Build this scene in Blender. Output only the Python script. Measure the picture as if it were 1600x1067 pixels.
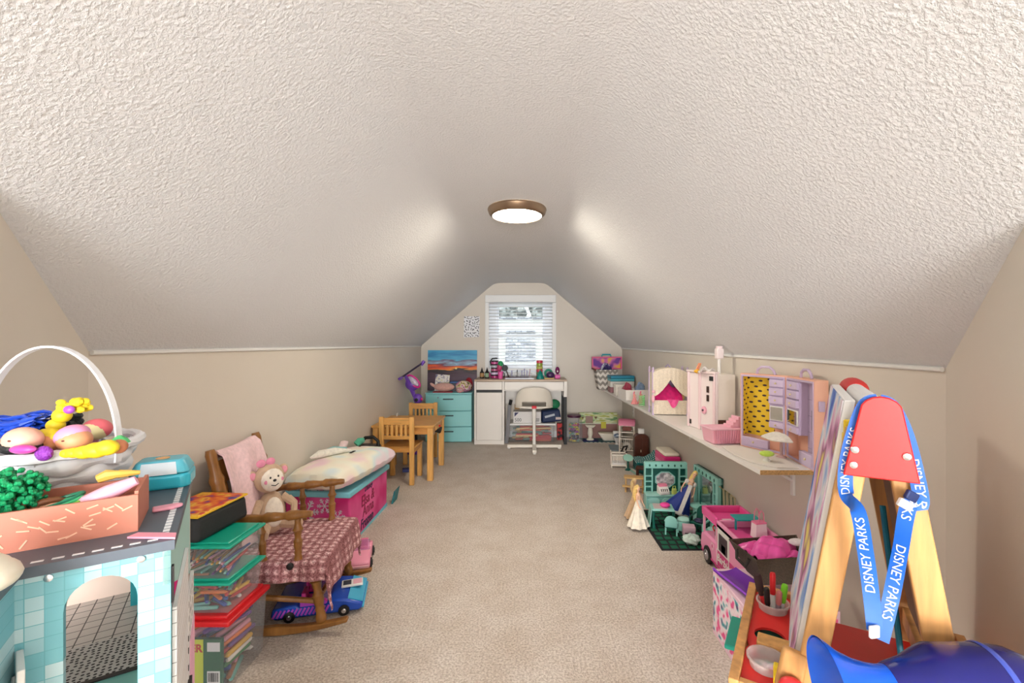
import bpy, bmesh, math, random
from mathutils import Matrix, Vector
random.seed(7)
for _o in list(bpy.data.objects): bpy.data.objects.remove(_o)
SC = bpy.context.scene
COL = SC.collection
PI = math.pi
# ---------------------------------------------------------------- camera
FPX, VX, VY, EYE = 700.0, 823.0, 539.0, 1.15
cam_d = bpy.data.cameras.new('camera'); cam = bpy.data.objects.new('camera', cam_d); COL.objects.link(cam)
cam.location = (0, 0, EYE); cam.rotation_euler = (PI/2, 0, 0)
cam_d.sensor_width = 36; cam_d.lens = 36*FPX/1600
cam_d.shift_x = -(VX-800)/1600; cam_d.shift_y = (VY-533.5)/1600
cam_d.clip_start = 0.02
SC.camera = cam
# ---------------------------------------------------------------- world, light, exposure
SC.view_settings.view_transform = 'Standard'; SC.view_settings.look = 'None'
SC.view_settings.gamma = 1; SC.view_settings.use_curve_mapping = False
SC.view_settings.exposure = 0.66
W = bpy.data.worlds.new('sky'); SC.world = W; W.use_nodes = True
W.node_tree.nodes['Background'].inputs[0].default_value = (0.86, 0.93, 1.0, 1)
W.node_tree.nodes['Background'].inputs[1].default_value = 2.3
def area(name, loc, rot, sx, sy, power, col=(1, 1, 1)):
    l = bpy.data.lights.new(name, 'AREA'); l.shape = 'RECTANGLE'; l.size = sx; l.size_y = sy
    l.energy = power; l.color = col
    o = bpy.data.objects.new(name, l); o.location = loc; o.rotation_euler = rot; COL.objects.link(o); return o
# added frontal fill light far behind the camera; no window is built there
area('rear_fill_light', (-0.05, -4.55, 0.95), (math.radians(90), 0, 0), 1.6, 1.3, 170, (0.93, 0.965, 1.0))
# ---------------------------------------------------------------- helpers
def lin(c):
    c = c/255.0
    return c/12.92 if c <= .04045 else ((c+.055)/1.055)**2.4
def C(r, g, b): return (lin(r), lin(g), lin(b), 1)
def F(px, py, z=0.0):
    Y = FPX*(EYE-z)/(py-VY); return Vector(((px-VX)/FPX*Y, Y, z))
def D(px, py, Y): return Vector(((px-VX)/FPX*Y, Y, EYE-(py-VY)*Y/FPX))

class B:
    def __init__(s): s.v = []; s.f = []; s.m = Matrix()
    def at(s, loc=(0, 0, 0), rz=0, rx=0, ry=0, sc=None):
        s.m = Matrix.Translation(Vector(loc)) @ Matrix.Rotation(rz, 4, 'Z') @ Matrix.Rotation(ry, 4, 'Y') @ Matrix.Rotation(rx, 4, 'X')
        if sc: s.m = s.m @ Matrix.Diagonal((sc[0], sc[1], sc[2], 1))
        return s
    def add(s, vs, fs):
        n = len(s.v)
        s.v += [tuple(s.m @ Vector(p)) for p in vs]
        s.f += [tuple(n+i for i in f) for f in fs]
        return s
    def box(s, x0, x1, y0, y1, z0, z1, tap=0):
        t = tap
        return s.add([(x0, y0, z0), (x1, y0, z0), (x1, y1, z0), (x0, y1, z0), (x0+t, y0+t, z1), (x1-t, y0+t, z1), (x1-t, y1-t, z1), (x0+t, y1-t, z1)],
                     [(3, 2, 1, 0), (4, 5, 6, 7), (0, 1, 5, 4), (1, 2, 6, 5), (2, 3, 7, 6), (3, 0, 4, 7)])
    def cb(s, c, d): return s.box(c[0]-d[0]/2, c[0]+d[0]/2, c[1]-d[1]/2, c[1]+d[1]/2, c[2]-d[2]/2, c[2]+d[2]/2)
    def hexa(s, lo, hi):   # two loops of the same length, bottom and top
        n = len(lo)
        return s.add(list(lo)+list(hi), [tuple(range(n-1, -1, -1)), tuple(range(n, 2*n))]+[(i, (i+1) % n, n+(i+1) % n, n+i) for i in range(n)])
    def prism(s, poly, z0, z1): return s.hexa([(p[0], p[1], z0) for p in poly], [(p[0], p[1], z1) for p in poly])
    def prismy(s, poly, y0, y1):   # polygon in x,z ; extruded along y
        return s.hexa([(p[0], y1, p[1]) for p in poly], [(p[0], y0, p[1]) for p in poly])
    def prismx(s, poly, x0, x1):   # polygon in y,z
        return s.hexa([(x0, p[0], p[1]) for p in poly], [(x1, p[0], p[1]) for p in poly])
    def tube(s, pts, r, n=8, closed=False):
        pts = [Vector(p) for p in pts]; k = len(pts)
        rr = r if isinstance(r, (list, tuple)) else [r]*k
        vs = []; fs = []; up = None
        for i, p in enumerate(pts):
            a = pts[(i-1) % k] if (closed or i > 0) else p
            b = pts[(i+1) % k] if (closed or i < k-1) else p
            t = (b-a).normalized() if (b-a).length > 1e-9 else Vector((0, 0, 1))
            if up is None:
                up = Vector((0, 0, 1)) if abs(t.z) < .9 else Vector((1, 0, 0))
            e1 = (up-t*up.dot(t)).normalized(); e2 = t.cross(e1); up = e1
            for j in range(n):
                w = 2*PI*j/n; vs.append(p+(e1*math.cos(w)+e2*math.sin(w))*rr[i])
        m = k if closed else k-1
        for i in range(m):
            for j in range(n):
                a = i*n+j; b = i*n+(j+1) % n; c = ((i+1) % k)*n+(j+1) % n; d = ((i+1) % k)*n+j
                fs.append((a, b, c, d))
        if not closed:
            fs.append(tuple(range(n-1, -1, -1))); fs.append(tuple((k-1)*n+j for j in range(n)))
        return s.add(vs, fs)
    def lathe(s, prof, n=20, cap=True):
        k = len(prof); vs = []; fs = []
        for r, z in prof:
            for j in range(n):
                w = 2*PI*j/n; vs.append((r*math.cos(w), r*math.sin(w), z))
        for i in range(k-1):
            for j in range(n): fs.append((i*n+j, i*n+(j+1) % n, (i+1)*n+(j+1) % n, (i+1)*n+j))
        if cap: fs.append(tuple(range(n-1, -1, -1))); fs.append(tuple((k-1)*n+j for j in range(n)))
        return s.add(vs, fs)
    def ell(s, c, r, n=14, k=9):
        if not isinstance(r, (list, tuple)): r = (r, r, r)
        vs = [(c[0], c[1], c[2]-r[2])]; fs = []
        for i in range(1, k):
            a = -PI/2+PI*i/k
            for j in range(n):
                w = 2*PI*j/n; vs.append((c[0]+r[0]*math.cos(a)*math.cos(w), c[1]+r[1]*math.cos(a)*math.sin(w), c[2]+r[2]*math.sin(a)))
        vs.append((c[0], c[1], c[2]+r[2])); L = len(vs)-1
        for j in range(n): fs.append((0, 1+(j+1) % n, 1+j)); fs.append((L, L-n+j, L-n+(j+1) % n))
        for i in range(k-2):
            for j in range(n): fs.append((1+i*n+j, 1+i*n+(j+1) % n, 1+(i+1)*n+(j+1) % n, 1+(i+1)*n+j))
        return s.add(vs, fs)
    def grid(s, fn, nu, nv, thick=0):
        g = [[Vector(fn(i/nu, j/nv)) for j in range(nv+1)] for i in range(nu+1)]
        vs = [p for row in g for p in row]; W_ = nv+1
        fs = [(i*W_+j, (i+1)*W_+j, (i+1)*W_+j+1, i*W_+j+1) for i in range(nu) for j in range(nv)]
        if thick:
            N = len(vs); nrm = []
            for i in range(nu+1):
                for j in range(nv+1):
                    du = g[min(i+1, nu)][j]-g[max(i-1, 0)][j]; dv = g[i][min(j+1, nv)]-g[i][max(j-1, 0)]
                    c = du.cross(dv); nrm.append(c.normalized() if c.length > 1e-12 else Vector((0, 0, 1)))
            vs = vs+[vs[i]-nrm[i]*thick for i in range(N)]
            fs = fs+[tuple(N+q for q in reversed(f)) for f in fs]
            for i in range(nu):
                fs.append(((i+1)*W_, i*W_, N+i*W_, N+(i+1)*W_)); a = i*W_+nv
                fs.append((a, a+W_, N+a+W_, N+a))
            for j in range(nv):
                fs.append((j, j+1, N+j+1, N+j)); a = nu*W_+j
                fs.append((a+1, a, N+a, N+a+1))
        return s.add(vs, fs)
    def frame(s, x0, x1, z0, z1, w, y0, y1):
        s.box(x0, x1, y0, y1, z0, z0+w); s.box(x0, x1, y0, y1, z1-w, z1)
        s.box(x0, x0+w, y0, y1, z0+w, z1-w); return s.box(x1-w, x1, y0, y1, z0+w, z1-w)

def link(name, mesh, parent=None, loc=None, rz=0):
    o = bpy.data.objects.new(name, mesh); COL.objects.link(o)
    if parent: o.parent = parent
    if loc is not None: o.location = loc
    if rz: o.rotation_euler = (0, 0, rz)
    return o
def mesh_of(b, m, name, ang=38):
    me = bpy.data.meshes.new(name); me.from_pydata(b.v, [], b.f); me.materials.append(m)
    bm = bmesh.new(); bm.from_mesh(me); bmesh.ops.recalc_face_normals(bm, faces=bm.faces); bm.to_mesh(me); bm.free()
    if ang:
        me.polygons.foreach_set('use_smooth', [True]*len(me.polygons))
        me.set_sharp_from_angle(angle=math.radians(ang))
    return me
def part(name, b, m, parent=None, bev=0, sub=0, ang=38, label=None, loc=None, rz=0):
    o = link(name, mesh_of(b, m, name, ang), parent, loc, rz)
    if bev:
        md = o.modifiers.new('bevel', 'BEVEL'); md.width = bev; md.segments = 2; md.limit_method = 'ANGLE'; md.angle_limit = .6
    if sub:
        md = o.modifiers.new('sub', 'SUBSURF'); md.levels = sub; md.render_levels = sub
    if label: o['label'] = label
    return o
def tag(o, label, cat, group=None):
    o['label'] = label; o['category'] = cat
    if group: o['group'] = group
    return o
def thing(name, label, cat, loc=(0, 0, 0), rz=0, group=None):
    o = link(name, None, None, loc, rz); o.empty_display_size = .05
    return tag(o, label, cat, group)
def single(name, label, cat, b, m, loc=(0, 0, 0), rz=0, group=None, **k):
    return tag(part(name, b, m, None, loc=loc, rz=rz, **k), label, cat, group)
def struct(name, b, m, **k):
    o = part(name, b, m, None, **k); o['kind'] = 'structure'; return o
def text_geo(s, size, font_shear=0, extrude=.0006, bold=0):
    cu = bpy.data.curves.new('txt', 'FONT'); cu.body = s; cu.size = size; cu.shear = font_shear
    cu.extrude = extrude; cu.align_x = 'CENTER'; cu.align_y = 'CENTER'; cu.offset = bold; cu.resolution_u = 3
    o = bpy.data.objects.new('txt', cu); COL.objects.link(o)
    dg = bpy.context.evaluated_depsgraph_get(); dg.update()
    me = bpy.data.meshes.new_from_object(o.evaluated_get(dg))
    vs = [tuple(v.co) for v in me.vertices]; fs = [tuple(p.vertices) for p in me.polygons]
    bpy.data.objects.remove(o); bpy.data.meshes.remove(me); bpy.data.curves.remove(cu)
    return vs, fs
def text_part(name, s, size, m, parent, fn, **k):
    vs, fs = text_geo(s, size, **k); b = B(); b.add([fn(*p) for p in vs], fs)
    return part(name, b, m, parent, ang=0)
# ---------------------------------------------------------------- materials
MATS = {}
def nodes(name):
    m = bpy.data.materials.new(name); m.use_nodes = True; nt = m.node_tree
    bs = nt.nodes['Principled BSDF']; return m, nt, bs
def N(nt, t, **k):
    n = nt.nodes.new(t)
    for a, v in k.items():
        if a.startswith('i_'): n.inputs[a[2:].replace('_', ' ')].default_value = v
        else: setattr(n, a, v)
    return n
def ramp(nt, stops, interp='LINEAR'):
    r = nt.nodes.new('ShaderNodeValToRGB'); cr = r.color_ramp; cr.interpolation = interp
    cr.elements[0].position = stops[0][0]; cr.elements[0].color = stops[0][1]
    cr.elements[1].position = stops[-1][0]; cr.elements[1].color = stops[-1][1]
    for p, c in stops[1:-1]:
        e = cr.elements.new(p); e.color = c
    return r
def coords(nt, scale=(1, 1, 1), rot=(0, 0, 0), loc=(0, 0, 0)):
    tc = nt.nodes.new('ShaderNodeTexCoord'); mp = nt.nodes.new('ShaderNodeMapping')
    mp.inputs['Scale'].default_value = scale; mp.inputs['Rotation'].default_value = rot; mp.inputs['Location'].default_value = loc
    nt.links.new(tc.outputs['Object'], mp.inputs['Vector']); return mp.outputs['Vector']
def bump(nt, bs, sock, strength, dist):
    b = N(nt, 'ShaderNodeBump'); b.inputs['Strength'].default_value = strength; b.inputs['Distance'].default_value = dist
    nt.links.new(sock, b.inputs['Height']); nt.links.new(b.outputs['Normal'], bs.inputs['Normal'])
def mat(rgb, rough=.5, metal=0, var=0, vs=25, bmp=0, bs_=80, sheen=0, emit=0, coat=0, stretch=(1, 1, 1), name=None):
    key = (rgb, rough, metal, var, vs, bmp, bs_, sheen, emit, coat, stretch)
    if key in MATS: return MATS[key]
    m, nt, bs = nodes(name or 'mat_%d_%d_%d' % rgb)
    col = C(*rgb); bs.inputs['Base Color'].default_value = col
    bs.inputs['Roughness'].default_value = rough; bs.inputs['Metallic'].default_value = metal
    if coat: bs.inputs['Coat Weight'].default_value = coat
    if sheen: bs.inputs['Sheen Weight'].default_value = sheen
    if emit:
        bs.inputs['Emission Color'].default_value = col; bs.inputs['Emission Strength'].default_value = emit
    if var:
        v = coords(nt, stretch); n = N(nt, 'ShaderNodeTexNoise', i_Scale=vs, i_Detail=3.0); nt.links.new(v, n.inputs['Vector'])
        d = tuple(x*(1-var) for x in col[:3])+(1,); l = tuple(min(1, x*(1+var*.6)) for x in col[:3])+(1,)
        r = ramp(nt, [(.3, d), (.7, l)]); nt.links.new(n.outputs['Fac'], r.inputs[0]); nt.links.new(r.outputs[0], bs.inputs['Base Color'])
    if bmp:
        v = coords(nt, stretch); n = N(nt, 'ShaderNodeTexNoise', i_Scale=bs_, i_Detail=3.0); nt.links.new(v, n.inputs['Vector'])
        bump(nt, bs, n.outputs['Fac'], bmp, .004)
    MATS[key] = m; return m
def plastic(*rgb): return mat(rgb, .35)
def cloth(*rgb): return mat(rgb, .9, var=.12, vs=60, bmp=.35, bs_=220, sheen=.2)
def wood(rgb, stretch=(6, 6, .7), rough=.4, var=.22): return mat(rgb, rough, var=var, vs=9, bmp=.12, bs_=40, stretch=stretch)
def clear(name, tint, fac=.16, rough=.12):
    m, nt, bs = nodes(name); bs.inputs['Base Color'].default_value = C(*tint); bs.inputs['Roughness'].default_value = rough
    t = N(nt, 'ShaderNodeBsdfTransparent'); t.inputs[0].default_value = (.97, .97, .97, 1)
    fr = N(nt, 'ShaderNodeLayerWeight', i_Blend=.5); pw_ = N(nt, 'ShaderNodeMath', operation='POWER'); pw_.inputs[1].default_value = 4.0
    nt.links.new(fr.outputs['Facing'], pw_.inputs[0]); ad = N(nt, 'ShaderNodeMath', operation='MULTIPLY_ADD', use_clamp=True); ad.inputs[1].default_value = .6; ad.inputs[2].default_value = fac
    mx = N(nt, 'ShaderNodeMixShader'); nt.links.new(pw_.outputs[0], ad.inputs[0]); nt.links.new(ad.outputs[0], mx.inputs[0])
    nt.links.new(t.outputs[0], mx.inputs[1]); nt.links.new(bs.outputs[0], mx.inputs[2])
    nt.links.new(mx.outputs[0], nt.nodes['Material Output'].inputs['Surface']); return m
def mat_wall():
    m, nt, bs = nodes('beige_paint'); v = coords(nt)
    n = N(nt, 'ShaderNodeTexNoise', i_Scale=1.6, i_Detail=3.0); nt.links.new(v, n.inputs['Vector'])
    r = ramp(nt, [(.3, C(222, 213, 200)), (.7, C(228, 220, 208))]); nt.links.new(n.outputs['Fac'], r.inputs[0]); nt.links.new(r.outputs[0], bs.inputs['Base Color'])
    n2 = N(nt, 'ShaderNodeTexNoise', i_Scale=130.0, i_Detail=2.0); nt.links.new(v, n2.inputs['Vector']); bump(nt, bs, n2.outputs['Fac'], .08, .003)
    bs.inputs['Roughness'].default_value = .62; return m
def mat_ceiling():
    m, nt, bs = nodes('stippled_ceiling'); v = coords(nt)
    bs.inputs['Base Color'].default_value = C(230, 231, 233); bs.inputs['Roughness'].default_value = .9
    n = N(nt, 'ShaderNodeTexNoise', i_Scale=120.0, i_Detail=4.0, i_Roughness=.6); nt.links.new(v, n.inputs['Vector'])
    vo = N(nt, 'ShaderNodeTexVoronoi', i_Scale=115.0, feature='SMOOTH_F1'); nt.links.new(v, vo.inputs['Vector'])
    r = ramp(nt, [(.42, (0, 0, 0, 1)), (.62, (1, 1, 1, 1))]); nt.links.new(n.outputs['Fac'], r.inputs[0])
    mx = N(nt, 'ShaderNodeMath', operation='SUBTRACT'); nt.links.new(r.outputs[0], mx.inputs[0]); nt.links.new(vo.outputs['Distance'], mx.inputs[1])
    bump(nt, bs, mx.outputs[0], .42, .005); return m
def mat_carpet():
    m, nt, bs = nodes('beige_carpet'); v = coords(nt)
    n = N(nt, 'ShaderNodeTexNoise', i_Scale=5.0, i_Detail=5.0, i_Roughness=.65); nt.links.new(v, n.inputs['Vector'])
    n3 = N(nt, 'ShaderNodeTexNoise', i_Scale=120.0, i_Detail=3.0); nt.links.new(v, n3.inputs['Vector'])
    r = ramp(nt, [(.35, C(224, 208, 192)), (.65, C(240, 228, 216))]); nt.links.new(n.outputs['Fac'], r.inputs[0])
    r3 = ramp(nt, [(.34, C(190, 178, 166)), (.62, C(255, 255, 255))]); nt.links.new(n3.outputs['Fac'], r3.inputs[0])
    mx = N(nt, 'ShaderNodeMix', data_type='RGBA', blend_type='MULTIPLY'); mx.inputs[0].default_value = .8
    nt.links.new(r.outputs[0], mx.inputs[6]); nt.links.new(r3.outputs[0], mx.inputs[7]); nt.links.new(mx.outputs[2], bs.inputs['Base Color'])
    n2 = N(nt, 'ShaderNodeTexNoise', i_Scale=190.0, i_Detail=3.0); nt.links.new(v, n2.inputs['Vector']); bump(nt, bs, n2.outputs['Fac'], .8, .012)
    bs.inputs['Roughness'].default_value = .95; bs.inputs['Sheen Weight'].default_value = .25; return m
def mat_dots(name, base, dot, scale, size, rough=.7, rot=(0, 0, 0), dim='2D', rnd=.35):
    m, nt, bs = nodes(name); v = coords(nt, rot=rot)
    vo = N(nt, 'ShaderNodeTexVoronoi', voronoi_dimensions=dim, i_Scale=scale, i_Randomness=rnd); nt.links.new(v, vo.inputs['Vector'])
    r = ramp(nt, [(size, C(*dot)), (size+.03, C(*base))]); nt.links.new(vo.outputs['Distance'], r.inputs[0])
    nt.links.new(r.outputs[0], bs.inputs['Base Color']); bs.inputs['Roughness'].default_value = rough; return m
def mat_brick(name, c1, c2, mortar, scale, w=.5, h=.5, ms=.03, off=0., rot=(0, 0, 0), rough=.5, bias=0., loc=(0, 0, 0)):
    m, nt, bs = nodes(name); v = coords(nt, rot=rot, loc=loc)
    br = N(nt, 'ShaderNodeTexBrick', offset=off, i_Scale=scale); br.inputs['Color1'].default_value = C(*c1); br.inputs['Color2'].default_value = C(*c2)
    br.inputs['Mortar'].default_value = C(*mortar); br.inputs['Mortar Size'].default_value = ms; br.inputs['Brick Width'].default_value = w
    br.inputs['Row Height'].default_value = h; br.inputs['Bias'].default_value = bias
    nt.links.new(v, br.inputs['Vector']); nt.links.new(br.outputs['Color'], bs.inputs['Base Color']); bs.inputs['Roughness'].default_value = rough; return m
def mat_noise(name, stops, scale, detail=2., rough=.7, stretch=(1, 1, 1), interp='LINEAR', bmp=0):
    m, nt, bs = nodes(name); v = coords(nt, stretch)
    n = N(nt, 'ShaderNodeTexNoise', i_Scale=scale, i_Detail=detail); nt.links.new(v, n.inputs['Vector'])
    r = ramp(nt, [(p, C(*c)) for p, c in stops], interp); nt.links.new(n.outputs['Fac'], r.inputs[0])
    nt.links.new(r.outputs[0], bs.inputs['Base Color']); bs.inputs['Roughness'].default_value = rough
    if bmp: bump(nt, bs, n.outputs['Fac'], bmp, .004)
    return m
WHITE = mat((238, 236, 232), .4); WPLAST = mat((236, 232, 226), .35); BLACK = mat((15, 15, 17), .5); CHROME = mat((200, 200, 204), .25, metal=1)
OAK = wood((196, 142, 78)); PINE = wood((230, 174, 96), rough=.45); DARKW = wood((150, 102, 50), rough=.28)
SKIN = mat((238, 190, 158), .45); MINT = plastic(150, 214, 204); DGREEN = plastic(18, 92, 80); LILAC = plastic(204, 184, 214)
PINK = plastic(238, 120, 178); HOTPINK = plastic(226, 40, 130); PALEPINK = plastic(246, 200, 210); TEAL = plastic(20, 176, 160); RED = plastic(222, 36, 44)
CLEARP = clear('clear_plastic', (225, 230, 235), .14)
# ================================================================ the setting
YB, XL, XR = 5.61, -1.322, 1.194
ZF = 1.927; CL, CR = -.405, .236
YL, YR_ = 1.351, 1.276                      # where the knee walls end
XLD, XRD = -.96, .868                      # where the angled walls end
KL, KR = (1.351-.858)/(1.322-1.0085), (1.276-.792)/(1.194-.879)
YLD = YL-(XLD-XL)*KL; YRD = YR_-(XR-XRD)*KR
YE = -4.7
def knl(Y): return 1.131+(Y-YL)*.0021
def knr(Y): return 1.084+(Y-YR_)*.006
def zc(X, Y):
    a = knl(Y)+(X-XL)/(CL-XL)*(ZF-knl(Y)); c = knr(Y)+(XR-X)/(XR-CR)*(ZF-knr(Y)); k = .020
    s = -k*math.log(math.exp(-a/k)+math.exp(-c/k)+math.exp(-ZF/k))
    return s
WALL, CEIL, CARPET = mat_wall(), mat_ceiling(), mat_carpet()
TRIM = mat((240, 240, 238), .45)
foot = [(XL, YB), (XL, YL), (XLD, YLD), (XLD, YE), (XRD, YE), (XRD, YRD), (XR, YR_), (XR, YB)]
b = B(); b.prism(foot, -.08, 0); struct('floor', b, CARPET, ang=0)
# ceiling with soft creases
b = B(); xs = [XL, XL+.12, XL+.24, XLD, -.8, -.68]+[-.58+.03*i for i in range(12)]+[-.15, 0., .02]+[.08+.03*i for i in range(12)]+[.5, .6, .7, .8, XRD, XR-.2, XR-.1, XR]
def y0(X, side):
    if side < 0: return YL-(X-XL)*KL
    if side > 0: return YR_-(XR-X)*KR
    return YE
for a, c in zip(xs[:-1], xs[1:]):
    sd = -1 if c <= XLD+1e-6 else (1 if a >= XRD-1e-6 else 0)
    NY = 12
    b.grid(lambda u, v: ((a+(c-a)*u), (y0(a+(c-a)*u, sd)*(1-v)+YB*v), zc(a+(c-a)*u, y0(a+(c-a)*u, sd)*(1-v)+YB*v)), 1, NY)
ob = struct('ceiling', b, CEIL, ang=0)
bm = bmesh.new(); bm.from_mesh(ob.data); bmesh.ops.remove_doubles(bm, verts=bm.verts, dist=.0005); bmesh.ops.recalc_face_normals(bm, faces=bm.faces)
for f_ in bm.faces: f_.smooth = True
bm.to_mesh(ob.data); bm.free()
# knee walls
b = B(); b.hexa([(XL-.1, YL, 0), (XL, YL, 0), (XL, YB, 0), (XL-.1, YB, 0)], [(XL-.1, YL, knl(YL)), (XL, YL, knl(YL)), (XL, YB, knl(YB)), (XL-.1, YB, knl(YB))]); struct('wall_left', b, WALL, ang=0)
b = B(); b.hexa([(XR, YR_, 0), (XR+.1, YR_, 0), (XR+.1, YB, 0), (XR, YB, 0)], [(XR, YR_, knr(YR_)), (XR+.1, YR_, knr(YR_)), (XR+.1, YB, knr(YB)), (XR, YB, knr(YB))]); struct('wall_right', b, WALL, ang=0)
# angled walls beside the camera and the landing behind it
def wallstrip(name, pts, out):
    bb = B(); n = len(pts)
    lo = [(p[0], p[1], 0) for p in pts]+[(p[0]+out[0], p[1]+out[1], 0) for p in reversed(pts)]
    tops = [zc(p[0], p[1])+.012 for p in pts]
    hi = [(p[0], p[1], t) for p, t in zip(pts, tops)]+[(p[0]+out[0], p[1]+out[1], t) for p, t in zip(reversed(pts), reversed(tops))]
    bb.hexa(lo, hi); return struct(name, bb, WALL, ang=0)
wallstrip('wall_left_angled', [(XL+(XLD-XL)*i/6, YL+(YLD-YL)*i/6) for i in range(7)], (-.085, -.055))
wallstrip('wall_right_angled', [(XR+(XRD-XR)*i/6, YR_+(YRD-YR_)*i/6) for i in range(7)], (.085, -.055))
wallstrip('wall_left_landing', [(XLD, YLD), (XLD, YE)], (-.1, 0))
wallstrip('wall_right_landing', [(XRD, YRD), (XRD, YE)], (.1, 0))
b = B(); xx = [XLD+(XRD-XLD)*i/30 for i in range(31)]
b.prismy([(XLD-.1, 0), (XRD+.1, 0)]+[(x, zc(x, YE)+.01) for x in reversed(xx)], YE-.1, YE); struct('wall_rear', b, WALL, ang=0)
# back wall with the window opening
WX0, WX1, WZ0, WZ1 = -.485, .333, .80, 1.735
b = B()
def top(x): return zc(x, YB)+.004
def strip(x0, x1, zlo, n):
    for i in range(n):
        a = x0+(x1-x0)*i/n; c = x0+(x1-x0)*(i+1)/n
        b.add([(a, YB, zlo), (c, YB, zlo), (c, YB, top(c)), (a, YB, top(a))], [(0, 1, 2, 3)])
        b.add([(a, YB+.14, zlo), (c, YB+.14, zlo), (c, YB+.14, top(c)), (a, YB+.14, top(a))], [(0, 3, 2, 1)])
strip(XL-.1, WX0, 0, 24); strip(WX1, XR+.1, 0, 24); strip(WX0, WX1, WZ1, 16)
b.add([(WX0, YB, 0), (WX1, YB, 0), (WX1, YB, WZ0), (WX0, YB, WZ0)], [(0, 1, 2, 3)])
b.add([(WX0, YB+.14, 0), (WX1, YB+.14, 0), (WX1, YB+.14, WZ0), (WX0, YB+.14, WZ0)], [(0, 3, 2, 1)])
for q in ([(WX0, WZ0), (WX1, WZ0)], [(WX1, WZ0), (WX1, WZ1)], [(WX1, WZ1), (WX0, WZ1)], [(WX0, WZ1), (WX0, WZ0)]):
    b.add([(q[0][0], YB, q[0][1]), (q[1][0], YB, q[1][1]), (q[1][0], YB+.14, q[1][1]), (q[0][0], YB+.14, q[0][1])], [(0, 3, 2, 1)])
struct('wall_back', b, WALL, ang=0)
b = B(); b.box(XL, -.62, YB-.012, YB, 0, .075); b.box(-.26, XR, YB-.012, YB, 0, .075); struct('baseboard_back', b, TRIM)
b = B(); b.tube([(XL+.006, YL+.004, knl(YL)-.004), (XL+.006, YB, knl(YB)-.004)], .008, 6); struct('trim_1', b, TRIM)
b = B(); b.tube([(XR-.006, YR_+.004, knr(YR_)-.004), (XR-.006, YB, knr(YB)-.004)], .008, 6); struct('trim_2', b, TRIM)
# window
win = link('window_1', None, None, ((WX0+WX1)/2, YB, WZ0)); win['kind'] = 'structure'
wx = (WX1-WX0)/2; wh = WZ1-WZ0
b = B(); b.frame(-wx-.035, wx+.035, -.035, wh+.035, .05, -.014, .004); part('casing', b, TRIM, win, bev=.003)
b = B(); b.box(-wx-.05, wx+.05, -.05, .06, -.03, -.008); part('window_sill', b, TRIM, win, bev=.003)
UPVC = mat((232, 236, 242), .35)
def sash(name, z0, z1, y):
    bb = B(); bb.frame(-wx+.09, wx-.09, z0, z1, .042, y, y+.035); s_ = part(name, bb, UPVC, win, bev=.003)
    b2 = B(); b2.box(-wx+.13, wx-.13, y+.014, y+.019, z0+.04, z1-.04); part('pane', b2, GLASS, s_)
GLASS = clear('window_glass', (245, 250, 255), .04, .02)
b = B(); b.frame(-wx, wx, 0, wh, .10, .05, .13); part('window_frame', b, UPVC, win)
sash('upper_sash', .44, wh-.06, .085); sash('lower_sash', .06, .49, .052)
# blind
bl = thing('window_blind', 'white horizontal slat blind hanging in the gable window', 'blind', ((WX0+WX1)/2, YB-.035, WZ0))
b = B(); b.box(-wx-.03, wx+.03, -.028, .02, wh-.055, wh+.035); part('valance', b, TRIM, bl, bev=.004)
SLAT = mat((236, 236, 236), .4)
sb = B(); sb.at((0, 0, 0), rx=math.radians(-7)).box(-wx+.012, wx-.012, -.021, .021, -.0014, .0014); sme = mesh_of(sb, SLAT, 'slat')
nsl = 20
for i in range(nsl): link('slat', sme, bl, (0, 0, .10+i*(wh-.17)/(nsl-1)))
b = B(); b.box(-wx+.012, wx-.012, -.024, .024, .035, .060); part('bottom_rail', b, SLAT, bl, bev=.003)
for x in (-.25, -.05, .15):
    b = B(); b.tube([(x, -.024, .04), (x, -.024, wh-.05)], .0014, 5); part('cord', b, SLAT, bl)
# world outside the window
b = B(); b.box(-9, 9, 7, 24, -3.1, -3.0); struct('ground_outside', b, mat((150, 158, 140), .9, var=.3, vs=2))
nh = thing('neighbour_house', 'pale sided house with grey shingle roof seen through the window', 'house', (.1, 13.5, -3.0))
b = B(); b.box(-3.4, 3.4, 0, 5, 0, 4.9); part('wall', b, mat((196, 196, 190), .7), nh)
SHG = mat_brick('grey_shingle', (96, 100, 104), (176, 180, 184), (60, 62, 66), 3.4, .6, .3, .04, .5, rot=(PI/2, 0, 0))
b = B(); b.prismx([(-.55, 3.66), (-.02, 4.5), (-.02, 4.58), (-.6, 3.68)], -.72, .16); part('roof', b, SHG, nh)
b = B(); b.box(-3.6, 3.6, -.2, 5.2, 4.9, 4.98); part('roof', b, SHG, nh)
for x in (-2.3, 2.3):
    b = B(); b.box(x-.5, x+.5, -.03, 0, 1.9, 3.2); w_ = part('window', b, mat((90, 98, 108), .2), nh)
for i, (x, y, h) in enumerate([(-4.6, 21, 7.2), (-1.5, 21, 7.8), (1.6, 21, 7.5), (4.7, 21, 7.6)]):
    t = thing('bare_tree', 'grey leafy tree standing behind the neighbouring house', 'tree', (x, y, -3), 0, 'trees behind the neighbouring house')
    b = B(); b.tube([(0, 0, 0), (.05, 0, 2), (0, .1, 4.2)], [.16, .12, .06], 7); part('trunk', b, mat((84, 76, 68), .9), t)
    b = B()
    for k in range(46):
        a = random.random()*6.28; rr = random.random()*1.3; b.ell((rr*math.cos(a), rr*math.sin(a), h-2.6+random.uniform(-1.5, 1.6)), random.uniform(.22, .5), 6, 4)
    part('crown', b, mat_noise('grey_leaves', [(.4, (56, 62, 56)), (.6, (160, 166, 160))], 4.0), t)
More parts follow.
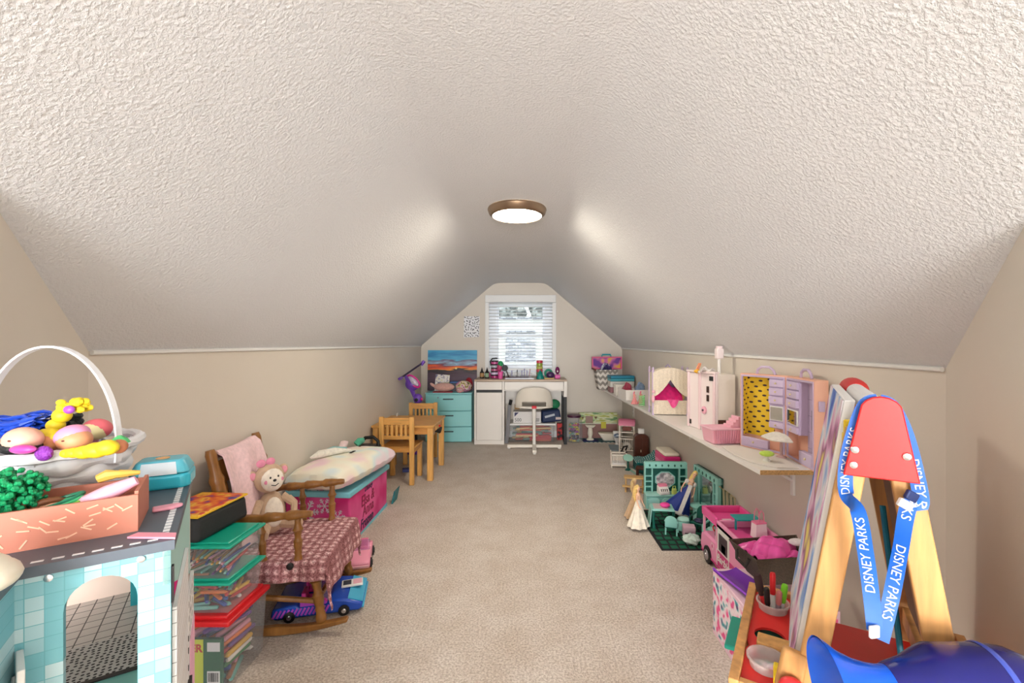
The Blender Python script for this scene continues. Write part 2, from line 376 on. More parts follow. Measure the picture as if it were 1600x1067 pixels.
# ceiling lamp
LX, LY = -.055, 2.553
t = thing('ceiling_lamp', 'round flush ceiling lamp with bronze rim and lit frosted dome', 'lamp', (LX, LY, ZF-.001))
b = B(); b.lathe([(.165, 0), (.168, -.008), (.160, -.030), (.147, -.042), (.140, -.044), (.138, -.036), (.138, -.004)], 40, cap=False); part('rim', b, mat((150, 128, 106), .32, metal=.9), t)
m_, nt_, bs_ = nodes('lit_dome'); bs_.inputs['Base Color'].default_value = C(255, 246, 226)
bs_.inputs['Emission Color'].default_value = (1.0, .91, .74, 1); bs_.inputs['Emission Strength'].default_value = 48.0
b = B(); b.lathe([(.137, -.036)]+[(.137*math.cos(a), -.036-.022*math.sin(a)) for a in [i*PI/2/9 for i in range(1, 9)]]+[(.002, -.058)], 32); part('dome', b, m_, t)
t = thing('ceiling_lamp', 'added unseen fill lamp on the landing ceiling behind the camera', 'lamp', (LX, -2.6, ZF-.001))  # invented lamp out of view, added to brighten the room from behind
b = B(); b.lathe([(.165, 0), (.168, -.008), (.160, -.030), (.147, -.042), (.140, -.044), (.138, -.036), (.138, -.004)], 40, cap=False); part('rim', b, mat((150, 128, 106), .32, metal=.9), t)
m2_, nt_, bs_ = nodes('fill_dome_cool'); bs_.inputs['Base Color'].default_value = C(250, 250, 250)
bs_.inputs['Emission Color'].default_value = (.92, .96, 1.0, 1); bs_.inputs['Emission Strength'].default_value = 270.0
b = B(); b.lathe([(.137, -.034)]+[(.137*math.cos(a), -.034-.052*math.sin(a)) for a in [i*PI/2/9 for i in range(1, 9)]]+[(.002, -.086)], 32); part('dome', b, m2_, t)
# wall things
t = thing('power_outlet', 'white wall socket low on the wall under the long shelf', 'outlet', (XR, 5.0, .405), -PI/2)
b = B(); b.box(-.036, .036, -.007, 0, -.058, .058); part('cover_plate', b, WPLAST, t, bev=.002)
for z in (-.02, .02):
    b = B(); b.box(-.012, .012, -.009, -.006, z-.010, z+.010); part('socket', b, mat((200, 196, 190), .4), t)
PAPER = mat((232, 232, 234), .8)
t = thing('spotted_paper_sheet', 'white paper sheet with small dark spots taped beside the window', 'paper', ((726+749)/2*1.0 and D(737, 511, YB-.004).x, YB-.001, D(737, 527, YB).z))
pw = 25*YB/FPX/2; ph = 33*YB/FPX
b = B(); b.hexa([(-pw, -.003, 0), (pw*.92, -.004, .004), (pw*.92, -.002, .004), (-pw, -.001, 0)], [(-pw*.94, -.003, ph), (pw, -.004, ph-.003), (pw, -.002, ph-.003), (-pw*.94, -.001, ph)]); part('sheet', b, mat_dots('spotted_print', (246, 246, 248), (34, 30, 44), 40.0, .24, rot=(PI/2, 0, 0), rnd=.95), t)
# ================================================================ left side
# ---- dollhouse beside the camera
DZ = .91
DHC = Vector((-.44, .554, 0)); DHR = math.atan2(.554, .832)
DHM = Matrix.Translation(DHC) @ Matrix.Rotation(DHR, 4, 'Z')
def dh(x, y, z=0): return DHM @ Vector((x, y, z))
t = thing('dollhouse', 'tall wooden dollhouse with pale teal check walls and arched doorway', 'dollhouse', DHC, DHR)
CHK = mat_brick('teal_check', (124, 194, 206), (208, 228, 232), (108, 180, 192), 64, 1.0, 1.0, .03, 0, rot=(PI/2, 0, 0), bias=-.25)
CHK2 = mat_brick('teal_check_side', (124, 194, 206), (208, 228, 232), (108, 180, 192), 64, 1.0, 1.0, .03, 0, rot=(PI/2, 0, PI/2), bias=-.25)
x0, x1, zt, zs = -.0947, -.0314, .882, .850
arc = [((x0+x1)/2+(x1-x0)/2*math.cos(a), zs+(zt-zs)*math.sin(a)) for a in [i*PI/12 for i in range(13)]]
b = B()
b.box(-.132, x0, 0, .010, 0, DZ-.012); b.box(x1, 0, 0, .010, 0, DZ-.012); b.box(x0, x1, 0, .010, 0, .60)
for (xa, za), (xb, zb) in zip(arc[:-1], arc[1:]):
    b.hexa([(xb, .0, zb), (xa, .0, za), (xa, .01, za), (xb, .01, zb)], [(xb, 0, DZ-.012), (xa, 0, DZ-.012), (xa, .01, DZ-.012), (xb, .01, DZ-.012)])
part('front_wall', b, CHK, t, ang=0)
b = B(); b.box(-.142, -.132, -.12, .01, 0, DZ-.012); part('wing_wall', b, CHK2, t)
b = B(); b.box(-.30, -.132, -.13, -.12, 0, DZ-.012); part('wing_wall', b, CHK, t)
b = B(); b.box(-.30, 0, .328, .338, 0, DZ-.012); part('rear_wall', b, mat((232, 206, 190), .7), t)
ROOFG = mat((86, 96, 108), .45)
b = B(); b.prism([(.004, -.004), (.004, .342), (-.304, .342), (-.304, -.134), (-.128, -.134), (-.128, -.004)], DZ-.012, DZ); part('roof_board', b, ROOFG, t)
dashm = mat((232, 234, 236), .6); b = B()
for i in range(8): b.at().box(-.117+i*.0165-.005, -.117+i*.0165+.005, .006, .010, DZ, DZ+.0006)
for i in range(26): b.at().box(-.011, -.004, .02+i*.0122, .028+i*.0122, DZ, DZ+.0006)
o_ = part('dashed_border', b, dashm, t); o_['kind'] = 'stuff'
b = B(); b.prism([(.0045, -.0045), (.0045, .012), (-.036, .040), (-.045, .030)], DZ+.0006, DZ+.003); part('corner_patch', b, mat((240, 158, 178), .5), t, label='pink corner patch')
for x in (-.028, -.106):
    b = B(); b.at((x, -.001, .893), rx=PI/2).lathe([(.004, -.001), (.004, .0015), (.002, .002)], 10); part('screw', b, CHROME, t)
# right side: upper teal panel, open rooms with fold-out boards
b = B(); b.prismx([(.0, .855), (.338, .725), (.338, DZ-.012), (0, DZ-.012)], -.008, .0); part('side_panel', b, mat((170, 214, 208), .5), t)
b = B(); b.box(-.002, .0025, .002, .010, .83, .875); part('hinge', b, BLACK, t)
b = B(); b.at((.001, .29, .755), ry=PI/2).lathe([(.006, 0), (.006, .002)], 4); part('catch', b, mat((210, 216, 214), .4), t)
TILE = mat_brick('white_tile', (232, 230, 228), (238, 238, 238), (120, 116, 116), 60, 1.0, 1.0, .03, 0, rot=(PI/2, 0, PI/2))
DOT = mat_dots('dotted_board', (214, 210, 206), (40, 38, 40), 150, .28)
TILEF = mat_brick('tile_floor_print', (214, 206, 200), (222, 214, 208), (60, 54, 54), 48, 1.0, 1.0, .04, 0)
TEALB = mat((126, 196, 186), .5)
b = B(); b.at((.0, .01, 0)).box(0, .005, 0, .20, .02, .85-.03); part('fold_out_board', b, TILE, t)
b = B(); b.at((.001, .20, 0)).box(.0, .005, 0, .125, .02, .735); part('fold_out_board', b, mat_dots('mark_board', (226, 222, 220), (40, 38, 40), 40, .2, rot=(0, PI/2, 0)), t)
b = B(); b.at((.004, .22, 0)).box(0, .004, 0, .09, .50, .66); part('pink_board', b, mat((236, 180, 200), .6), t)
for z in (.44, .51, .56, .60):
    b = B(); b.at((.002, .15, z)).box(0, .008, 0, .06, -.010, .010); part('black_counter', b, BLACK, t)
b = B(); b.at((.002, .16, .535)).box(0, .009, 0, .035, -.008, .006); part('pink_pot_print', b, HOTPINK, t)
# interior floor seen through the arch
b = B(); b.box(-.29, -.008, .01, .075, .705, .72); part('room_floor', b, TEALB, t)
b = B(); b.box(-.29, -.008, .075, .082, .705, .722); part('floor_edge', b, BLACK, t)
b = B(); b.box(-.29, -.008, .082, .18, .705, .72); part('room_floor', b, DOT, t)
b = B(); b.box(-.29, -.008, .18, .328, .705, .72); part('room_floor', b, TILEF, t)
b = B(); b.box(-.075, -.035, .27, .31, .72, .80); part('toy_cupboard', b, mat((30, 150, 160), .5), t)
b = B(); b.box(-.03, -.012, .26, .30, .72, .78); part('toy_stool', b, HOTPINK, t)
# white door frame ajar
b = B(); b.at((-.124, -.004, .56), rz=math.radians(-74)).box(-.004, .044, -.006, .0, 0, .262).at((-.124, -.004, .56), rz=math.radians(-74)).box(.004, .036, -.009, -.005, 0, .24)
part('door', b, WHITE, t, bev=.001)
# ---- cream toy on the dollhouse wing
b = B(); b.at((0, 0, .018)).ell((0, 0, 0), (.044, .036, .018), 20, 12); b.at((0, 0, .020)).ell((0, 0, 0), (.040, .032, .022), 20, 12)
p = dh(-.150, -.062, DZ+.001); single('toy_clam_case', 'cream rounded clam case on the dollhouse roof corner', 'toy case', b, mat((236, 228, 208), .4), p, DHR-.5)
# ---- woven white basket
BC = dh(-.164, .253, DZ); BR, BRB, BH = .103, .066, .093
t = thing('woven_basket', 'white woven basket with tall hoop handle full of dolls', 'basket', BC, DHR)
WB = mat((236, 236, 238), .55, bmp=.2, bs_=90)
b = B(); b.lathe([(BRB*.96, 0), (BRB*.98, .006), (BRB-.004, .008), (.002, .009)], 28); part('base', b, WB, t)
nst = 16
for row in range(4):
    z = .016+row*.0185; r = BRB+(BR-BRB)*(z/BH)**.8
    def fn(u, v, r=r, row=row, z=z):
        a = 2*PI*u; w = .0032*math.cos(8*a+row*PI); e = (v-.5)
        e2 = e*(.80+.28*math.cos(8*a+row*PI)); rr = r+w+.0065*math.cos(PI*e)-.004; return (rr*math.cos(a), rr*math.sin(a), z+e2*.024)
    b = B(); b.grid(fn, 120, 4, .003); part('woven_strip', b, WB, t)
b = B(); b.tube([(BR*1.0*math.cos(2*PI*i/44), BR*math.sin(2*PI*i/44), BH-.004+.0012*math.sin(i*2.2)) for i in range(44)], .0075, 8, closed=True)
part('rim', b, WB, t)
for i in range(nst):
    a = 2*PI*i/nst; b = B()
    b.at(rz=a).hexa([(BRB-.006, -.006, .004), (BRB-.003, -.006, .004), (BRB-.003, .006, .004), (BRB-.006, .006, .004)], [(BR-.008, -.007, BH-.006), (BR-.005, -.007, BH-.006), (BR-.005, .007, BH-.006), (BR-.008, .007, BH-.006)])
    part('stake', b, WB, t)
hd = -DHR+math.radians(2)
def hfn(u, v):
    a = PI*(u*1.12-.06); x = -math.cos(a)*BR*.985; z = BH-.002+math.sin(a)*.148; n = (v-.5)*.010
    return (x*math.cos(hd)-n*math.sin(hd), x*math.sin(hd)+n*math.cos(hd), z)
b = B(); b.grid(hfn, 40, 2, .003); part('handle', b, WB, t)
# ---- dolls in the basket (heads with hair)
def bpos(px, py, Y): return D(px, py, Y)
def doll_body(q, p, r):
    e = BC+(Vector((p.x, p.y, 0))-Vector((BC.x, BC.y, 0)))*.50; e.z = DZ+.009+r*.35
    b = B(); b.tube([Vector((0, 0, -r*1.2)), (e-p)*.5, e-p], [r*.8, r, r*.9], 8); part('body', b, cloth(206, 120, 150), q)
def doll_head(name, label, p, r, skin, hair, style, rot=(0, 0, 0), face=True):
    r *= .82
    q = thing(name, label, 'doll', p, 0, 'dolls lying in the white basket')
    b = B(); b.at(rz=rot[2]).ell((0, 0, 0), (r*1.2, r, r*.92), 18, 12); part('head', b, skin, q)
    if face:
        b = B(); b.at((r*.1, -r*.93, r*.10)).ell((0, 0, 0), (r*.16, r*.09, r*.08), 8, 6); part('mouth', b, mat((120, 60, 50), .5), q)
    b = B()
    if style == 'cap': b.at((r*.02, r*.22, r*.16)).ell((0, 0, 0), (r*1.32, r*1.0, r*.98), 18, 12)
    if style == 'band': b.at((-r*.25, r*.1, r*.3), ry=-.35).ell((0, 0, 0), (r*1.15, r*1.05, r*.85), 18, 12)
    if style == 'low': b.at((-r*.2, r*.02, -r*.5)).ell((0, 0, 0), (r*1.3, r*1.0, r*.62), 18, 12)
    part('hair', b, hair, q); doll_body(q, p, r*.5); return q
Yb_ = .66
HBLUE = mat((24, 70, 190), .35, var=.3, vs=90, stretch=(.3, 1, 3)); HYEL = mat((236, 208, 40), .5, var=.12, vs=80); HBLK = mat((24, 28, 30), .6, bmp=.5, bs_=160)
doll_head('doll', 'pale faced doll with black and magenta hair in the basket', bpos(36, 687, .605), .0225, mat((232, 180, 158), .5), HBLK, 'low')
doll_head('doll', 'tan faced doll with yellow hair band in the basket', bpos(71, 690, .630), .0195, mat((226, 150, 96), .45), HYEL, 'cap', face=True)
doll_head('doll', 'peach faced doll in pink headband near the middle of the basket', bpos(116, 687, .625), .0215, mat((222, 152, 110), .5), mat((232, 150, 190), .5), 'band')
doll_head('doll', 'cream round doll face with mint stripe behind the pink headband doll', bpos(148, 673, .70), .0195, mat((244, 232, 176), .5), mat((236, 110, 120), .5), 'cap', face=False)
# long blue hair
q = thing('doll', 'doll with long wavy royal blue hair along the basket edge', 'doll', bpos(30, 683, .66), 0, 'dolls lying in the white basket')
b = B(); b.ell((-.004, .014, -.016), (.018, .016, .016)); part('head', b, mat((238, 190, 160), .5), q); doll_body(q, bpos(30, 683, .66), .009)
b = B()
for k in range(44):
    z0 = random.uniform(.0, .020); y_ = random.uniform(-.012, .02)
    pts = [(-.062+.098*u/7.0+random.uniform(-.002, .002), y_+.006*math.sin(u*1.3+k), z0+.002+.010*u/7+.006*math.sin(u*.8+k*.2)) for u in range(8)]
    b.tube(pts, [.0022, .003, .003, .003, .003, .003, .0026, .001], 5)
o_ = part('hair', b, HBLUE, q); o_['kind'] = 'stuff'
# yellow braid standing up with purple bow
q = thing('doll', 'doll with tall knotted yellow braid and purple bow', 'doll', bpos(80, 682, .66), 0, 'dolls lying in the white basket')
b = B(); b.ell((.002, .008, -.010), (.012, .012, .012)); part('head', b, mat((240, 190, 150), .5), q); doll_body(q, bpos(80, 682, .66), .008)
for (px, py, rx, rz) in [(80, 678, .011, .009), (87, 664, .0115, .0095), (97, 649, .012, .011)]:
    b = B(); d = bpos(px, py, .655)-bpos(80, 682, .66); b.ell(d, (rx, rx*.9, rz)); part('braid_knot', b, HYEL, q)
b = B(); d = bpos(116, 632, .655)-bpos(80, 682, .66)
for k in range(26): b.ell(d+Vector((random.uniform(-.016, .017), random.uniform(-.008, .008), random.uniform(-.007, .007))), (.0065, .005, .005), 7, 5)
o_ = part('hair_tuft', b, HYEL, q); o_['kind'] = 'stuff'
b = B(); d = bpos(108, 640, .64)-bpos(80, 682, .66); b.ell(d, (.0075, .005, .006)); part('bow', b, mat((160, 80, 190), .3), q)
q = thing('doll', 'doll with bushy black curls behind the yellow braid', 'doll', bpos(110, 664, .715), 0, 'dolls lying in the white basket')
b = B()
for k in range(40): b.ell((random.gauss(0, .010), random.gauss(0, .008), random.gauss(.0, .008)), .0055, 6, 4)
o_ = part('hair', b, HBLK, q); o_['kind'] = 'stuff'
b = B(); b.ell((0, .005, -.012), (.013, .012, .013)); part('head', b, mat((120, 76, 52), .5), q); doll_body(q, bpos(110, 664, .715), .008)
q = thing('doll', 'doll lying with long fluffy yellow ponytail and green hat', 'doll', bpos(155, 699, .60)+Vector((0, .004, -.0045)), 0, 'dolls lying in the white basket')
b = B()
for (px, py, r1, r2) in [(100, 704, .007, .006), (112, 703, .009, .007), (128, 702, .011, .009), (146, 699, .013, .0105), (163, 695, .012, .0105)]:
    b.ell(bpos(px, py, .60)-bpos(155, 699, .60), (r1*1.2, r1, r2))
part('ponytail', b, HYEL, q)
b = B(); b.ell(bpos(182, 693, .615)-bpos(155, 699, .60), (.010, .010, .010)); part('head', b, mat((190, 120, 84), .5), q)
b = B(); b.at(bpos(183, 684, .62)-bpos(155, 699, .60)).lathe([(.012, -.003), (.009, .002), (.002, .007)], 12); part('hat', b, mat((90, 200, 120), .6), q)
b = B(); b.ell((0, 0, 0), (.011, .007, .010)); single('sparkly_toy_ball', 'small sparkly purple ball between the doll faces', 'toy ball', b, mat((140, 50, 170), .3, bmp=.8, bs_=300), bpos(64, 706, .592)+Vector((.004, 0, -.002)))
b = B(); b.ell((0, 0, 0), (.017, .007, .006)); single('doll_scarf', 'magenta satin doll scarf under the pale faced doll', 'doll clothes', b, mat((206, 70, 160), .3), bpos(36, 702, .583))
# ---- salmon tray box
bx0, bx1 = dh(-.038, .052, DZ), None
SAL = mat((198, 124, 102), .6)
BXR = DHR
t = thing('storage_tray', 'salmon pink open tray with pale sprinkle print on the dollhouse roof', 'tray', dh(-.038, .0545, DZ), BXR)
L, Wd, H = .165, .096, .047
b = B(); b.box(-L, 0, 0, .004, 0, H); part('front_panel', b, SAL, t)
b = B(); b.box(-L, 0, Wd-.004, Wd, 0, H); part('back_panel', b, SAL, t)
b = B(); b.box(-.004, 0, .004, Wd-.004, 0, H+.004); part('side_panel', b, SAL, t)
b = B(); b.box(-L, -L+.004, .004, Wd-.004, 0, H); part('side_panel', b, SAL, t)
b = B(); b.box(-L+.004, -.004, .004, Wd-.004, 0, .004); part('bottom', b, SAL, t)
b = B()
for k in range(34):
    x = -random.uniform(.01, L-.01); z = random.uniform(.007, H-.006); b.at((x, -.0003, z), ry=random.uniform(-1, 1)).box(-.0055, .0055, -.0004, .0004, -.0008, .0008)
o_ = part('sprinkle_print', b, mat((240, 190, 160), .6), t); o_['kind'] = 'stuff'
t = thing('storage_tray', 'second salmon tray partly out of sight beyond the green curly hair', 'tray', dh(-.208, .045, DZ), BXR)
b = B(); b.box(-.085, 0, 0, .004, 0, H); b.box(-.085, 0, .10, .104, 0, H); b.box(-.085, -.081, .004, .10, 0, H); b.box(-.004, 0, .004, .10, 0, H); b.box(-.081, -.004, .004, .10, 0, .004); part('tray_body', b, SAL, t)
def traypt(x, y, z): return (Matrix.Translation(dh(-.038, .0545, DZ)) @ Matrix.Rotation(BXR, 4, 'Z')) @ Vector((x, y, z))
# curly green doll, turquoise curls
q = thing('doll', 'doll with big curly emerald green hair in the salmon tray', 'doll', traypt(-.125, .05, .0045))
b = B(); b.tube([(0, 0, .012), (0, .0, .03), (0, 0, .045)], [.012, .013, .010]); part('body', b, SKIN, q)
b = B()
for k in range(420):
    a, c = random.uniform(0, 6.28), random.uniform(-1, 1); r = .031*random.random()**.3; s_ = math.sqrt(1-c*c)
    b.ell((r*1.25*s_*math.cos(a)-.002, r*s_*math.sin(a), .055+r*.85*c), random.uniform(.0022, .0042), 6, 4)
o_ = part('hair', b, mat((12, 150, 92), .5, var=.3, vs=120), q); o_['kind'] = 'stuff'
q = thing('doll', 'doll with turquoise curls beside the green haired doll', 'doll', traypt(-.15, .085, .0045))
b = B(); b.tube([(0, 0, .010), (0, 0, .035)], [.009, .008]); part('body', b, SKIN, q)
b = B()
for k in range(50):
    a, c = random.uniform(0, 6.28), random.uniform(-1, 1); r = .015*random.random()**.4; s_ = math.sqrt(1-c*c); b.ell((r*1.2*s_*math.cos(a), r*s_*math.sin(a), .048+r*c), .004, 6, 4)
o_ = part('hair', b, mat((40, 190, 214), .4), q); o_['kind'] = 'stuff'
def small_doll(name, label, cat, p, rz, rx, skin, hairc, dressc, h=.1, group=None, seat=False):
    q = thing(name, label, cat, p, rz, group); k = h/.29
    b = B(); b.m = Matrix.Rotation(rx, 4, 'X') @ Matrix.Diagonal((k, k, k, 1))
    M0 = b.m.copy()
    b.tube([(0, 0, .17), (0, 0, .185), (0, 0, .205), (0, 0, .225), (0, 0, .237), (0, 0, .25)], [.020, .014, .019, .017, .006, .006], 10)
    b.ell((0, 0, .268), (.013, .014, .018), 12, 9)
    for s_ in (-1, 1):
        b.tube([(s_*.017, 0, .222), (s_*.034, -.004, .19), (s_*.04, -.02, .155), (s_*.036, -.036, .135)], [.007, .006, .005, .004], 7)
        b.tube([(s_*.010, 0, .175), (s_*.013, -.002, .10), (s_*.012, .0, .05), (s_*.012, -.002, .012), (s_*.012, -.018, .006)], [.011, .010, .008, .005, .005], 8)
    o = part('body', b, skin, q, ang=0); md = o.modifiers.new('r', 'REMESH'); md.mode = 'VOXEL'; md.voxel_size = .0035*k; md.use_smooth_shade = True
    b = B(); b.m = M0; b.ell((0, .006, .274), (.0165, .015, .019), 12, 8); b.tube([(0, .012, .28), (0, .022, .25), (0, .024, .205), (0, .018, .17)], [.012, .016, .016, .006], 9); part('hair', b, hairc, q)
    for s_ in (-1, 1):
        b = B(); b.m = M0; b.ell((s_*.005, -.0135, .27), (.002, .001, .0014), 6, 5); part('eye', b, BLACK, q)
    b = B(); b.m = M0; b.ell((0, -.0135, .259), (.003, .001, .001), 6, 5); part('mouth', b, mat((200, 60, 70), .5), q)
    if dressc:
        b = B(); b.m = M0
        def fn(u, v):
            a = 2*PI*u; zz = .215-.205*v; r = .0195-.006*math.sin(min(1, v*5)*PI)*(v < .2)+max(0, v-.18)**1.1*.075; r *= 1+.10*v*math.sin(9*a)
            return (r*math.cos(a), r*.9*math.sin(a), zz)
        b.grid(fn, 45, 12); part('dress', b, dressc, q)
    return q
HB = mat((232, 196, 120), .45, var=.2, vs=90)
small_doll('doll', 'small peach doll lying in the salmon tray', 'doll', traypt(-.035, .062, .034), BXR-PI/2+.35, 1.5, mat((238, 176, 140), .5), mat((120, 70, 40), .5), None, .075)
b = B(); b.tube([(-.01, 0, 0), (0, 0, .004), (.02, 0, .004)], [.006, .008, .003], 8); b.tube([(.012, 0, .004), (.035, .004, .002)], [.006, .003], 8)
single('toy_shoe', 'tiny yellow toy boot lying across the back of the tray', 'toy shoe', b, mat((240, 196, 90), .4), traypt(-.045, .094, .0525), BXR-.05)
b = B(); b.at((0, 0, 0), ry=-.42).tube([(-.055, 0, 0), (-.02, 0, .0), (.02, 0, 0), (.05, 0, 0)], [.006, .010, .011, .006], 10)
single('toy_hairbrush', 'pale pink oval hairbrush leaning on the tray side', 'hairbrush', b, mat((246, 176, 196), .35), traypt(-.050, .024, .040), BXR)
for k, c in enumerate([(130, 210, 70), (60, 180, 120), (40, 120, 90)]):
    b = B(); b.tube([(.022*math.cos(a)*1.25, .016*math.sin(a), .003*k+.008*math.cos(a)) for a in [i*2*PI/20 for i in range(20)]], .0022, 6, closed=True)
    single('bangle', '%s plastic bangle in the salmon tray' % ['lime green', 'sea green', 'dark green'][k], 'bangle', b, plastic(*c), traypt(-.085, .022+.007*k, .036), BXR)
b = B(); b.tube([(-.012, 0, 0), (0, 0, .004), (.010, 0, .008), (.016, 0, .011)], [.0025, .003, .004, .006], 8)
single('toy_wand', 'pink bead tipped stick poking out of the salmon tray', 'toy wand', b, HOTPINK, traypt(-.148, .012, .046), BXR)
b = B(); b.at(rz=.1).box(.002, .028, -.008, .010, 0, .005); b.at((.028, .004, .003)).ell((0, 0, 0), (.010, .009, .003), 14, 6)
single('toy_spatula', 'pale pink flat toy handle poking from under the tray', 'toy', b, mat((246, 170, 190), .4), traypt(.004, .075, .0), BXR, bev=.002)
# ---- teal case
p = dh(-.034, .279, DZ)
t = thing('plastic_case', 'translucent turquoise hinged case with white sticker on the dollhouse roof', 'case', p, DHR+math.radians(-6))
t.scale = (.84, .84, 1)
TQ = mat((60, 192, 216), .25)
b = B(); b.prism([(-.050, -.03), (-.040, -.040), (.040, -.040), (.050, -.03), (.050, .03), (.040, .04), (-.04, .04), (-.05, .03)], 0, .024); part('bottom_shell', b, TQ, t, bev=.005)
b = B(); b.hexa([(-.050, -.03, .025), (-.040, -.040, .025), (.040, -.040, .025), (.050, -.03, .025), (.050, .03, .025), (.040, .04, .025), (-.04, .04, .025), (-.05, .03, .025)],
                [(-.038, -.02, .046), (-.032, -.028, .046), (.032, -.028, .046), (.038, -.02, .046), (.038, .02, .046), (.032, .028, .046), (-.032, .028, .046), (-.038, .02, .046)]); part('lid', b, mat((96, 196, 216), .25), t, bev=.004)
b = B(); b.hexa([(-.03, -.0402, .025), (.03, -.0402, .025), (.03, -.0395, .025), (-.03, -.0395, .025)], [(-.028, -.0295, .0435), (.026, -.0295, .0435), (.026, -.0285, .0435), (-.028, -.0285, .0435)]); part('sticker', b, mat((226, 238, 246), .5), t)
b = B(); b.at((.0, 0, .0463)).lathe([(.012, 0), (.012, .0008)], 16); part('emblem', b, mat((230, 180, 120), .5), t)
b = B(); b.tube([(-.05, .020, .02), (-.054, .024, .02), (-.054, .030, .016)], .004, 8); part('clasp', b, TQ, t)
# ---- clear bins by the dollhouse
def bin_(label, x0, x1, y0, y1, z0, z1, lidm, lidh, lidz, cat='storage bin'):
    t = thing('storage_bin', label, cat, ((x0+x1)/2, (y0+y1)/2, z0), 0, 'stacked clear bins by the dollhouse')
    w, d, h = (x1-x0)/2, (y1-y0)/2, z1-z0; tp = .010; e = .003
    b = B()
    lo = [(-w+tp, -d+tp), (w-tp, -d+tp), (w-tp, d-tp), (-w+tp, d-tp)]; hi = [(-w, -d), (w, -d), (w, d), (-w, d)]
    for i in range(4):
        j = (i+1) % 4
        b.add([(lo[i][0], lo[i][1], 0), (lo[j][0], lo[j][1], 0), (hi[j][0], hi[j][1], h), (hi[i][0], hi[i][1], h)], [(0, 1, 2, 3)])
    b.add([(p[0], p[1], 0) for p in lo], [(3, 2, 1, 0)]); part('tub', b, CLEARP, t)
    b = B(); b.box(-w-.010, w+.010, -d-.010, d+.010, h, h+lidh*.6); b.box(-w+.006, w-.006, -d+.006, d-.006, h+lidh*.55, h+lidh); part('lid', b, lidm, t, bev=.004)
    return t
LT = plastic(20, 176, 148)
bin_('clear bin with red lid at the bottom of the stack', -1.26, -.985, 1.475, 1.695, 0, .225, RED, .028, 0)
bin_('clear bin with teal lid standing on the red lid', -1.255, -.99, 1.49, 1.675, .2535, .352, LT, .016, 0)
bin_('clear bin with teal lid under the black lunch bag', -1.255, -.99, 1.49, 1.675, .3685, .474, LT, .016, 0)
cols = [((228, 180, 60), 'yellow'), ((60, 90, 170), 'blue'), ((196, 60, 60), 'red'), ((120, 190, 180), 'mint'), ((230, 226, 220), 'white'), ((60, 140, 80), 'green'), ((220, 150, 170), 'pink'), ((150, 96, 60), 'brown'), ((110, 70, 150), 'purple'), ((226, 120, 50), 'orange')]
def seg_dist(a, c):     # distance of two flat segments (x0,y0,x1,y1)
    def pd(px_, py_, q):
        dx, dy = q[2]-q[0], q[3]-q[1]; k = max(0, min(1, ((px_-q[0])*dx+(py_-q[1])*dy)/(dx*dx+dy*dy))); return math.hypot(px_-q[0]-k*dx, py_-q[1]-k*dy)
    def cr(ox, oy, ax_, ay_, bx_, by_): return (ax_-ox)*(by_-oy)-(ay_-oy)*(bx_-ox)
    d1, d2 = cr(a[0], a[1], a[2], a[3], c[0], c[1]), cr(a[0], a[1], a[2], a[3], c[2], c[3]); d3, d4 = cr(c[0], c[1], c[2], c[3], a[0], a[1]), cr(c[0], c[1], c[2], c[3], a[2], a[3])
    if d1*d2 < 0 and d3*d4 < 0: return 0
    return min(pd(a[0], a[1], c), pd(a[2], a[3], c), pd(c[0], c[1], a), pd(c[2], c[3], a))
def drop_pile(x0, x1, y0, y1, z0, ztop, n, L, r, flat=None, tries=26, yaw=PI):
    """sticks dropped one by one into a tub, each coming to rest on the floor or on those below"""
    out = []
    for k in range(n):
        best = None
        for q in range(tries):
            a = random.uniform(-yaw, yaw); ca, sa = math.cos(a)*L/2, math.sin(a)*L/2
            lx_, ly_ = x1-x0-2*r-2*abs(ca), y1-y0-2*r-2*abs(sa)
            if lx_ < 0 or ly_ < 0: continue
            cx_ = x1-r-abs(ca)-lx_*random.random()**1.6; cy_ = y0+r+abs(sa)+ly_*random.random()**1.6
            sg = (cx_-ca, cy_-sa, cx_+ca, cy_+sa); z = z0+(flat/2 if flat else r)
            for (s2, z2, _, _, _) in out:
                d = seg_dist(sg, s2)
                if d < 2*r: z = max(z, z2+(flat if flat else math.sqrt(4*r*r-d*d)))
            if best is None or z < best[1]: best = (sg, z, cx_, cy_, a)
        if best is None or best[1]+r > ztop: break
        out.append(best)
    return out
def fill(x0, x1, y0, y1, z0, z1, n, kind, where, grp, L, r):
    ms = {}
    for c, n_ in cols:
        b = B(); b.at(ry=PI/2).lathe([(.001, -L/2), (r*.8, -L/2+.008), (r, -L/2+.009), (r, L/2-.005), (r*.75, L/2)], 8); ms[n_] = mesh_of(b, mat(c, .5), kind)
    for (_, z, cx_, cy_, a) in drop_pile(x0, x1, y0, y1, z0, z1, n, L, r):
        c, n_ = random.choice(cols); o = link(kind, ms[n_], None, (cx_, cy_, z), a); tag(o, '%s %s lying in the %s' % (n_, kind, where), kind, grp)
fill(-1.247, -.999, 1.504, 1.682, .001, .215, 170, 'marker', 'red lidded bin', 'markers in the red lidded bin', .125, .0085)
fill(-1.240, -1.005, 1.505, 1.660, .2545, .335, 120, 'crayon', 'teal lidded bin on the red lid', 'crayons in the lower teal lidded bin', .088, .0065)
fill(-1.240, -1.005, 1.505, 1.660, .3695, .435, 60, 'pencil', 'topmost teal lidded bin', 'pencils in the topmost bin', .140, .0045)
t = thing('crayon_box', 'green and yellow crayon carton inside the red lidded bin', 'box', (-1.048, 1.4865, .008))
b = B(); b.box(-.075, .035, 0, .012, 0, .165); part('carton', b, mat((18, 96, 66), .5), t)
b = B(); b.box(-.075, -.025, -.001, 0, 0, .165); part('yellow_panel', b, mat((206, 216, 60), .5), t)
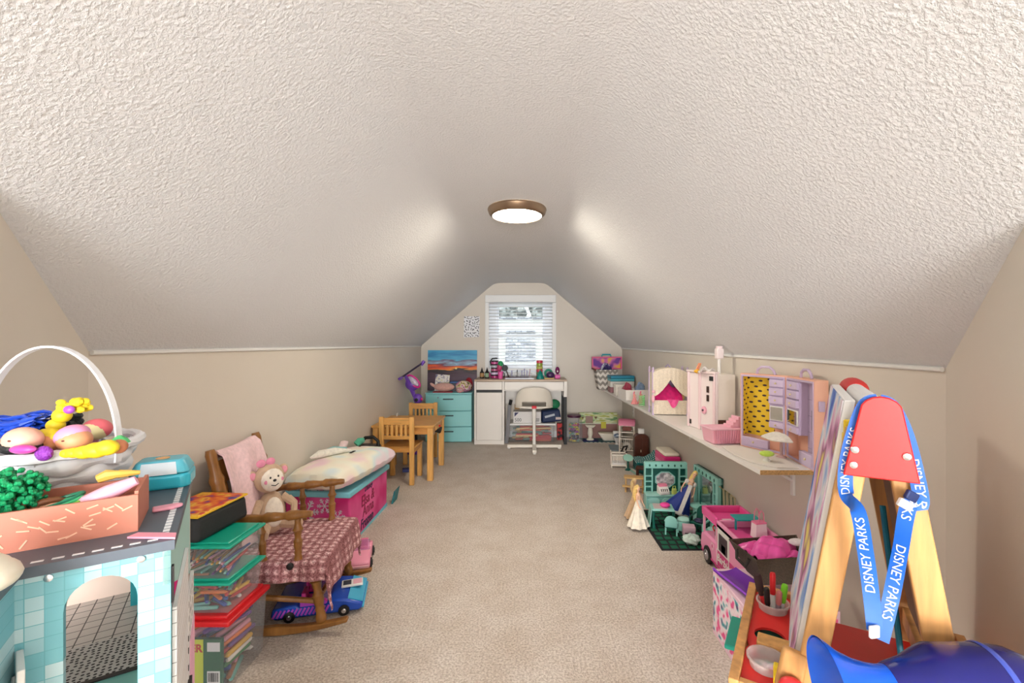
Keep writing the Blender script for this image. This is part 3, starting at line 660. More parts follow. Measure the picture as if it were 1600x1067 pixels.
b = B(); b.box(-.012, .030, -.001, 0, .125, .155); part('label_panel', b, mat((226, 226, 230), .5), t)
b = B(); b.box(-.012, .030, -.001, 0, .02, .06); part('barcode_panel', b, mat((236, 236, 236), .5), t)
b = B()
for k in range(12): b.at().box(-.009+k*.003, -.0077+k*.003+random.random()*.001, -.0016, -.001, .025, .055)
part('barcode', b, BLACK, t)
text_part('lettering', 'ER', .036, mat((190, 30, 40), .5), t, lambda x, y, z: (-.048+x, -.0014-z, .135+y), bold=.001)
# ---- lunch bag
t = thing('lunch_bag', 'black lunch bag with orange printed top on the stacked bins', 'lunch bag', (-1.163, 1.598, .4905), math.radians(-4))
BLKF = mat((38, 40, 42), .7, bmp=.15, bs_=120)
b = B(); b.box(-.105, .085, -.115, .135, 0, .085, .006); part('bag_body', b, BLKF, t, bev=.016)
PR = mat_noise('lunch_print', [(.30, (40, 60, 150)), (.42, (214, 60, 50)), (.52, (240, 130, 50)), (.6, (246, 200, 70)), (.7, (220, 70, 60))], 22, 1.5, .45)
b = B(); b.box(-.098, .078, -.105, .125, .0845, .0925); part('printed_top', b, PR, t, bev=.003)
pts = [(-.1, -.108), (.08, -.108), (.08, .128), (-.1, .128)]
b = B(); b.tube([(x, y, .087) for x, y in pts], .004, 6, closed=True); part('yellow_piping', b, mat((240, 190, 40), .5), t)
b = B(); b.grid(lambda u, v: (.02-.12*u, -.118-.012*math.sin(v*3), .004+.084*(1-v)+.01*math.sin(u*6)), 8, 6, .003)
single('orange_pouch', 'crumpled orange and yellow fabric pouch hanging before the lunch bag', 'pouch', b, mat_noise('orange_pouch', [(.4, (236, 90, 40)), (.6, (240, 190, 60))], 12), (-1.163, 1.603, .4905))
# ---- rocking chair
RCR = math.radians(6)
t = thing('rocking_chair', 'dark wooden child rocking chair with turned posts and quilted seat', 'chair', (-.998, 1.974, 0), RCR)
# local: +x front, y across (near = -)
HW = .20
def turned(a, c, r, n=7, rings=3):
    a, c = Vector(a), Vector(c); pts = []; rr = []
    K = 24
    for i in range(K+1):
        u = i/K; pts.append(a.lerp(c, u)); g = .86+.14*math.sin(u*PI*rings*2); 
        if i in (6, 12, 18): g *= 1.25
        rr.append(r*g)
    rr[0] *= .8; rr[-1] *= .7
    bb = B(); bb.tube(pts, rr, 10); return bb
for s in (-1, 1):
    y = s*HW
    b = B(); b.grid(lambda u, v: (-.30+.56*u, y-.014+.028*v, .045+.42*(u-.5)**2*.32), 20, 1, .0)
    pl = [(-.30+.56*i/16, .004+.30*(i/16-.5)**2*.5) for i in range(17)]
    b = B(); b.prismy(pl+[(x, z+.036-.02*abs(2*i/16-1)) for i, (x, z) in reversed(list(enumerate(pl)))], y-.014, y+.014); part('rocker', b, DARKW, t, bev=.005)
    part('leg', turned((.155, y*.95, .035), (.125, y*.92, .26), .021), DARKW, t)
    part('leg', turned((-.20, y*.95, .04), (-.17, y*.9, .26), .020), DARKW, t)
    part('arm_post', turned((.07, y*1.02, .285), (.07, y*1.04, .465), .0165), DARKW, t)
    part('arm_post', turned((-.06, y*1.02, .285), (-.07, y*1.04, .455), .0145), DARKW, t)
    part('armrest', turned((-.215, y*1.02, .460), (.125, y*1.06, .482), .0195, rings=4), DARKW, t)
    part('back_post', turned((-.17, y*.9, .27), (-.272, y*.9, .735), .026, rings=2), DARKW, t)
b = B(); b.tube([(.14, -HW*.9, .13), (.14, HW*.9, .13)], .011, 8); part('stretcher', b, DARKW, t)
b = B(); b.tube([(-.18, -HW*.9, .13), (-.18, HW*.9, .13)], .011, 8); part('stretcher', b, DARKW, t)
for s in (-1, 1):
    b = B(); b.tube([(-.18, s*HW*.93, .16), (.14, s*HW*.93, .12)], .011, 8); part('stretcher', b, DARKW, t)
b = B(); b.box(-.19, .16, -.21, .21, .258, .283); part('seat', b, DARKW, t, bev=.008)
for k in range(5):
    y = -.13+.065*k; b = B(); b.tube([(-.175, y, .27), (-.25, y, .62)], .009, 8); part('spindle', b, DARKW, t)
b = B(); b.at((-.252, 0, .64), ry=-.2).box(-.012, .012, -.18, .18, -.045, .045); part('back_rail', b, DARKW, t, bev=.006)
# quilt on the seat
QUI = None
m_, nt_, bs_ = nodes('rose_quilt'); v_ = coords(nt_, rot=(0, 0, 0))
vo_ = N(nt_, 'ShaderNodeTexVoronoi', i_Scale=30.0, i_Randomness=.12); nt_.links.new(v_, vo_.inputs['Vector'])
r_ = ramp(nt_, [(.0, C(252, 226, 226)), (.26, C(236, 192, 194)), (.42, C(188, 132, 136)), (.62, C(164, 108, 112))]); nt_.links.new(vo_.outputs['Distance'], r_.inputs[0])
n_n = N(nt_, 'ShaderNodeTexNoise', i_Scale=170.0); nt_.links.new(v_, n_n.inputs['Vector'])
mx_ = N(nt_, 'ShaderNodeMix', data_type='RGBA', blend_type='MULTIPLY'); mx_.inputs[0].default_value = .75
rr_ = ramp(nt_, [(.42, C(160, 130, 130)), (.56, C(255, 255, 255))]); nt_.links.new(n_n.outputs['Fac'], rr_.inputs[0])
nt_.links.new(r_.outputs[0], mx_.inputs[6]); nt_.links.new(rr_.outputs[0], mx_.inputs[7]); nt_.links.new(mx_.outputs[2], bs_.inputs['Base Color'])
bs_.inputs['Roughness'].default_value = .9; QUI = m_
q = thing('seat_quilt', 'dusty rose patterned quilted cover draped on the rocking chair seat', 'quilt', t.matrix_basis @ Vector((0, 0, 0)), RCR)
def qf(u, v):
    x = -.20+.50*u; y = -.30+.60*v; z = .302
    ox = max(0, x-.165); oy = max(0, abs(y)-.215); sg = 1 if y > 0 else -1
    w = .008*math.sin(x*55+1)*(oy > 0)+.010*math.sin(y*42)*(ox > 0)
    if ox > 0: x = .165+min(ox, .018)+.15*ox+.006*math.sin(y*40); z -= max(0, ox-.012)*1.0
    if oy > 0: y = sg*(.215+min(oy, .014)+.12*oy+w*.6); z -= max(0, oy-.010)*1.0
    z += .004*math.sin(u*40)*math.sin(v*44)*(ox == 0 and oy == 0)
    return (x, y, z)
b = B(); b.grid(qf, 50, 60, .008); part('quilted_panel', b, QUI, q)
b = B(); b.at((.05, -.232, .286), rx=PI/2).lathe([(.013, -.004), (.013, .004), (.006, .006)], 14); part('button', b, BLACK, q)
# pink blanket over the back
q = thing('blanket', 'pale pink plush blanket draped over the rocking chair back', 'blanket', t.matrix_basis @ Vector((0, 0, 0)), RCR)
BPATH = [(-.300, .690), (-.300, .700), (-.298, .712), (-.286, .722), (-.262, .728), (-.236, .705), (-.205, .60), (-.184, .48), (-.168, .38), (-.160, .315)]
def bf(u, v):
    y = -.150+.30*v; k = u*(len(BPATH)-1); i = min(int(k), len(BPATH)-2); f = k-i
    x = BPATH[i][0]*(1-f)+BPATH[i+1][0]*f; z = BPATH[i][1]*(1-f)+BPATH[i+1][1]*f
    return (x+.006*math.sin(v*11+u*3)*(u > .5), y+.02*u*(v-.5), z-.012*math.sin(v*PI)*(1-u))
b = B(); b.grid(bf, 40, 26, .007); part('blanket_cloth', b, cloth(248, 212, 216), q)
# plush toy
PM = t.matrix_basis
q = thing('plush_monkey', 'tan plush monkey with pink bow leaning on the pink blanket', 'plush toy', PM @ Vector((-.119, .028, .314)), RCR-PI/2*.62+.9)
TAN = cloth(206, 176, 148); CRM = cloth(244, 234, 220)
q.rotation_euler = (math.radians(-9), 0, math.radians(62)); q.scale = (1.2, .72, 1.25)
b = B(); b.ell((0, .01, .075), (.055, .035, .075)); part('body', b, TAN, q)
b = B(); b.ell((0, -.018, .075), (.036, .016, .052)); part('belly', b, CRM, q)
b = B(); b.ell((0, 0, .195), (.058, .046, .052)); part('head', b, TAN, q)
b = B(); b.ell((0, -.032, .188), (.044, .022, .040)); part('face', b, CRM, q)
for s in (-1, 1):
    b = B(); b.ell((s*.060, .008, .213), (.020, .010, .020)); e_ = part('ear', b, TAN, q); b = B(); b.ell((s*.060, -.002, .213), (.013, .004, .013)); part('inner_ear', b, cloth(240, 160, 180), e_)
    b = B(); b.ell((s*.015, -.053, .198), (.0035, .002, .004), 8, 6); part('eye', b, BLACK, q)
    b = B(); b.ell((s*.030, -.0465, .185), (.008, .003, .007), 8, 6); part('cheek', b, cloth(230, 140, 170), q)
    b = B(); b.tube([(s*.045, 0, .12), (s*.075, -.03, .085), (s*.06, -.055, .045)], [.016, .015, .013], 8); part('arm', b, TAN, q)
    b = B(); b.tube([(s*.03, 0, .03), (s*.055, -.05, .018), (s*.07, -.085, .015)], [.02, .018, .016], 8); part('leg', b, TAN, q)
    b = B(); b.ell((s*.018-.012, -.012, .252), (.018, .010, .014)); part('bow_loop', b, cloth(240, 150, 180), q)
b = B(); b.ell((0, -.053, .186), (.007, .004, .005), 8, 6); part('nose', b, BLACK, q)
b = B(); b.tube([(-.014, -.0515, .172), (0, -.053, .167), (.014, -.0515, .172)], .0016, 5); part('smile', b, BLACK, q)
b = B(); b.tube([(.05, .02, .03), (.085, .0, .04), (.085, -.01, .09), (.07, 0, .11)], .009, 8); part('tail', b, TAN, q)
# ---- toy cars under and behind the rocking chair
def toy_car(name, label, p, rz, L, Wd, H, body, trim, inner, two=None):
    t = thing(name, label, 'toy car', p, rz); l, w = L/2, Wd/2
    prof = [(-l, H*.25), (-l*.96, H*.55), (-l*.45, H*.66), (-l*.40, H*.52), (l*.18, H*.52), (l*.26, H*.68), (l*.62, H*.62), (l*.97, H*.42), (l, H*.22), (l*.9, H*.12), (-l*.9, H*.12)]
    b = B(); b.prismy(prof, -w, w); part('body', b, body, t, bev=H*.07)
    b = B(); b.prismy([(l*.10, H*.6), (l*.24, H*.62), (-l*.0, H*1.0), (-l*.06, H*1.0)], -w*.9, w*.9); part('windshield', b, clear('car_glass_%s' % name, (210, 150, 210), .25), t)
    for s in (-1, 1):
        b = B(); b.box(-l*.32+.0, -l*.12, s*w*.45-w*.3, s*w*.45+w*.3, H*.45, H*.62); b.box(-l*.38, -l*.28, s*w*.45-w*.3, s*w*.45+w*.3, H*.5, H*.95); part('seat', b, inner, t, bev=.004)
        for x in (-l*.6, l*.58):
            b = B(); b.at((x, s*w*.96, H*.21), rx=PI/2).lathe([(H*.10, -.012), (H*.21, -.010), (H*.21, .010), (H*.10, .012)], 18); wh_ = part('wheel', b, BLACK, t)
            b = B(); b.at((x, s*w*.96+s*.010, H*.21), rx=PI/2).lathe([(H*.12, -.005), (H*.09, .004), (H*.03, .006)], 12); part('hubcap', b, CHROME, wh_)
    if two:
        for s in (-1, 1):
            b = B()
            for k in range(14): b.at((-l*.9+k*l*.085, s*(w+.0012), H*.36), ry=.5).box(-l*.022, l*.022, -.001, .001, -H*.16, H*.16)
            o_ = part('side_stripes', b, two, t); o_['kind'] = 'stuff'
        b = B(); b.hexa([(l*.66, -w*.9, H*.60), (l*.99, -w*.9, H*.41), (l*.99, w*.9, H*.41), (l*.66, w*.9, H*.60)], [(l*.66, -w*.9, H*.66), (l*.99, -w*.9, H*.46), (l*.99, w*.9, H*.46), (l*.66, w*.9, H*.66)]); part('hood_panel', b, trim, t)
        b = B(); b.tube([(l*.20, -w*.92, H*.62), (-l*.03, -w*.88, H*1.02), (-l*.03, w*.88, H*1.02), (l*.20, w*.92, H*.62)], H*.035, 8); part('windshield_frame', b, inner, t)
        for s in (-1, 1):
            b = B(); b.box(-l*.38, l*.2, s*w*.9-.004, s*w*.9+.004, H*.52, H*.70); part('door_ledge', b, two, t)
    b = B(); b.box(l*.96, l*1.02, -w*.95, w*.95, H*.18, H*.30); part('bumper', b, trim, t, bev=.003)
    return t
p = F(478, 975); toy_car('toy_convertible', 'blue and purple toy convertible on the carpet under the rocking chair', (-.905, 1.985, 0), math.radians(14), .36, .21, .105, mat((34, 80, 190), .25), mat((70, 180, 220), .3), mat((214, 60, 150), .4), mat((190, 80, 210), .4))
toy_car('toy_car', 'pale pink toy car tucked between rocking chair and pink chest', (-.90, 2.37, 0), math.radians(-75), .24, .15, .115, mat((246, 158, 184), .3), mat((250, 190, 205), .3), mat((240, 130, 165), .4))
t = thing('toy_phone', 'white and pink toy phone lying on the blue convertible', 'toy phone', (-.79, 2.03, .0680), math.radians(20))
b = B(); b.box(-.045, .045, -.028, .028, 0, .010); part('body', b, WHITE, t, bev=.003)
b = B(); b.box(.004, .040, -.022, .022, .0098, .0108); part('pink_panel', b, mat((246, 190, 206), .4), t)
b = B(); b.box(-.038, -.004, -.02, .02, .0098, .0105); part('screen', b, mat((60, 66, 80), .2), t)
# ================================================================ left far side and back wall
# ---- toy chest
t = thing('toy_chest', 'hot pink cloth toy chest with light blue lid against the wall', 'toy chest', (-1.01, 2.59, 0))
o0 = Vector((-1.01, 2.59, 0))
cb = [Vector((-1.305, 2.45, 0)), Vector((-1.01, 2.59, 0)), Vector((-1.0, 3.20, 0)), Vector((-1.305, 3.10, 0))]
ct = [Vector((-1.315, 2.43, .358)), Vector((-1.02, 2.565, .302)), Vector((-1.0, 3.21, .287)), Vector((-1.315, 3.10, .33))]
m_, nt_, bs_ = nodes('pink_chest_print'); v_ = coords(nt_); sx = N(nt_, 'ShaderNodeSeparateXYZ'); nt_.links.new(v_, sx.inputs[0])
nz = N(nt_, 'ShaderNodeTexNoise', i_Scale=5.0); nt_.links.new(v_, nz.inputs['Vector'])
r_ = ramp(nt_, [(.35, C(214, 20, 120)), (.62, C(238, 96, 168))]); nt_.links.new(nz.outputs['Fac'], r_.inputs[0]); nt_.links.new(r_.outputs[0], bs_.inputs['Base Color']); bs_.inputs['Roughness'].default_value = .45
b = B(); b.hexa([p-o0 for p in cb], [p-o0 for p in ct]); part('chest_body', b, m_, t, bev=.008)
LB = mat((128, 206, 224), .5); 
e = .014
lo = [p-o0+Vector((0, 0, -.028)) for p in ct]; cen = sum(lo, Vector())/4
lo = [Vector((p.x+(e if p.x > cen.x else .006), p.y+(e if p.y > cen.y else -e), p.z)) for p in lo]
b = B(); b.hexa(lo, [p+Vector((0, 0, .034)) for p in lo]); part('lid', b, LB, t, bev=.008)
b = B(); b.hexa([lo[0]+Vector((.02, .02, .0335)), lo[1]+Vector((-.02, .02, .0335)), lo[2]+Vector((-.02, -.02, .0335)), lo[3]+Vector((.02, -.02, .0335))], [lo[0]+Vector((.02, .02, .0352)), lo[1]+Vector((-.02, .02, .0352)), lo[2]+Vector((-.02, -.02, .0352)), lo[3]+Vector((.02, -.02, .0352))])
part('printed_lid_panel', b, mat_noise('lid_scribble', [(.44, (232, 236, 240)), (.50, (90, 120, 160)), (.53, (230, 232, 240)), (.6, (226, 170, 200))], 26, 3, .5), t)
def on_face(a, c, at_, ct_, lift=.0025):   # bilinear map on a chest face: s,tt in 0..1
    A, Bc, At, Bt = a-o0, c-o0, at_-o0, ct_-o0; n = (Bc-A).cross(At-A).normalized()
    return lambda s, tt, l=0: (A.lerp(Bc, s)).lerp(At.lerp(Bt, s), tt)+n*(lift+l)
nf = on_face(cb[0], cb[1], ct[0], ct[1]); rf = on_face(cb[1], cb[2], ct[1], ct[2])
SNOW = mat((236, 224, 240), .5)
def flake(cx, cz, r):
    b = B(); W_, H_ = .33, .28
    for k in range(6):
        a = k*PI/3
        def bar(x0_, z0_, x1_, z1_, w):
            d = Vector((x1_-x0_, z1_-z0_)); n2 = Vector((-d.y, d.x)).normalized()*w
            q_ = [(x0_+n2.x, z0_+n2.y), (x1_+n2.x, z1_+n2.y), (x1_-n2.x, z1_-n2.y), (x0_-n2.x, z0_-n2.y)]
            b.add([nf(cx+x/W_, cz+z/H_) for x, z in q_]+[nf(cx+x/W_, cz+z/H_, .001) for x, z in q_], [(0, 1, 2, 3), (4, 7, 6, 5), (0, 4, 5, 1), (1, 5, 6, 2), (2, 6, 7, 3), (3, 7, 4, 0)])
        ca, sa = math.cos(a), math.sin(a); bar(0, 0, r*ca, r*sa, r*.055)
        for f_, l_ in ((.5, .3), (.75, .24)):
            for s in (-1, 1): bar(f_*r*ca, f_*r*sa, f_*r*ca+l_*r*math.cos(a+s*.9), f_*r*sa+l_*r*math.sin(a+s*.9), r*.05)
    o_ = part('snowflake', b, SNOW, t, ang=0)
flake(.32, .66, .062); flake(.60, .76, .04); flake(.80, .55, .04); flake(.86, .30, .028); flake(.12, .35, .035)
INK = mat((150, 24, 70), .5); INK2 = mat((50, 40, 80), .5)
L_ = .61; H_ = .27
text_part('lettering', 'Elsa &', .085, INK, t, lambda x, y, z: rf(.42+x/L_, .62+y/H_, z), font_shear=.2, bold=.001)
text_part('lettering', 'Anna', .085, INK, t, lambda x, y, z: rf(.42+x/L_, .40+y/H_, z), font_shear=.2, bold=.001)
text_part('lettering', 'Frozen', .075, INK2, t, lambda x, y, z: rf(.38+x/L_, .17+y/H_, z), font_shear=.25, bold=.001)
text_part('lettering', 'Disney', .045, INK2, t, lambda x, y, z: rf(.45+x/L_, .84+y/H_, z), font_shear=.25)
b = B(); b.add([rf(.0, .0, 0), rf(1, 0, 0), rf(1, .10, 0), rf(0, .03, 0), rf(.0, .0, .001), rf(1, 0, .001), rf(1, .10, .001), rf(0, .03, .001)], [(0, 1, 2, 3), (4, 7, 6, 5), (0, 4, 5, 1), (1, 5, 6, 2), (2, 6, 7, 3), (3, 7, 4, 0)]); part('blue_hem', b, LB, t)
# ---- pastel pillow with unicorn horn
PAS = mat_noise('pastel_pillow', [(.32, (246, 214, 224)), (.42, (248, 238, 222)), (.50, (246, 244, 228)), (.58, (224, 238, 240)), (.68, (246, 222, 232))], 4.5, 1.0, .85, bmp=0)
pc = Vector((-1.118, 2.79, .3055))
t = thing('pillow', 'pastel tie dye pillow with felt horn lying on the toy chest', 'pillow', pc, math.radians(84))
def pil(u, v, s):
    x, y = (u*2-1), (v*2-1); e_ = max(0, (1-abs(x)**4)*(1-abs(y)**4)); th = .078*e_**.36
    k = .96+.04*(abs(x)+abs(y))/2*1.0
    ridg = .003*math.sin(x*24+y*8)*(1-e_)
    return (x*.40*(1-.03*(y*y))*k, y*.170*(1-.05*(x*x))*k, .088+s*th*(.75 if s < 0 else 1)+ridg-.012*x)
b = B(); b.grid(lambda u, v: pil(u, v, 1), 40, 30); b.grid(lambda u, v: pil(u, v, -1), 40, 30); part('cushion', b, PAS, t)
CREAMF = cloth(240, 236, 226)
b = B(); b.at((-.06, .06, .170), rx=-.2).tube([(.12, -.05, -.004), (.03, .0, .02), (-.06, .045, .030), (-.12, .07, .026)], [.008, .022, .024, .006], 10); part('horn', b, CREAMF, t)
b = B(); b.at((-.0, .09, .176)).tube([(.10, -.03, .0), (.0, .0, .012), (-.10, .05, .01)], [.010, .024, .008], 10); part('ear', b, cloth(150, 206, 206), t)
b = B(); b.at((.12, .10, .178)).tube([(-.06, -.02, .0), (.02, .0, .014), (.12, .03, .006)], [.012, .026, .010], 10); part('ear', b, cloth(240, 214, 216), t)
for (x, y) in ((-.01, -.015), (.17, .015)):
    for k in range(5):
        b = B(); b.tube([(x+k*.011, y-.004, .176), (x+k*.013-.004, y-.02, .1765)], .0028, 5); part('eyelash', b, BLACK, t)
b = B(); b.at((0, 0, 0)).tube([(0, 0, 0), (.02, .02, .02), (.05, .02, .03)], [.024, .028, .018], 10)
single('green_sock_roll', 'rolled mint green fabric at the wall end of the pillow', 'cloth', b, cloth(96, 196, 162), (-1.255, 3.292, .4190))
t = thing('toy_carrier', 'black toy carrier with arched handle between chest and table', 'toy carrier', (-1.18, 3.36, 0))
b = B(); b.box(-.10, .08, -.09, .09, 0, .40, .01); part('shell', b, mat((40, 36, 44), .5), t, bev=.02)
b = B(); b.tube([(-.085, 0, .34), (-.07, 0, .41), (-.03, 0, .455), (.03, 0, .46), (.065, 0, .43), (.07, 0, .34)], .013, 8); part('handle', b, BLACK, t)
b = B(); b.hexa([(-.006, -.05, 0), (.006, -.05, 0), (.006, .06, 0), (-.006, .06, 0)], [(.014, -.05, .09), (.026, -.05, .10), (.026, .06, .10), (.014, .06, .09)])
single('teal_folder', 'teal folder leaning behind the far corner of the chest', 'folder', b, mat((40, 130, 140), .5), (-.975, 3.29, 0))
# ---- kids table and chairs
TX0, TX1, TY0, TY1, TZ = -1.312, -.785, 3.775, 4.33, .47
t = thing('kids_table', 'small square honey pine play table against the wall', 'table', ((TX0+TX1)/2, (TY0+TY1)/2, 0))
w, d = (TX1-TX0)/2, (TY1-TY0)/2
b = B(); b.box(-w, w, -d, d, TZ-.022, TZ); part('tabletop', b, wood((222, 164, 88), (.8, 8, 8)), t, bev=.006)
for sx_ in (-1, 1):
    for sy_ in (-1, 1):
        b = B(); b.cb((sx_*(w-.034), sy_*(d-.034), (TZ-.022)/2), (.048, .048, TZ-.022)); part('leg', b, PINE, t, bev=.004)
for s in (-1, 1):
    b = B(); b.box(-w+.058, w-.058, s*(d-.03)-.009, s*(d-.03)+.009, TZ-.078, TZ-.022); part('apron', b, wood((214, 152, 78), (.8, 8, 8)), t)
    b = B(); b.box(s*(w-.03)-.009, s*(w-.03)+.009, -d+.058, d-.058, TZ-.078, TZ-.022); part('apron', b, wood((214, 152, 78), (8, .8, 8)), t)
b = B(); b.box(w-.024, w-.010, -.10, .10, TZ-.070, TZ-.030); dr = part('drawer', b, PINE, t, bev=.003)
b = B(); b.at((w-.005, 0, TZ-.05), ry=PI/2).lathe([(.006, -.006), (.011, .004), (.006, .01)], 10); part('knob', b, RED, dr)
b = B(); b.tube([(.0, 0, 0), (.02, .06, -.015), (.025, .14, .0)], [.012, .022, .010], 8); single('black_strap', 'black strap hanging under the edge of the play table', 'strap', b, BLACK, (-.815, 4.0, .386))
def kchair(label, p, rz):
    t = thing('kids_chair', label, 'chair', p, rz, 'pine chairs at the play table')
    # back posts at y=0, seat runs to +y
    for s in (-1, 1):
        b = B(); b.box(s*.125-.019, s*.125+.019, -.015, .015, 0, .56); part('back_post', b, PINE, t, bev=.004)
        b = B(); b.box(s*.12-.019, s*.12+.019, .255, .29, 0, .285); part('leg', b, PINE, t, bev=.004)
        b = B(); b.box(s*.125-.009, s*.125+.009, .015, .257, .255, .29); part('side_rail', b, wood((214, 152, 78), (8, .8, 8)), t)
    b = B(); b.box(-.107, .107, -.011, .011, .495, .552); part('top_rail', b, wood((222, 164, 88), (.8, 8, 8)), t, bev=.004)
    b = B(); b.box(-.107, .107, -.011, .011, .375, .405); part('lower_rail', b, wood((222, 164, 88), (.8, 8, 8)), t, bev=.003)
    for k in range(5):
        b = B(); x = -.076+.038*k; b.box(x-.009, x+.009, -.006, .006, .405, .495); part('back_slat', b, PINE, t)
    b = B(); b.box(-.145, .145, .016, .30, .29, .308); part('seat', b, wood((222, 164, 88), (.8, 8, 8)), t, bev=.005)
    b = B(); b.box(-.107, .107, -.010, .010, .27, .308); part('rear_rail', b, wood((214, 152, 78), (.8, 8, 8)), t)
    return t
kchair('pine child chair with its slatted back between toy chest and table', (-1.068, 3.68, 0), math.radians(-1))
kchair('pine child chair on the drawer unit side of the play table', (-1.062, 4.60, 0), PI+math.radians(2))
# clutter on the far chair
b = B(); b.ell((0, 0, 0), (.09, .06, .05)); single('stuffed_bag', 'dark green bag on the far pine chair under the table', 'bag', b, cloth(70, 84, 48), (-.98, 4.42, .36))
b = B(); b.box(-.04, .04, -.03, .03, 0, .03); single('toy_block_box', 'small blue toy box on the carpet below the table', 'toy box', b, mat((70, 80, 150), .5), (-1.09, 4.075, 0), .3, bev=.004)
b = B(); b.tube([(0, 0, 0), (0, 0, .02), (.01, 0, .03)], [.006, .008, .004], 8); single('night_light', 'tiny white peg standing on the back of the play table', 'peg', b, WHITE, (-1.24, 4.28, .47))
# ---- purple toy vacuum in the corner
VC = Vector((-1.15, 4.79, 0))
PUR = plastic(120, 76, 190); 
t = thing('toy_vacuum', 'purple and magenta toy vacuum standing in the far corner', 'toy vacuum', VC, 0)
P = lambda px, py, Y=4.79: D(px, py, Y)-VC
b = B(); b.tube([P(650, 628), P(650, 665), (P(650, 665).x, 0, .06)], .016, 10); part('lower_pole', b, BLACK, t)
b = B(); b.box(-.13, .02, -.10, .06, 0, .06, .01); part('floor_head', b, PUR, t, bev=.015)
b = B(); b.tube([P(623, 592, 4.53), P(630, 588, 4.62), P(660, 567, 4.79)], .010, 8); part('handle_bar', b, mat((50, 40, 70), .4), t)
b = B(); b.tube([P(658, 570), P(663, 564)], .018, 10); part('grip', b, PUR, t)
b = B(); b.tube([P(624, 592, 4.50), P(628, 590, 4.56)], .014, 10); part('grip', b, PUR, t)
b = B(); b.at(P(644, 600), ry=.6).ell((0, 0, 0), (.076, .062, .070)); part('dust_cup', b, PUR, t)
b = B(); b.at(P(648, 594)+Vector((0, -.045, 0)), ry=.75).lathe([(.02, -.004)], 8, cap=False) if False else b.at(P(648, 595)+Vector((0, -.048, 0)), ry=.75, rx=PI/2).tube([(.085*math.cos(a), .038*math.sin(a), 0) for a in [i*2*PI/20 for i in range(20)]], .010, 8, closed=True); part('magenta_ring', b, mat((220, 50, 150), .35), t)
b = B(); b.at(P(648, 595)+Vector((0, -.05, 0)), ry=.75).ell((0, 0, 0), (.07, .02, .03)); part('clear_window', b, mat((210, 200, 220), .2), t)
b = B(); b.tube([P(633, 586, 4.64), P(640, 600, 4.76), P(648, 620)], [.014, .026, .02], 8); part('neck', b, PUR, t)
b = B(); b.at(P(653, 623)).ell((0, 0, 0), (.05, .04, .055)); part('motor_housing', b, PUR, t)
b = B(); b.at(P(652, 624)+Vector((0, -.04, 0)), rx=PI/2).lathe([(.018, -.004), (.018, .006), (.008, .008)], 14); part('dial', b, BLACK, t)
b = B(); b.at(P(660, 623)+Vector((0, -.036, 0))).ell((0, 0, 0), (.012, .01, .016)); part('button', b, HOTPINK, t)
# ---- aqua drawer unit
AX0, AX1, AY0, AZ = -1.203, -.648, 5.30, .585
t = thing('drawer_unit', 'aqua plastic three drawer unit beside the desk', 'drawers', ((AX0+AX1)/2, AY0, 0))
w = (AX1-AX0)/2; AQ = mat((150, 222, 224), .4, bmp=.25, bs_=240); 
b = B(); b.box(-w+.008, w-.008, .02, .29, 0, AZ-.012); part('carcass', b, AQ, t, bev=.004)
def bow(u): return -.022*(1-(2*u-1)**2)
def bowbox(z0_, z1_, y1_=.02, ww=None):
    b = B(); k = 10; ww = ww or w; lo = [(-ww+2*ww*i/k, bow(i/k), z0_) for i in range(k+1)]+[(ww, y1_, z0_), (-ww, y1_, z0_)]
    b.hexa(lo, [(x, y, z1_) for x, y, _ in lo]); return b
part('top_panel', bowbox(AZ-.014, AZ, .29), AQ, t, bev=.003)
zz = [.004, .185, .372, AZ-.018]
for k in range(3):
    dr = part('drawer', bowbox(zz[k]+.004, zz[k+1]-.004, .02, w-.004), AQ, t, bev=.004)
    zt_ = zz[k+1]-.055
    b = B(); b.box(-.062, .062, -.030, -.016, zt_-.006, zt_+.006); part('handle_slot', b, mat((44, 60, 66), .5), dr, bev=.003)
b = B(); b.at((-.12, -.022, .53), rx=PI/2).lathe([(.008, 0), (.008, .002)], 10); part('sticker', b, mat((150, 140, 170), .5), t)
# painting
t = thing('painting', 'sunset canvas painting leaning on the wall above the aqua drawers', 'painting', (-.925, 5.565, AZ))
pw, ph = .305, .50
m_, nt_, bs_ = nodes('sunset_paint'); v_ = coords(nt_); sx = N(nt_, 'ShaderNodeSeparateXYZ'); nt_.links.new(v_, sx.inputs[0])
mp = coords(nt_, (1.2, 1, 9)); nz = N(nt_, 'ShaderNodeTexNoise', i_Scale=3.0, i_Detail=4.0); nt_.links.new(mp, nz.inputs['Vector'])
ma = N(nt_, 'ShaderNodeMath', operation='MULTIPLY_ADD'); ma.inputs[1].default_value = .34; nt_.links.new(nz.outputs['Fac'], ma.inputs[0])
mb = N(nt_, 'ShaderNodeMath', operation='MULTIPLY'); mb.inputs[1].default_value = 1/ph; nt_.links.new(sx.outputs['Z'], mb.inputs[0]); nt_.links.new(mb.outputs[0], ma.inputs[2])
sb_ = N(nt_, 'ShaderNodeMath', operation='SUBTRACT'); sb_.inputs[1].default_value = .17; nt_.links.new(ma.outputs[0], sb_.inputs[0])
r_ = ramp(nt_, [(0, C(50, 30, 50)), (.30, C(84, 56, 76)), (.44, C(70, 40, 56)), (.47, C(30, 22, 30)), (.50, C(34, 24, 30)), (.52, C(250, 150, 30)), (.58, C(236, 84, 24)), (.64, C(110, 50, 70)), (.68, C(160, 200, 226)), (.74, C(110, 70, 110)), (.78, C(90, 190, 226)), (.9, C(30, 130, 190)), (1, C(70, 180, 220))])
nt_.links.new(sb_.outputs[0], r_.inputs[0]); nt_.links.new(r_.outputs[0], bs_.inputs['Base Color']); bs_.inputs['Roughness'].default_value = .45
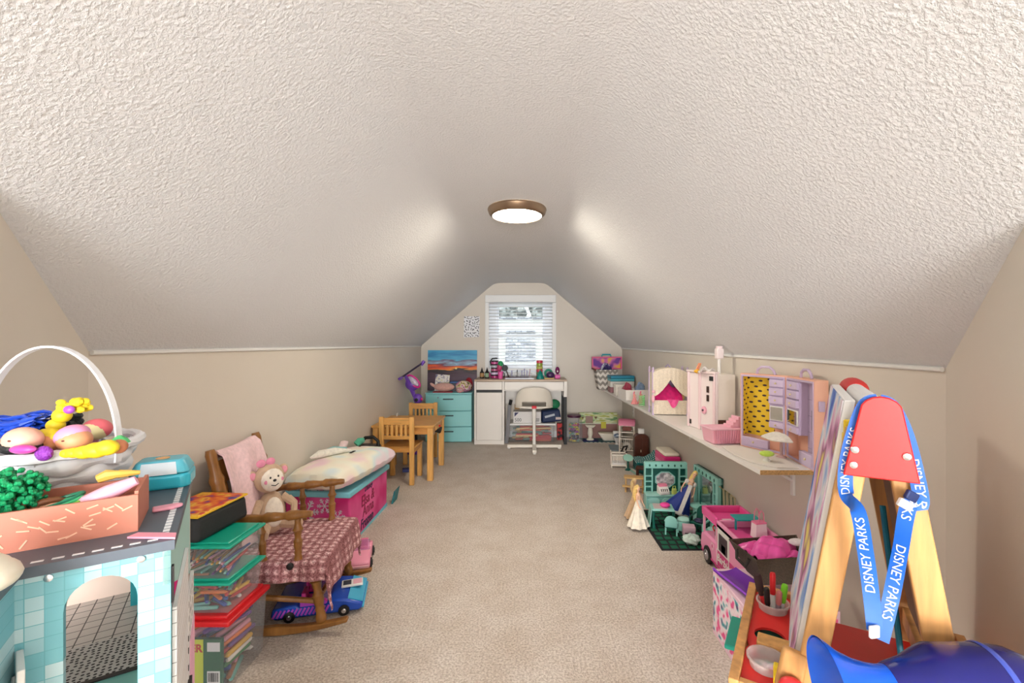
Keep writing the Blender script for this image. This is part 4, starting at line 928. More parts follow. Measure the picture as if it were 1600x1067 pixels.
b = B(); b.at(rx=math.radians(-4)).box(-pw, pw, -.02, .0, 0, ph); part('canvas', b, m_, t)
b = B(); b.at((.05, -.0, 0), rx=math.radians(-4)).at((.05, -.0225+.019, .275), rx=PI/2-math.radians(4)).lathe([(.013, .016), (.013, .0185)], 16); part('painted_sun', b, mat((255, 226, 150), .5), t)
# things on the drawers
b = B(); b.at(rx=-.12, ry=.06).box(-.085, .085, -.003, 0, 0, .20); single('childs_drawing', 'white drawing with pastel scribbles propped before the sunset painting', 'drawing', b, mat_noise('scribble_paper', [(.36, (110, 110, 140)), (.44, (236, 230, 226)), (.54, (236, 234, 230)), (.60, (220, 214, 150)), (.68, (150, 180, 200))], 26, 3), (-1.03, 5.415, AZ+.007))
b = B(); b.at((0, 0, .052)).ell((0, 0, 0), (.125, .06, .052)); b.at((-.135, 0, .075), ry=.6).ell((0, 0, 0), (.04, .02, .018))
single('zip_pouch', 'pale pink rounded zip pouch on the aqua drawers', 'pouch', b, cloth(228, 178, 166), (-.985, 5.345, AZ+.012))
b = B(); b.box(-.13, .10, -.05, .05, 0, .012); single('red_wallet', 'flat dark red wallet under the pink pouch', 'wallet', b, mat((168, 50, 64), .5), (-.985, 5.35, AZ+.0), .05, bev=.003)
b = B(); b.at((0, 0, .07)).ell((0, 0, 0), (.10, .065, .07)); single('patterned_pouch', 'floral patterned soft bag on the aqua drawers', 'bag', b, mat_noise('floral_bag', [(.36, (60, 60, 66)), (.46, (214, 190, 120)), (.54, (226, 220, 214)), (.62, (196, 110, 150))], 24, 2), (-.755, 5.37, AZ))
q = thing('round_plush', 'small round plush with big eyes before the floral bag', 'plush toy', (-.79, 5.291, AZ))
b = B(); b.at((0, 0, .032)).ell((0, 0, 0), (.042, .022, .032)); part('head', b, cloth(226, 160, 160), q)
for s in (-1, 1):
    b = B(); b.at((s*.016, -.02, .036)).ell((0, 0, 0), (.011, .006, .011)); e_ = part('eye', b, WHITE, q); b = B(); b.at((s*.016, -.026, .036)).ell((0, 0, 0), (.005, .002, .005)); part('pupil', b, BLACK, e_)
b = B(); b.box(-.08, .08, -.042, .042, 0, .10); single('grey_craft_box', 'grey craft box behind the pink pouch', 'box', b, mat((90, 92, 104), .5), (-.86, 5.492, AZ), 0, bev=.004)
b = B(); b.box(-.075, .075, -.038, .038, 0, .02); single('blue_case', 'blue flat case lying on the grey craft box', 'case', b, mat((70, 110, 170), .4), (-.86, 5.490, AZ+.100), .04, bev=.006)
b = B(); b.at((0, 0, .084)).ell((0, 0, 0), (.05, .035, .085)); single('red_cloth', 'bunched red cloth behind the floral bag', 'cloth', b, cloth(160, 30, 44), (-.708, 5.487, AZ))
# ---- desk
DX0, DX1, DY0, DY1, DZT = -.606, .466, 5.175, 5.585, .75
dt = thing('desk', 'white desk with oak effect top below the window', 'desk', ((DX0+DX1)/2, DY0, 0))
w = (DX1-DX0)/2; dd = DY1-DY0; DW = mat((236, 230, 222), .4)
b = B(); b.box(-w, w, 0, dd, DZT-.022, DZT); part('desktop', b, wood((190, 164, 138), (.6, 6, 6), var=.12), dt, bev=.002)
cx = -w+.345
b = B(); b.box(-w, -w+.022, .004, dd, 0, DZT-.022); part('side_panel', b, DW, dt)
b = B(); b.box(cx-.022, cx, .004, dd, 0, DZT-.022); part('side_panel', b, DW, dt)
b = B(); b.box(-w+.022, cx-.022, dd-.01, dd, 0, DZT-.022); b.box(-w+.022, cx-.022, .02, dd-.01, 0, .045); part('cabinet_back', b, DW, dt)
b = B(); b.box(-w+.022, cx-.022, .012, .03, 0, .045); part('plinth', b, DW, dt)
b = B(); b.box(-w+.025, cx-.025, .004, .022, .632, DZT-.026); part('drawer', b, DW, dt, bev=.002)
b = B(); b.box(-w+.022, cx-.022, .02, .05, .60, .632); part('shadow_gap', b, BLACK, dt)
b = B(); b.box(-w+.025, cx-.025, .004, .022, .048, .60); part('door', b, DW, dt, bev=.002)
b = B(); b.box(cx+.004, w-.040, .004, .022, .632, DZT-.026); part('drawer', b, DW, dt, bev=.002)
b = B(); b.box(cx, w-.036, .03, dd, .615, .632); part('drawer_bottom', b, DW, dt)
b = B(); b.box(w-.036, w, .004, dd, .55, DZT-.022); part('side_panel', b, DW, dt)
for y in (.004, dd-.036):
    b = B(); b.box(w-.036, w-.002, y, y+.034, 0, .55); part('leg', b, BLACK, dt)
b = B(); b.box(w-.03, w-.008, .038, dd-.036, .0, .022); part('foot_bar', b, BLACK, dt)
b = B(); b.box(cx, w-.036, dd-.012, dd, .42, .615); part('back_panel', b, DW, dt)
# ---- desk chair
CH = Vector((.083, 4.985, 0))
t = thing('desk_chair', 'cream moulded shell chair on a cross base at the desk', 'chair', CH)
SH = mat((236, 228, 214), .42)
def shell(u, v):
    a = (u*2-1); rx_ = .212*(1-.10*v); ang = a*1.35
    x = .212*math.sin(ang)/math.sin(1.35)*(1-.20*max(0, v-.35)**1.5); y = .17*(1-math.cos(ang))-.02+.05*(1-v)
    z = .445+.235*v-.10*v*abs(a)**2.6
    return (x, y, z)
b = B(); NU, NV = 36, 14
hole = lambda u, v: (abs(u*2-1) < .52) and (.10 < v < .30)
bb = B(); bb.grid(shell, NU, NV)
keep = []
for i in range(NU):
    for j in range(NV):
        if not hole((i+.5)/NU, (j+.5)/NV): keep.append(bb.f[i*NV+j])
b.v = bb.v; b.f = keep
o_ = part('backrest', b, SH, t, ang=60); md = o_.modifiers.new('s', 'SOLIDIFY'); md.thickness = .012; md.offset = 0
md = o_.modifiers.new('sub', 'SUBSURF'); md.levels = 1; md.render_levels = 1
b = B(); b.at((0, .17, .452)).grid(lambda u, v: (.212*(2*u-1)*math.sqrt(max(0.0, 1-.55*(2*v-1)**4)), .19*(2*v-1), .012*((2*u-1)**2+(2*v-1)**2)-.010), 20, 16, .012); part('seat', b, SH, t, ang=60)
b = B(); b.at((0, .02, 0)).lathe([(.018, .045), (.018, .30), (.022, .31), (.022, .44)], 14); part('post', b, mat((240, 236, 228), .35), t)
b = B(); b.box(-.30, .30, -.022, .022, .012, .045); part('base_bar', b, SH, t, bev=.004)
b = B(); b.box(-.022, .022, -.28, .30, .014, .043); part('base_bar', b, SH, t, bev=.004)
for (x, y) in ((-.28, 0), (.28, 0), (0, -.26), (0, .28)):
    b = B(); b.at((x, y, 0)).lathe([(.016, 0), (.018, .013)], 10); part('foot', b, WHITE, t)
b = B(); b.box(-.026, .026, -.035, .006, .445, .475); part('red_tag', b, mat((220, 30, 50), .5), t, bev=.004)
# ---- under the desk
t = thing('underdesk_bin', 'clear bin with white lid of craft sticks under the desk', 'storage bin', (.06, 5.44, 0))
b = B(); b.add([(-.26, -.13, .0), (.26, -.13, 0), (.26, .13, 0), (-.26, .13, 0), (-.275, -.14, .20), (.275, -.14, .20), (.275, .14, .20), (-.275, .14, .20)], [(3, 2, 1, 0), (0, 1, 5, 4), (1, 2, 6, 5), (2, 3, 7, 6), (3, 0, 4, 7)]); part('tub', b, CLEARP, t)
b = B(); b.box(-.285, .285, -.15, .15, .20, .222); part('lid', b, WHITE, t, bev=.005)
for k, (_, z, cx_, cy_, a) in enumerate(drop_pile(-.19, .31, 5.315, 5.565, .002, .195, 44, .26, .0125, flat=.016, tries=12, yaw=.5)):
    c = [((222, 190, 130), 'tan'), ((200, 90, 60), 'rust'), ((190, 60, 60), 'red'), ((120, 150, 140), 'grey green')][k % 4]
    b = B(); b.box(-.13, .13, -.012, .012, -.008, .008); single('craft_stick', '%s craft stick in the bin under the desk' % c[1], 'craft stick', b, mat(c[0], .6), (cx_, cy_, z), a, 'craft sticks in the bin under the desk')
t = thing('paper_box', 'white paper carton marked 500 on the bin lid', 'box', (.005, 5.415, .223))
b = B(); b.box(-.165, .165, -.09, .10, 0, .135); part('carton', b, mat((232, 228, 224), .5), t, bev=.003)
text_part('lettering', '500', .055, mat((70, 66, 70), .5), t, lambda x, y, z: (-.108+x, -.0912-z, .035+y))
b = B(); b.prismy([(-.15, .125), (-.10, .125), (-.15, .075)], -.092, -.0895); part('logo_corner', b, mat((40, 40, 90), .5), t)
b = B()
for k in range(3): b.at().box(.095, .145, -.092, -.0895, .02+k*.014, .026+k*.014)
o_ = part('small_print', b, mat((70, 66, 70), .5), t); o_['kind'] = 'stuff'
b = B(); b.box(-.03, .03, -.024, .018, 0, .19); single('brown_card_box', 'brown cardboard box standing behind the paper carton', 'box', b, mat((178, 140, 92), .7), (-.14, 5.545, .223))
bpy.data.objects['brown_card_box'].location = (-.12, 5.55, .223)
t = thing('blue_tote', 'navy zip bag with silver lettering on the bin lid', 'bag', (.29, 5.40, .223), .08)
b = B(); b.at(ry=-.08).box(-.115, .125, -.07, .10, .008, .15, .012); part('bag_body', b, mat((26, 44, 84), .6), t, bev=.02)
b = B(); b.at(ry=-.25).box(-.06, .06, -.073, -.068, .075, .10); part('silver_mark', b, mat((190, 196, 204), .4), t)
b = B(); b.box(.05, .115, -.072, -.066, .04, .068); part('patch', b, mat((214, 196, 190), .6), t)
b = B(); b.at((0, 0, .05)).ell((0, 0, 0), (.075, .05, .06)); single('green_bag', 'crumpled green bag behind the navy bag under the desk', 'bag', b, mat((30, 130, 84), .6, var=.3, vs=20), (.335, 5.50, .375))
t = thing('folded_tripod', 'silver folded tripod leaning beside the desk cabinet', 'tripod', (-.240, 5.245, 0))
for k in range(3):
    b = B(); b.tube([(-.012+.014*k, 0, .0), (.028+.010*k, .06, .44)], [.009, .011], 8); part('leg', b, mat((170, 172, 178), .35, metal=.6), t)
b = B(); b.tube([(.04, .06, .44), (.055, .065, .50)], [.018, .02], 8); part('head', b, BLACK, t)
# ---- desk items
def dpt(px, Y=5.35): return Vector(((px-VX)/FPX*Y, Y, DZT+.0005))
for px, lab, c in ((755, 'amber', (170, 130, 80)), (763, 'pale green', (150, 176, 140))):
    t = thing('glue_bottle', '%s bottle with black nozzle on the desk corner' % lab, 'bottle', dpt(px-2, 5.40))
    b = B(); b.lathe([(.022, 0), (.026, .004), (.026, .07), (.014, .084)], 14); part('bottle_body', b, BLACK, t)
    b = B(); b.lathe([(.0268, .015), (.0268, .062)], 14, cap=False); part('label_band', b, mat(c, .5), t)
    b = B(); b.lathe([(.014, .084), (.012, .095), (.004, .12), (.003, .128)], 12); part('nozzle', b, BLACK, t)
t = thing('jar_tower', 'tall tower of stacked pink, clear and black craft jars on the desk', 'jars', dpt(773, 5.42))
for k, c in enumerate([(190, 60, 130), (210, 190, 220), (200, 110, 150), (196, 196, 210), (206, 90, 150)]):
    b = B(); b.at((0, 0, .042*k)).lathe([(.040, 0), (.046, .004), (.046, .028), (.042, .030)], 18); part('jar', b, mat(c, .25), t)
    b = B(); b.at((0, 0, .042*k+.030)).lathe([(.045, 0), (.047, .002), (.047, .010), (.043, .012)], 18); part('jar_lid', b, BLACK, t)
b = B(); b.tube([(-.045, 0, .15), (-.055, 0, .20), (-.03, 0, .235), (.02, 0, .24), (.035, 0, .235)], .008, 8); part('carry_handle', b, BLACK, t)
t = thing('pink_tumbler', 'bright pink cup with green and pink craft pieces', 'cup', dpt(782, 5.33))
b = B(); b.lathe([(.026, 0), (.032, .08), (.033, .085), (.029, .083), (.024, .006)], 16); part('cup', b, mat((236, 100, 170), .35), t)
b = B(); b.tube([(.031, 0, .02), (.048, 0, .03), (.05, 0, .06), (.032, 0, .07)], .005, 8); part('cup_handle', b, mat((60, 56, 66), .4), t)
b = B(); b.at((-.012, .01, .13)).ell((0, 0, 0), (.03, .02, .05)); part('pink_stems', b, mat((190, 60, 110), .5), t)
b = B(); b.at((-.0, .01, .175)).ell((0, 0, 0), (.032, .022, .036)); part('green_ball', b, mat((20, 150, 90), .5), t)
b = B(); b.at((0, 0, .035)).ell((0, 0, 0), (.03, .02, .035)); single('pink_bottle', 'squat magenta bottle beside the jar tower', 'bottle', b, mat((226, 50, 150), .4), dpt(763, 5.47))
t = thing('desk_mirror', 'round black hand mirror on a thin stand on the desk', 'mirror', dpt(790.5, 5.45))
b = B(); b.tube([(.035, 0, .01), (0, 0, .10), (-.04, 0, .185)], .006, 8); part('stem', b, mat((60, 20, 34), .4), t)
b = B(); b.at((-.012, -.012, .12), rx=PI/2).lathe([(.034, -.006), (.038, 0), (.034, .006)], 20); part('mirror_head', b, BLACK, t)
b = B(); b.lathe([(.03, 0), (.028, .012), (.006, .016)], 14); part('base', b, mat((120, 20, 50), .4), t)
t = thing('brush_tray', 'clear tray of brushes and pens in the middle of the desk', 'tray', dpt(814, 5.40))
b = B(); b.box(-.13, .13, -.06, .06, 0, .008); b.box(-.13, .13, .055, .06, .008, .06); b.box(-.13, -.126, -.06, .055, .008, .06); b.box(.126, .13, -.06, .055, .008, .06); b.box(-.13, .13, -.06, -.056, .008, .03); part('tray_body', b, CLEARP, t)
for k in range(8):
    c = random.choice([(230, 230, 236), (150, 140, 190), (60, 60, 70), (200, 150, 160)])
    b = B(); b.tube([(-.11+.03*k, .04, .009), (-.11+.03*k+random.uniform(-.006, .010), .03, random.uniform(.07, .12))], [.004, .0055], 7); q_ = single('paint_brush', '%s brush standing in the clear desk tray' % {(230, 230, 236): 'white', (150, 140, 190): 'lilac', (60, 60, 70): 'black', (200, 150, 160): 'rose'}[c], 'brush', b, mat(c, .4), dpt(814, 5.40), 0, 'brushes in the clear desk tray')
b = B(); b.box(-.17, .17, -.08, .0, 0, .014); single('white_tablet', 'flat white tray lying along the front of the desk', 'tray', b, mat((226, 228, 236), .25), dpt(812, 5.31), 0, bev=.004)
b = B(); b.tube([(-.15, 0, 0), (.12, .01, 0)], .005, 8); single('steel_ruler', 'thin dark rod lying on the white flat tray', 'rod', b, mat((90, 70, 84), .3), dpt(810, 5.27)+Vector((0, 0, .020)))
t = thing('bead_tower', 'tall red, yellow and green stacked bead jar on the desk', 'jars', dpt(843, 5.45))
for k, c in enumerate([(196, 60, 60), (110, 150, 90), (214, 84, 96), (190, 190, 90), (150, 170, 60), (206, 60, 80)]):
    b = B(); b.at((0, 0, .036*k)).lathe([(.036, 0), (.039, .003), (.039, .031), (.036, .034)], 16); part('jar', b, mat(c, .3), t)
b = B(); b.lathe([(.045, 0), (.046, .01), (.024, .07), (.010, .095), (.008, .10)], 16); single('teal_flask', 'teal cone shaped flask on the desk', 'flask', b, mat((10, 140, 130), .25), dpt(844, 5.29))
t = thing('tape_dispenser', 'green curved tape dispenser on the desk', 'tape', dpt(857, 5.48))
b = B(); b.at((0, 0, .055), rx=PI/2).tube([(.04*math.cos(a), .04*math.sin(a), 0) for a in [i*2*PI/18 for i in range(18)]], .014, 8, closed=True); part('ring', b, mat((60, 160, 130), .4), t)
b = B(); b.box(-.03, .03, -.015, .015, 0, .014); part('base', b, mat((60, 160, 130), .4), t)
b = B(); b.at((0, 0, .040)).ell((0, 0, 0), (.05, .035, .04)); single('purple_creature', 'rounded dark purple toy creature on the desk', 'toy', b, mat((70, 40, 90), .35), dpt(860, 5.36))
b = B(); b.box(-.055, .055, -.02, .02, 0, .012); single('eraser_strip', 'yellow and pink eraser strip lying before the purple toy', 'eraser', b, mat((236, 200, 130), .6), dpt(858, 5.27), .1, bev=.004)
t = thing('toy_headset', 'magenta oval toy on a pink foot at the desk end', 'toy', dpt(871, 5.36))
b = B(); b.at((0, 0, .095)).ell((0, 0, 0), (.027, .02, .045)); part('oval_head', b, mat((120, 20, 90), .25), t)
b = B(); b.at((0, -.018, .085)).ell((0, 0, 0), (.010, .005, .012)); part('eye', b, WHITE, t)
b = B(); b.box(-.032, .032, -.022, .022, 0, .045); part('foot', b, mat((226, 80, 170), .4), t, bev=.008)
# ---- glass jar of trinkets by the desk
JP = Vector((.566, 5.35, 0))
t = thing('trinket_jar', 'big clear jar with plum lid full of small toys beside the desk leg', 'jar', JP)
b = B(); b.lathe([(.085, 0), (.098, .01), (.098, .22), (.09, .26), (.07, .28), (.07, .295)], 24); part('glass', b, CLEARP, t)
b = B(); b.lathe([(.080, .29), (.082, .292), (.082, .314), (.078, .318)], 24); part('lid', b, mat((80, 36, 64), .4), t)
tc = [((196, 40, 110), 'magenta'), ((226, 220, 214), 'white'), ((210, 190, 70), 'yellow'), ((230, 120, 140), 'coral'), ((60, 60, 80), 'dark'), ((120, 170, 150), 'sage'), ((150, 60, 150), 'purple')]
tm = {}
for c, n_ in tc:
    b = B(); b.tube([(-.025, 0, 0), (-.01, .006, .005), (.012, -.004, 0), (.03, .002, .004)], [.006, .011, .009, .004], 7); b.ell((.01, .004, .008), .011, 7, 5); tm[n_] = mesh_of(b, mat(c, .5), 'trinket')
for lay in range(8):        # rings of trinkets lying on one another
    a0 = random.uniform(0, 6.28)
    for q in range(5):
        c, n_ = random.choice(tc); a = a0+q*PI/2.5+random.uniform(-.06, .06); r = .052+random.uniform(-.003, .003)
        ang_ = random.uniform(-.10, .10)
        o = link('trinket', tm[n_], None, JP+Vector((r*math.cos(a), r*math.sin(a), .0125+lay*.0265+random.uniform(0, .002))), a+PI/2+ang_)
        tag(o, 'small %s plastic trinket inside the big jar' % n_, 'trinket', 'trinkets in the big jar')
    if lay % 2: continue
    c, n_ = random.choice(tc); o = link('trinket', tm[n_], None, JP+Vector((0, 0, .0125+lay*.0265)), random.uniform(0, 6)); tag(o, 'small %s plastic trinket inside the big jar' % n_, 'trinket', 'trinkets in the big jar')
b = B(); b.box(-.03, .03, -.025, .025, 0, .20); single('dark_craft_tin', 'dark printed tin standing behind the desk leg', 'tin', b, mat_noise('tin_print', [(.45, (30, 26, 30)), (.55, (190, 50, 50))], 30), (.398, 5.45, 0))
# ================================================================ right side: shelf
SX0, SY0 = .9125, 1.75
def shz(Y): return .6605-.0105*(Y-SY0)
t = thing('long_shelf', 'long white wall shelf with raw chipboard end carrying dollhouse toys', 'shelf', (XR, SY0, 0))
b = B(); b.hexa([(SX0-XR, .002, shz(SY0)-.018), (0, .002, shz(SY0)-.018), (0, YB-SY0-.002, shz(YB)-.018), (SX0-XR, YB-SY0-.002, shz(YB)-.018)], [(SX0-XR, .002, shz(SY0)), (0, .002, shz(SY0)), (0, YB-SY0-.002, shz(YB)), (SX0-XR, YB-SY0-.002, shz(YB))]); part('board', b, mat((240, 236, 232), .35), t)
b = B(); b.box(SX0-XR, 0, -.0005, .0018, shz(SY0)-.018, shz(SY0)); part('chipboard_edge', b, mat((206, 166, 110), .8, var=.35, vs=160), t)
for y in (2.0, 3.25, 4.5):
    z = shz(y)-.018; k = B(); y_ = y-SY0
    k.box(-.012, -.0005, y_-.010, y_+.010, z-.16, z); k.box(-.20, -.012, y_-.010, y_+.010, z-.006, z-.0005); k.tube([(-.010, y_, z-.095), (-.165, y_, z-.006)], .006, 6); part('bracket', k, WHITE, t)
# ---- lilac wardrobe trunk, two wings
TA, TH, TBx = Vector((1.045, 2.19, 0)), Vector((1.145, 1.975, 0)), Vector((1.110, 1.728, 0))
ORG = mat((246, 190, 164), .5); ZT = .355
t = thing('toy_wardrobe_trunk', 'open lilac doll wardrobe trunk with yellow polka dot lining', 'toy wardrobe', (TH.x, TH.y, shz(1.97)))
def wing(a, c, name):
    d = (c-a).normalized(); n = Vector((-d.y, d.x, 0))     # n points to the wall side
    if n.x < 0: n = -n
    o0_ = a-Vector((TH.x, TH.y, 0)); L_ = (c-a).length
    # local: x along wing, y into depth (to wall), z up
    M_ = Matrix.Translation(o0_) @ Matrix(((d.x, n.x, 0, 0), (d.y, n.y, 0, 0), (0, 0, 1, 0), (0, 0, 0, 1)))
    return M_, L_
MA, LA = wing(TA, TH, 'a'); MB_, LB_ = wing(TH, TBx, 'b')
dpA, dpB = .045, .050
def bxm(M_, *a):
    b = B(); b.m = M_; b.box(*a); return b
YEL = mat_dots('yellow_polka', (236, 196, 50), (60, 40, 60), 46, .20, rot=(PI/2, 0, -1.13), rnd=0)
for M_, L_, dp, nm in ((MA, LA, dpA, 'left'), (MB_, LB_, dpB, 'right')):
    b = B(); b.m = M_
    b.box(0, L_, dp-.004, dp, 0, ZT); b.box(0, .006, 0, dp-.004, 0, ZT); b.box(L_-.006, L_, 0, dp-.004, 0, ZT); b.box(.006, L_-.006, 0, dp-.004, ZT-.006, ZT); b.box(.006, L_-.006, 0, dp-.004, 0, .006); part('outer_shell', b, ORG, t)
    b = B(); b.m = M_; b.frame(.006, L_-.006, .006, ZT-.006, .008, -.003, .003); part('lilac_frame', b, LILAC, t)
    b = B(); b.m = M_; xm = L_*.5; b.tube([(xm-.045, dp*.5, ZT), (xm-.04, dp*.5, ZT+.022), (xm-.02, dp*.5, ZT+.034), (xm+.02, dp*.5, ZT+.034), (xm+.04, dp*.5, ZT+.02), (xm+.05, dp*.5, ZT)], .006, 8); part('carry_handle', b, LILAC, t)
# left wing: closet with yellow lining, then a column of drawers
xs_ = LA*.64
b = bxm(MA, .012, xs_, dpA-.007, dpA-.004, .06, ZT-.014); part('yellow_lining', b, YEL, t)
b = bxm(MA, .008, .013, .003, dpA-.005, .06, ZT-.014); part('yellow_side_lining', b, YEL, t)
b = bxm(MA, .012, xs_, -.006, .01, .012, .052); dr = part('drawer', b, LILAC, t, bev=.003)
b = B(); b.m = MA @ Matrix.Translation((xs_*.5, -.009, .032)); b.ell((0, 0, 0), .005, 8, 6); part('knob', b, mat((226, 206, 160), .4), dr)
def column(M_, x0_, x1_, dpz):
    b = bxm(M_, x0_, x1_, .004, dpz-.004, .115, ZT-.014); part('cabinet_column', b, LILAC, t)
    for k, z in enumerate((ZT-.052, ZT-.090, ZT-.128)):
        b = bxm(M_, x0_+.004, x1_-.004, -.005-.002*k, .006, z, z+.032); dr = part('drawer', b, mat((214, 196, 224), .4), t, bev=.002)
        b = B(); b.m = M_ @ Matrix.Translation(((x0_+x1_)/2, -.009-.002*k, z+.016)); b.ell((0, 0, 0), .0045, 8, 6); part('knob', b, mat((226, 206, 160), .4), dr)
    b = bxm(M_, x0_+.006, x1_-.006, -.002, .004, .150, .216); fr = part('mirror_frame', b, WHITE, t, bev=.002)
    b = bxm(M_, x0_+.010, x1_-.010, -.0035, -.0018, .155, .211); part('mirror', b, mat((210, 212, 214), .06, metal=1), fr)
    b = bxm(M_, x0_+.004, x1_-.004, -.006, .006, .118, .144); dr = part('drawer', b, mat((214, 196, 224), .4), t, bev=.002)
    b = B(); b.m = M_ @ Matrix.Translation(((x0_+x1_)/2, -.010, .131)); b.ell((0, 0, 0), .0045, 8, 6); part('knob', b, mat((226, 206, 160), .4), dr)
column(MA, xs_, LA-.008, dpA); column(MB_, .008, LB_*.45, dpB)
b = bxm(MB_, LB_*.45, LB_-.012, dpB-.012, dpB-.005, .012, ZT-.012); part('slatted_back', b, mat_brick('lilac_slats', (196, 176, 206), (204, 186, 214), (150, 130, 164), 60, 4., 1.0, .06, 0, rot=(PI/2, 0, PI/2)), t)
b = bxm(MB_, LB_*.5, LB_-.02, -.004, .02, .012, .058); dr = part('drawer', b, mat((214, 196, 224), .4), t, bev=.003)
b = B(); b.m = MB_ @ Matrix.Translation((LB_*.74, -.007, .035)); b.ell((0, 0, 0), .005, 8, 6); part('knob', b, mat((226, 206, 160), .4), dr)
b = bxm(MB_, LB_*.60, LB_*.63, dpB-.016, dpB-.012, .145, .225); part('closet_handle', b, BLACK, t)
b = bxm(MB_, LB_+.0005, LB_+.012, .012, .034, .235, .275); part('latch', b, LILAC, t, bev=.003)
zsh = shz(1.97)
b = B(); b.prism([(.94, 2.16), (.915+.008, 2.02), (.93, 1.87), (.99, 1.775), (1.075, 1.77), (1.10, 1.90), (1.10, 2.0), (1.02, 2.17)], zsh+.0025, zsh+.007); o_ = single('felt_mat', 'white quarter round felt mat before the lilac wardrobe', 'mat', b, mat((236, 228, 220), .9, bmp=.3, bs_=200))
t = thing('vanity_table', 'white scalloped doll vanity top before the lilac drawers', 'toy table', (1.100, 1.935, zsh+.0075))
b = B()
def van(u, v):
    a = PI*u; r = .072+.004*math.cos(6*a); return (-r*math.sin(a)*v*1.0, -.075*math.cos(a)*(.2+.8*v)*1.15, .105-.022*v*v)
b.grid(van, 26, 8, .005); part('top', b, cloth(244, 238, 228), t)
b = B(); b.lathe([(.022, 0), (.02, .004), (.006, .008), (.006, .10)], 12); part('pedestal', b, mat((206, 170, 170), .4), t)
t = thing('toy_stool', 'lime green cushion stool on the white felt mat', 'toy stool', (1.005, 1.875, zsh+.0075))
b = B(); b.at((0, 0, .030)).ell((0, 0, 0), (.030, .024, .012)); part('cushion', b, cloth(206, 240, 100), t)
b = B(); b.lathe([(.016, 0), (.008, .01), (.008, .022)], 10); part('foot', b, WHITE, t)
# ---- pink and white doll house facade
zs2 = shz(2.6)
HA, HBv = Vector((1.058, 2.505, 0)), Vector((1.000, 2.775, 0))
d = (HA-HBv); HL = d.length; rz_ = math.atan2(d.y, d.x)
t = thing('toy_house_front', 'pale pink and white toy house with small dark windows on the shelf', 'toy house', (HBv.x, HBv.y, zs2), rz_)
PK = mat((252, 238, 238), .5, bmp=.15, bs_=60); HT = .335
b = B(); b.box(0, HL, 0, .015, 0, HT); part('facade', b, PK, t, bev=.003)
for x in (.0, HL*.42, HL-.022):
    b = B(); b.box(x, x+.020, -.008, .0, 0, HT+.006); part('pilaster', b, mat((250, 224, 228), .5), t, bev=.003)
b = B(); b.box(-.004, HL+.004, -.012, .02, HT, HT+.012); part('cornice', b, mat((250, 232, 232), .5), t, bev=.003)
for x, z in ((HL*.70, .225), (HL*.70, .175)):
    b = B(); b.box(x, x+.020, -.004, .0, z, z+.036); part('window', b, mat((60, 40, 36), .4), t)
b = B(); b.box(.01, .035, -.004, 0, .018, .045); part('window', b, mat((40, 34, 34), .4), t)
b = B(); b.box(HL-.05, HL-.012, -.009, -.0045, HT-.040, HT-.014); part('round_vent', b, mat((40, 44, 44), .4), t)
b = B(); b.at((HL*.62, -.004, .12), rx=PI/2).lathe([(.022, -.002), (.022, .004), (.012, .008)], 14); rb_ = part('bow', b, mat((240, 176, 196), .5), t)
b = B(); b.at((HL*.62, -.012, .12)).ell((0, 0, 0), .007, 8, 6); part('bow_knot', b, mat((90, 80, 90), .4), rb_)
# white end wall towards the camera, with brick foot
ry_ = -rz_
b = B(); b.at((HL-.002, .0, 0), rz=-rz_).box(0.0, .118, .02, .03, .075, HT-.005); b.at((HL-.002, .0, 0), rz=-rz_).box(.0, .118, .03, .17, HT-.012, HT-.004); part('end_wall', b, mat((248, 240, 230), .6), t)
b = B(); b.at((HL-.002, .0, 0), rz=-rz_).box(0.0, .110, .022, .030, 0, .074); part('brick_foot', b, mat_brick('brown_brick', (96, 56, 44), (110, 66, 52), (70, 40, 34), 70, 1.2, .6, .05, .5, rot=(PI/2, 0, 0)), t)
t = thing('toy_tower', 'white and pink pole toy standing on the white toy house', 'toy', (1.106, 2.575, zs2+HT-.0045))
b = B(); b.tube([(0, 0, 0), (0, 0, .095)], .009, 10); part('pole', b, WHITE, t)
b = B(); b.box(-.020, .020, -.020, .020, .088, .148); part('block', b, mat((250, 236, 236), .5), t, bev=.006)
b = B(); b.box(-.015, .015, -.015, .015, .145, .162); part('cap', b, mat((248, 226, 228), .5), t, bev=.004)
p = D(1089, 577, 2.72)
t = thing('toy_figure', 'small orange and yellow toy figure on top of the toy house', 'toy figure', D(1089, 584, 2.64)+Vector((0, 0, .003)))
b = B(); b.at((0, 0, .012)).ell((0, 0, 0), (.018, .014, .012)); part('body', b, mat((240, 180, 40), .4), t)
for s in (-1, 1):
    b = B(); b.tube([(s*.004, 0, .016), (.012+s*.006, 0, .045), (.018+s*.004, 0, .06)], .0045, 7); part('leg', b, mat((236, 150, 110), .5), t)
b = B(); b.at((0, 0, .020)).grid(lambda u, v: (.085*(u-.5), .05*(v-.5), .014*math.sin(u*9+v*4)*math.cos(v*7)+.012*math.sin(PI*u)), 18, 12, .002)
single('plastic_wrap', 'crumpled clear and white wrapping on top of the toy house', 'wrapping', b, mat((232, 226, 222), .25), D(1108, 583, 2.60)+Vector((-.016, 0, -.007)))
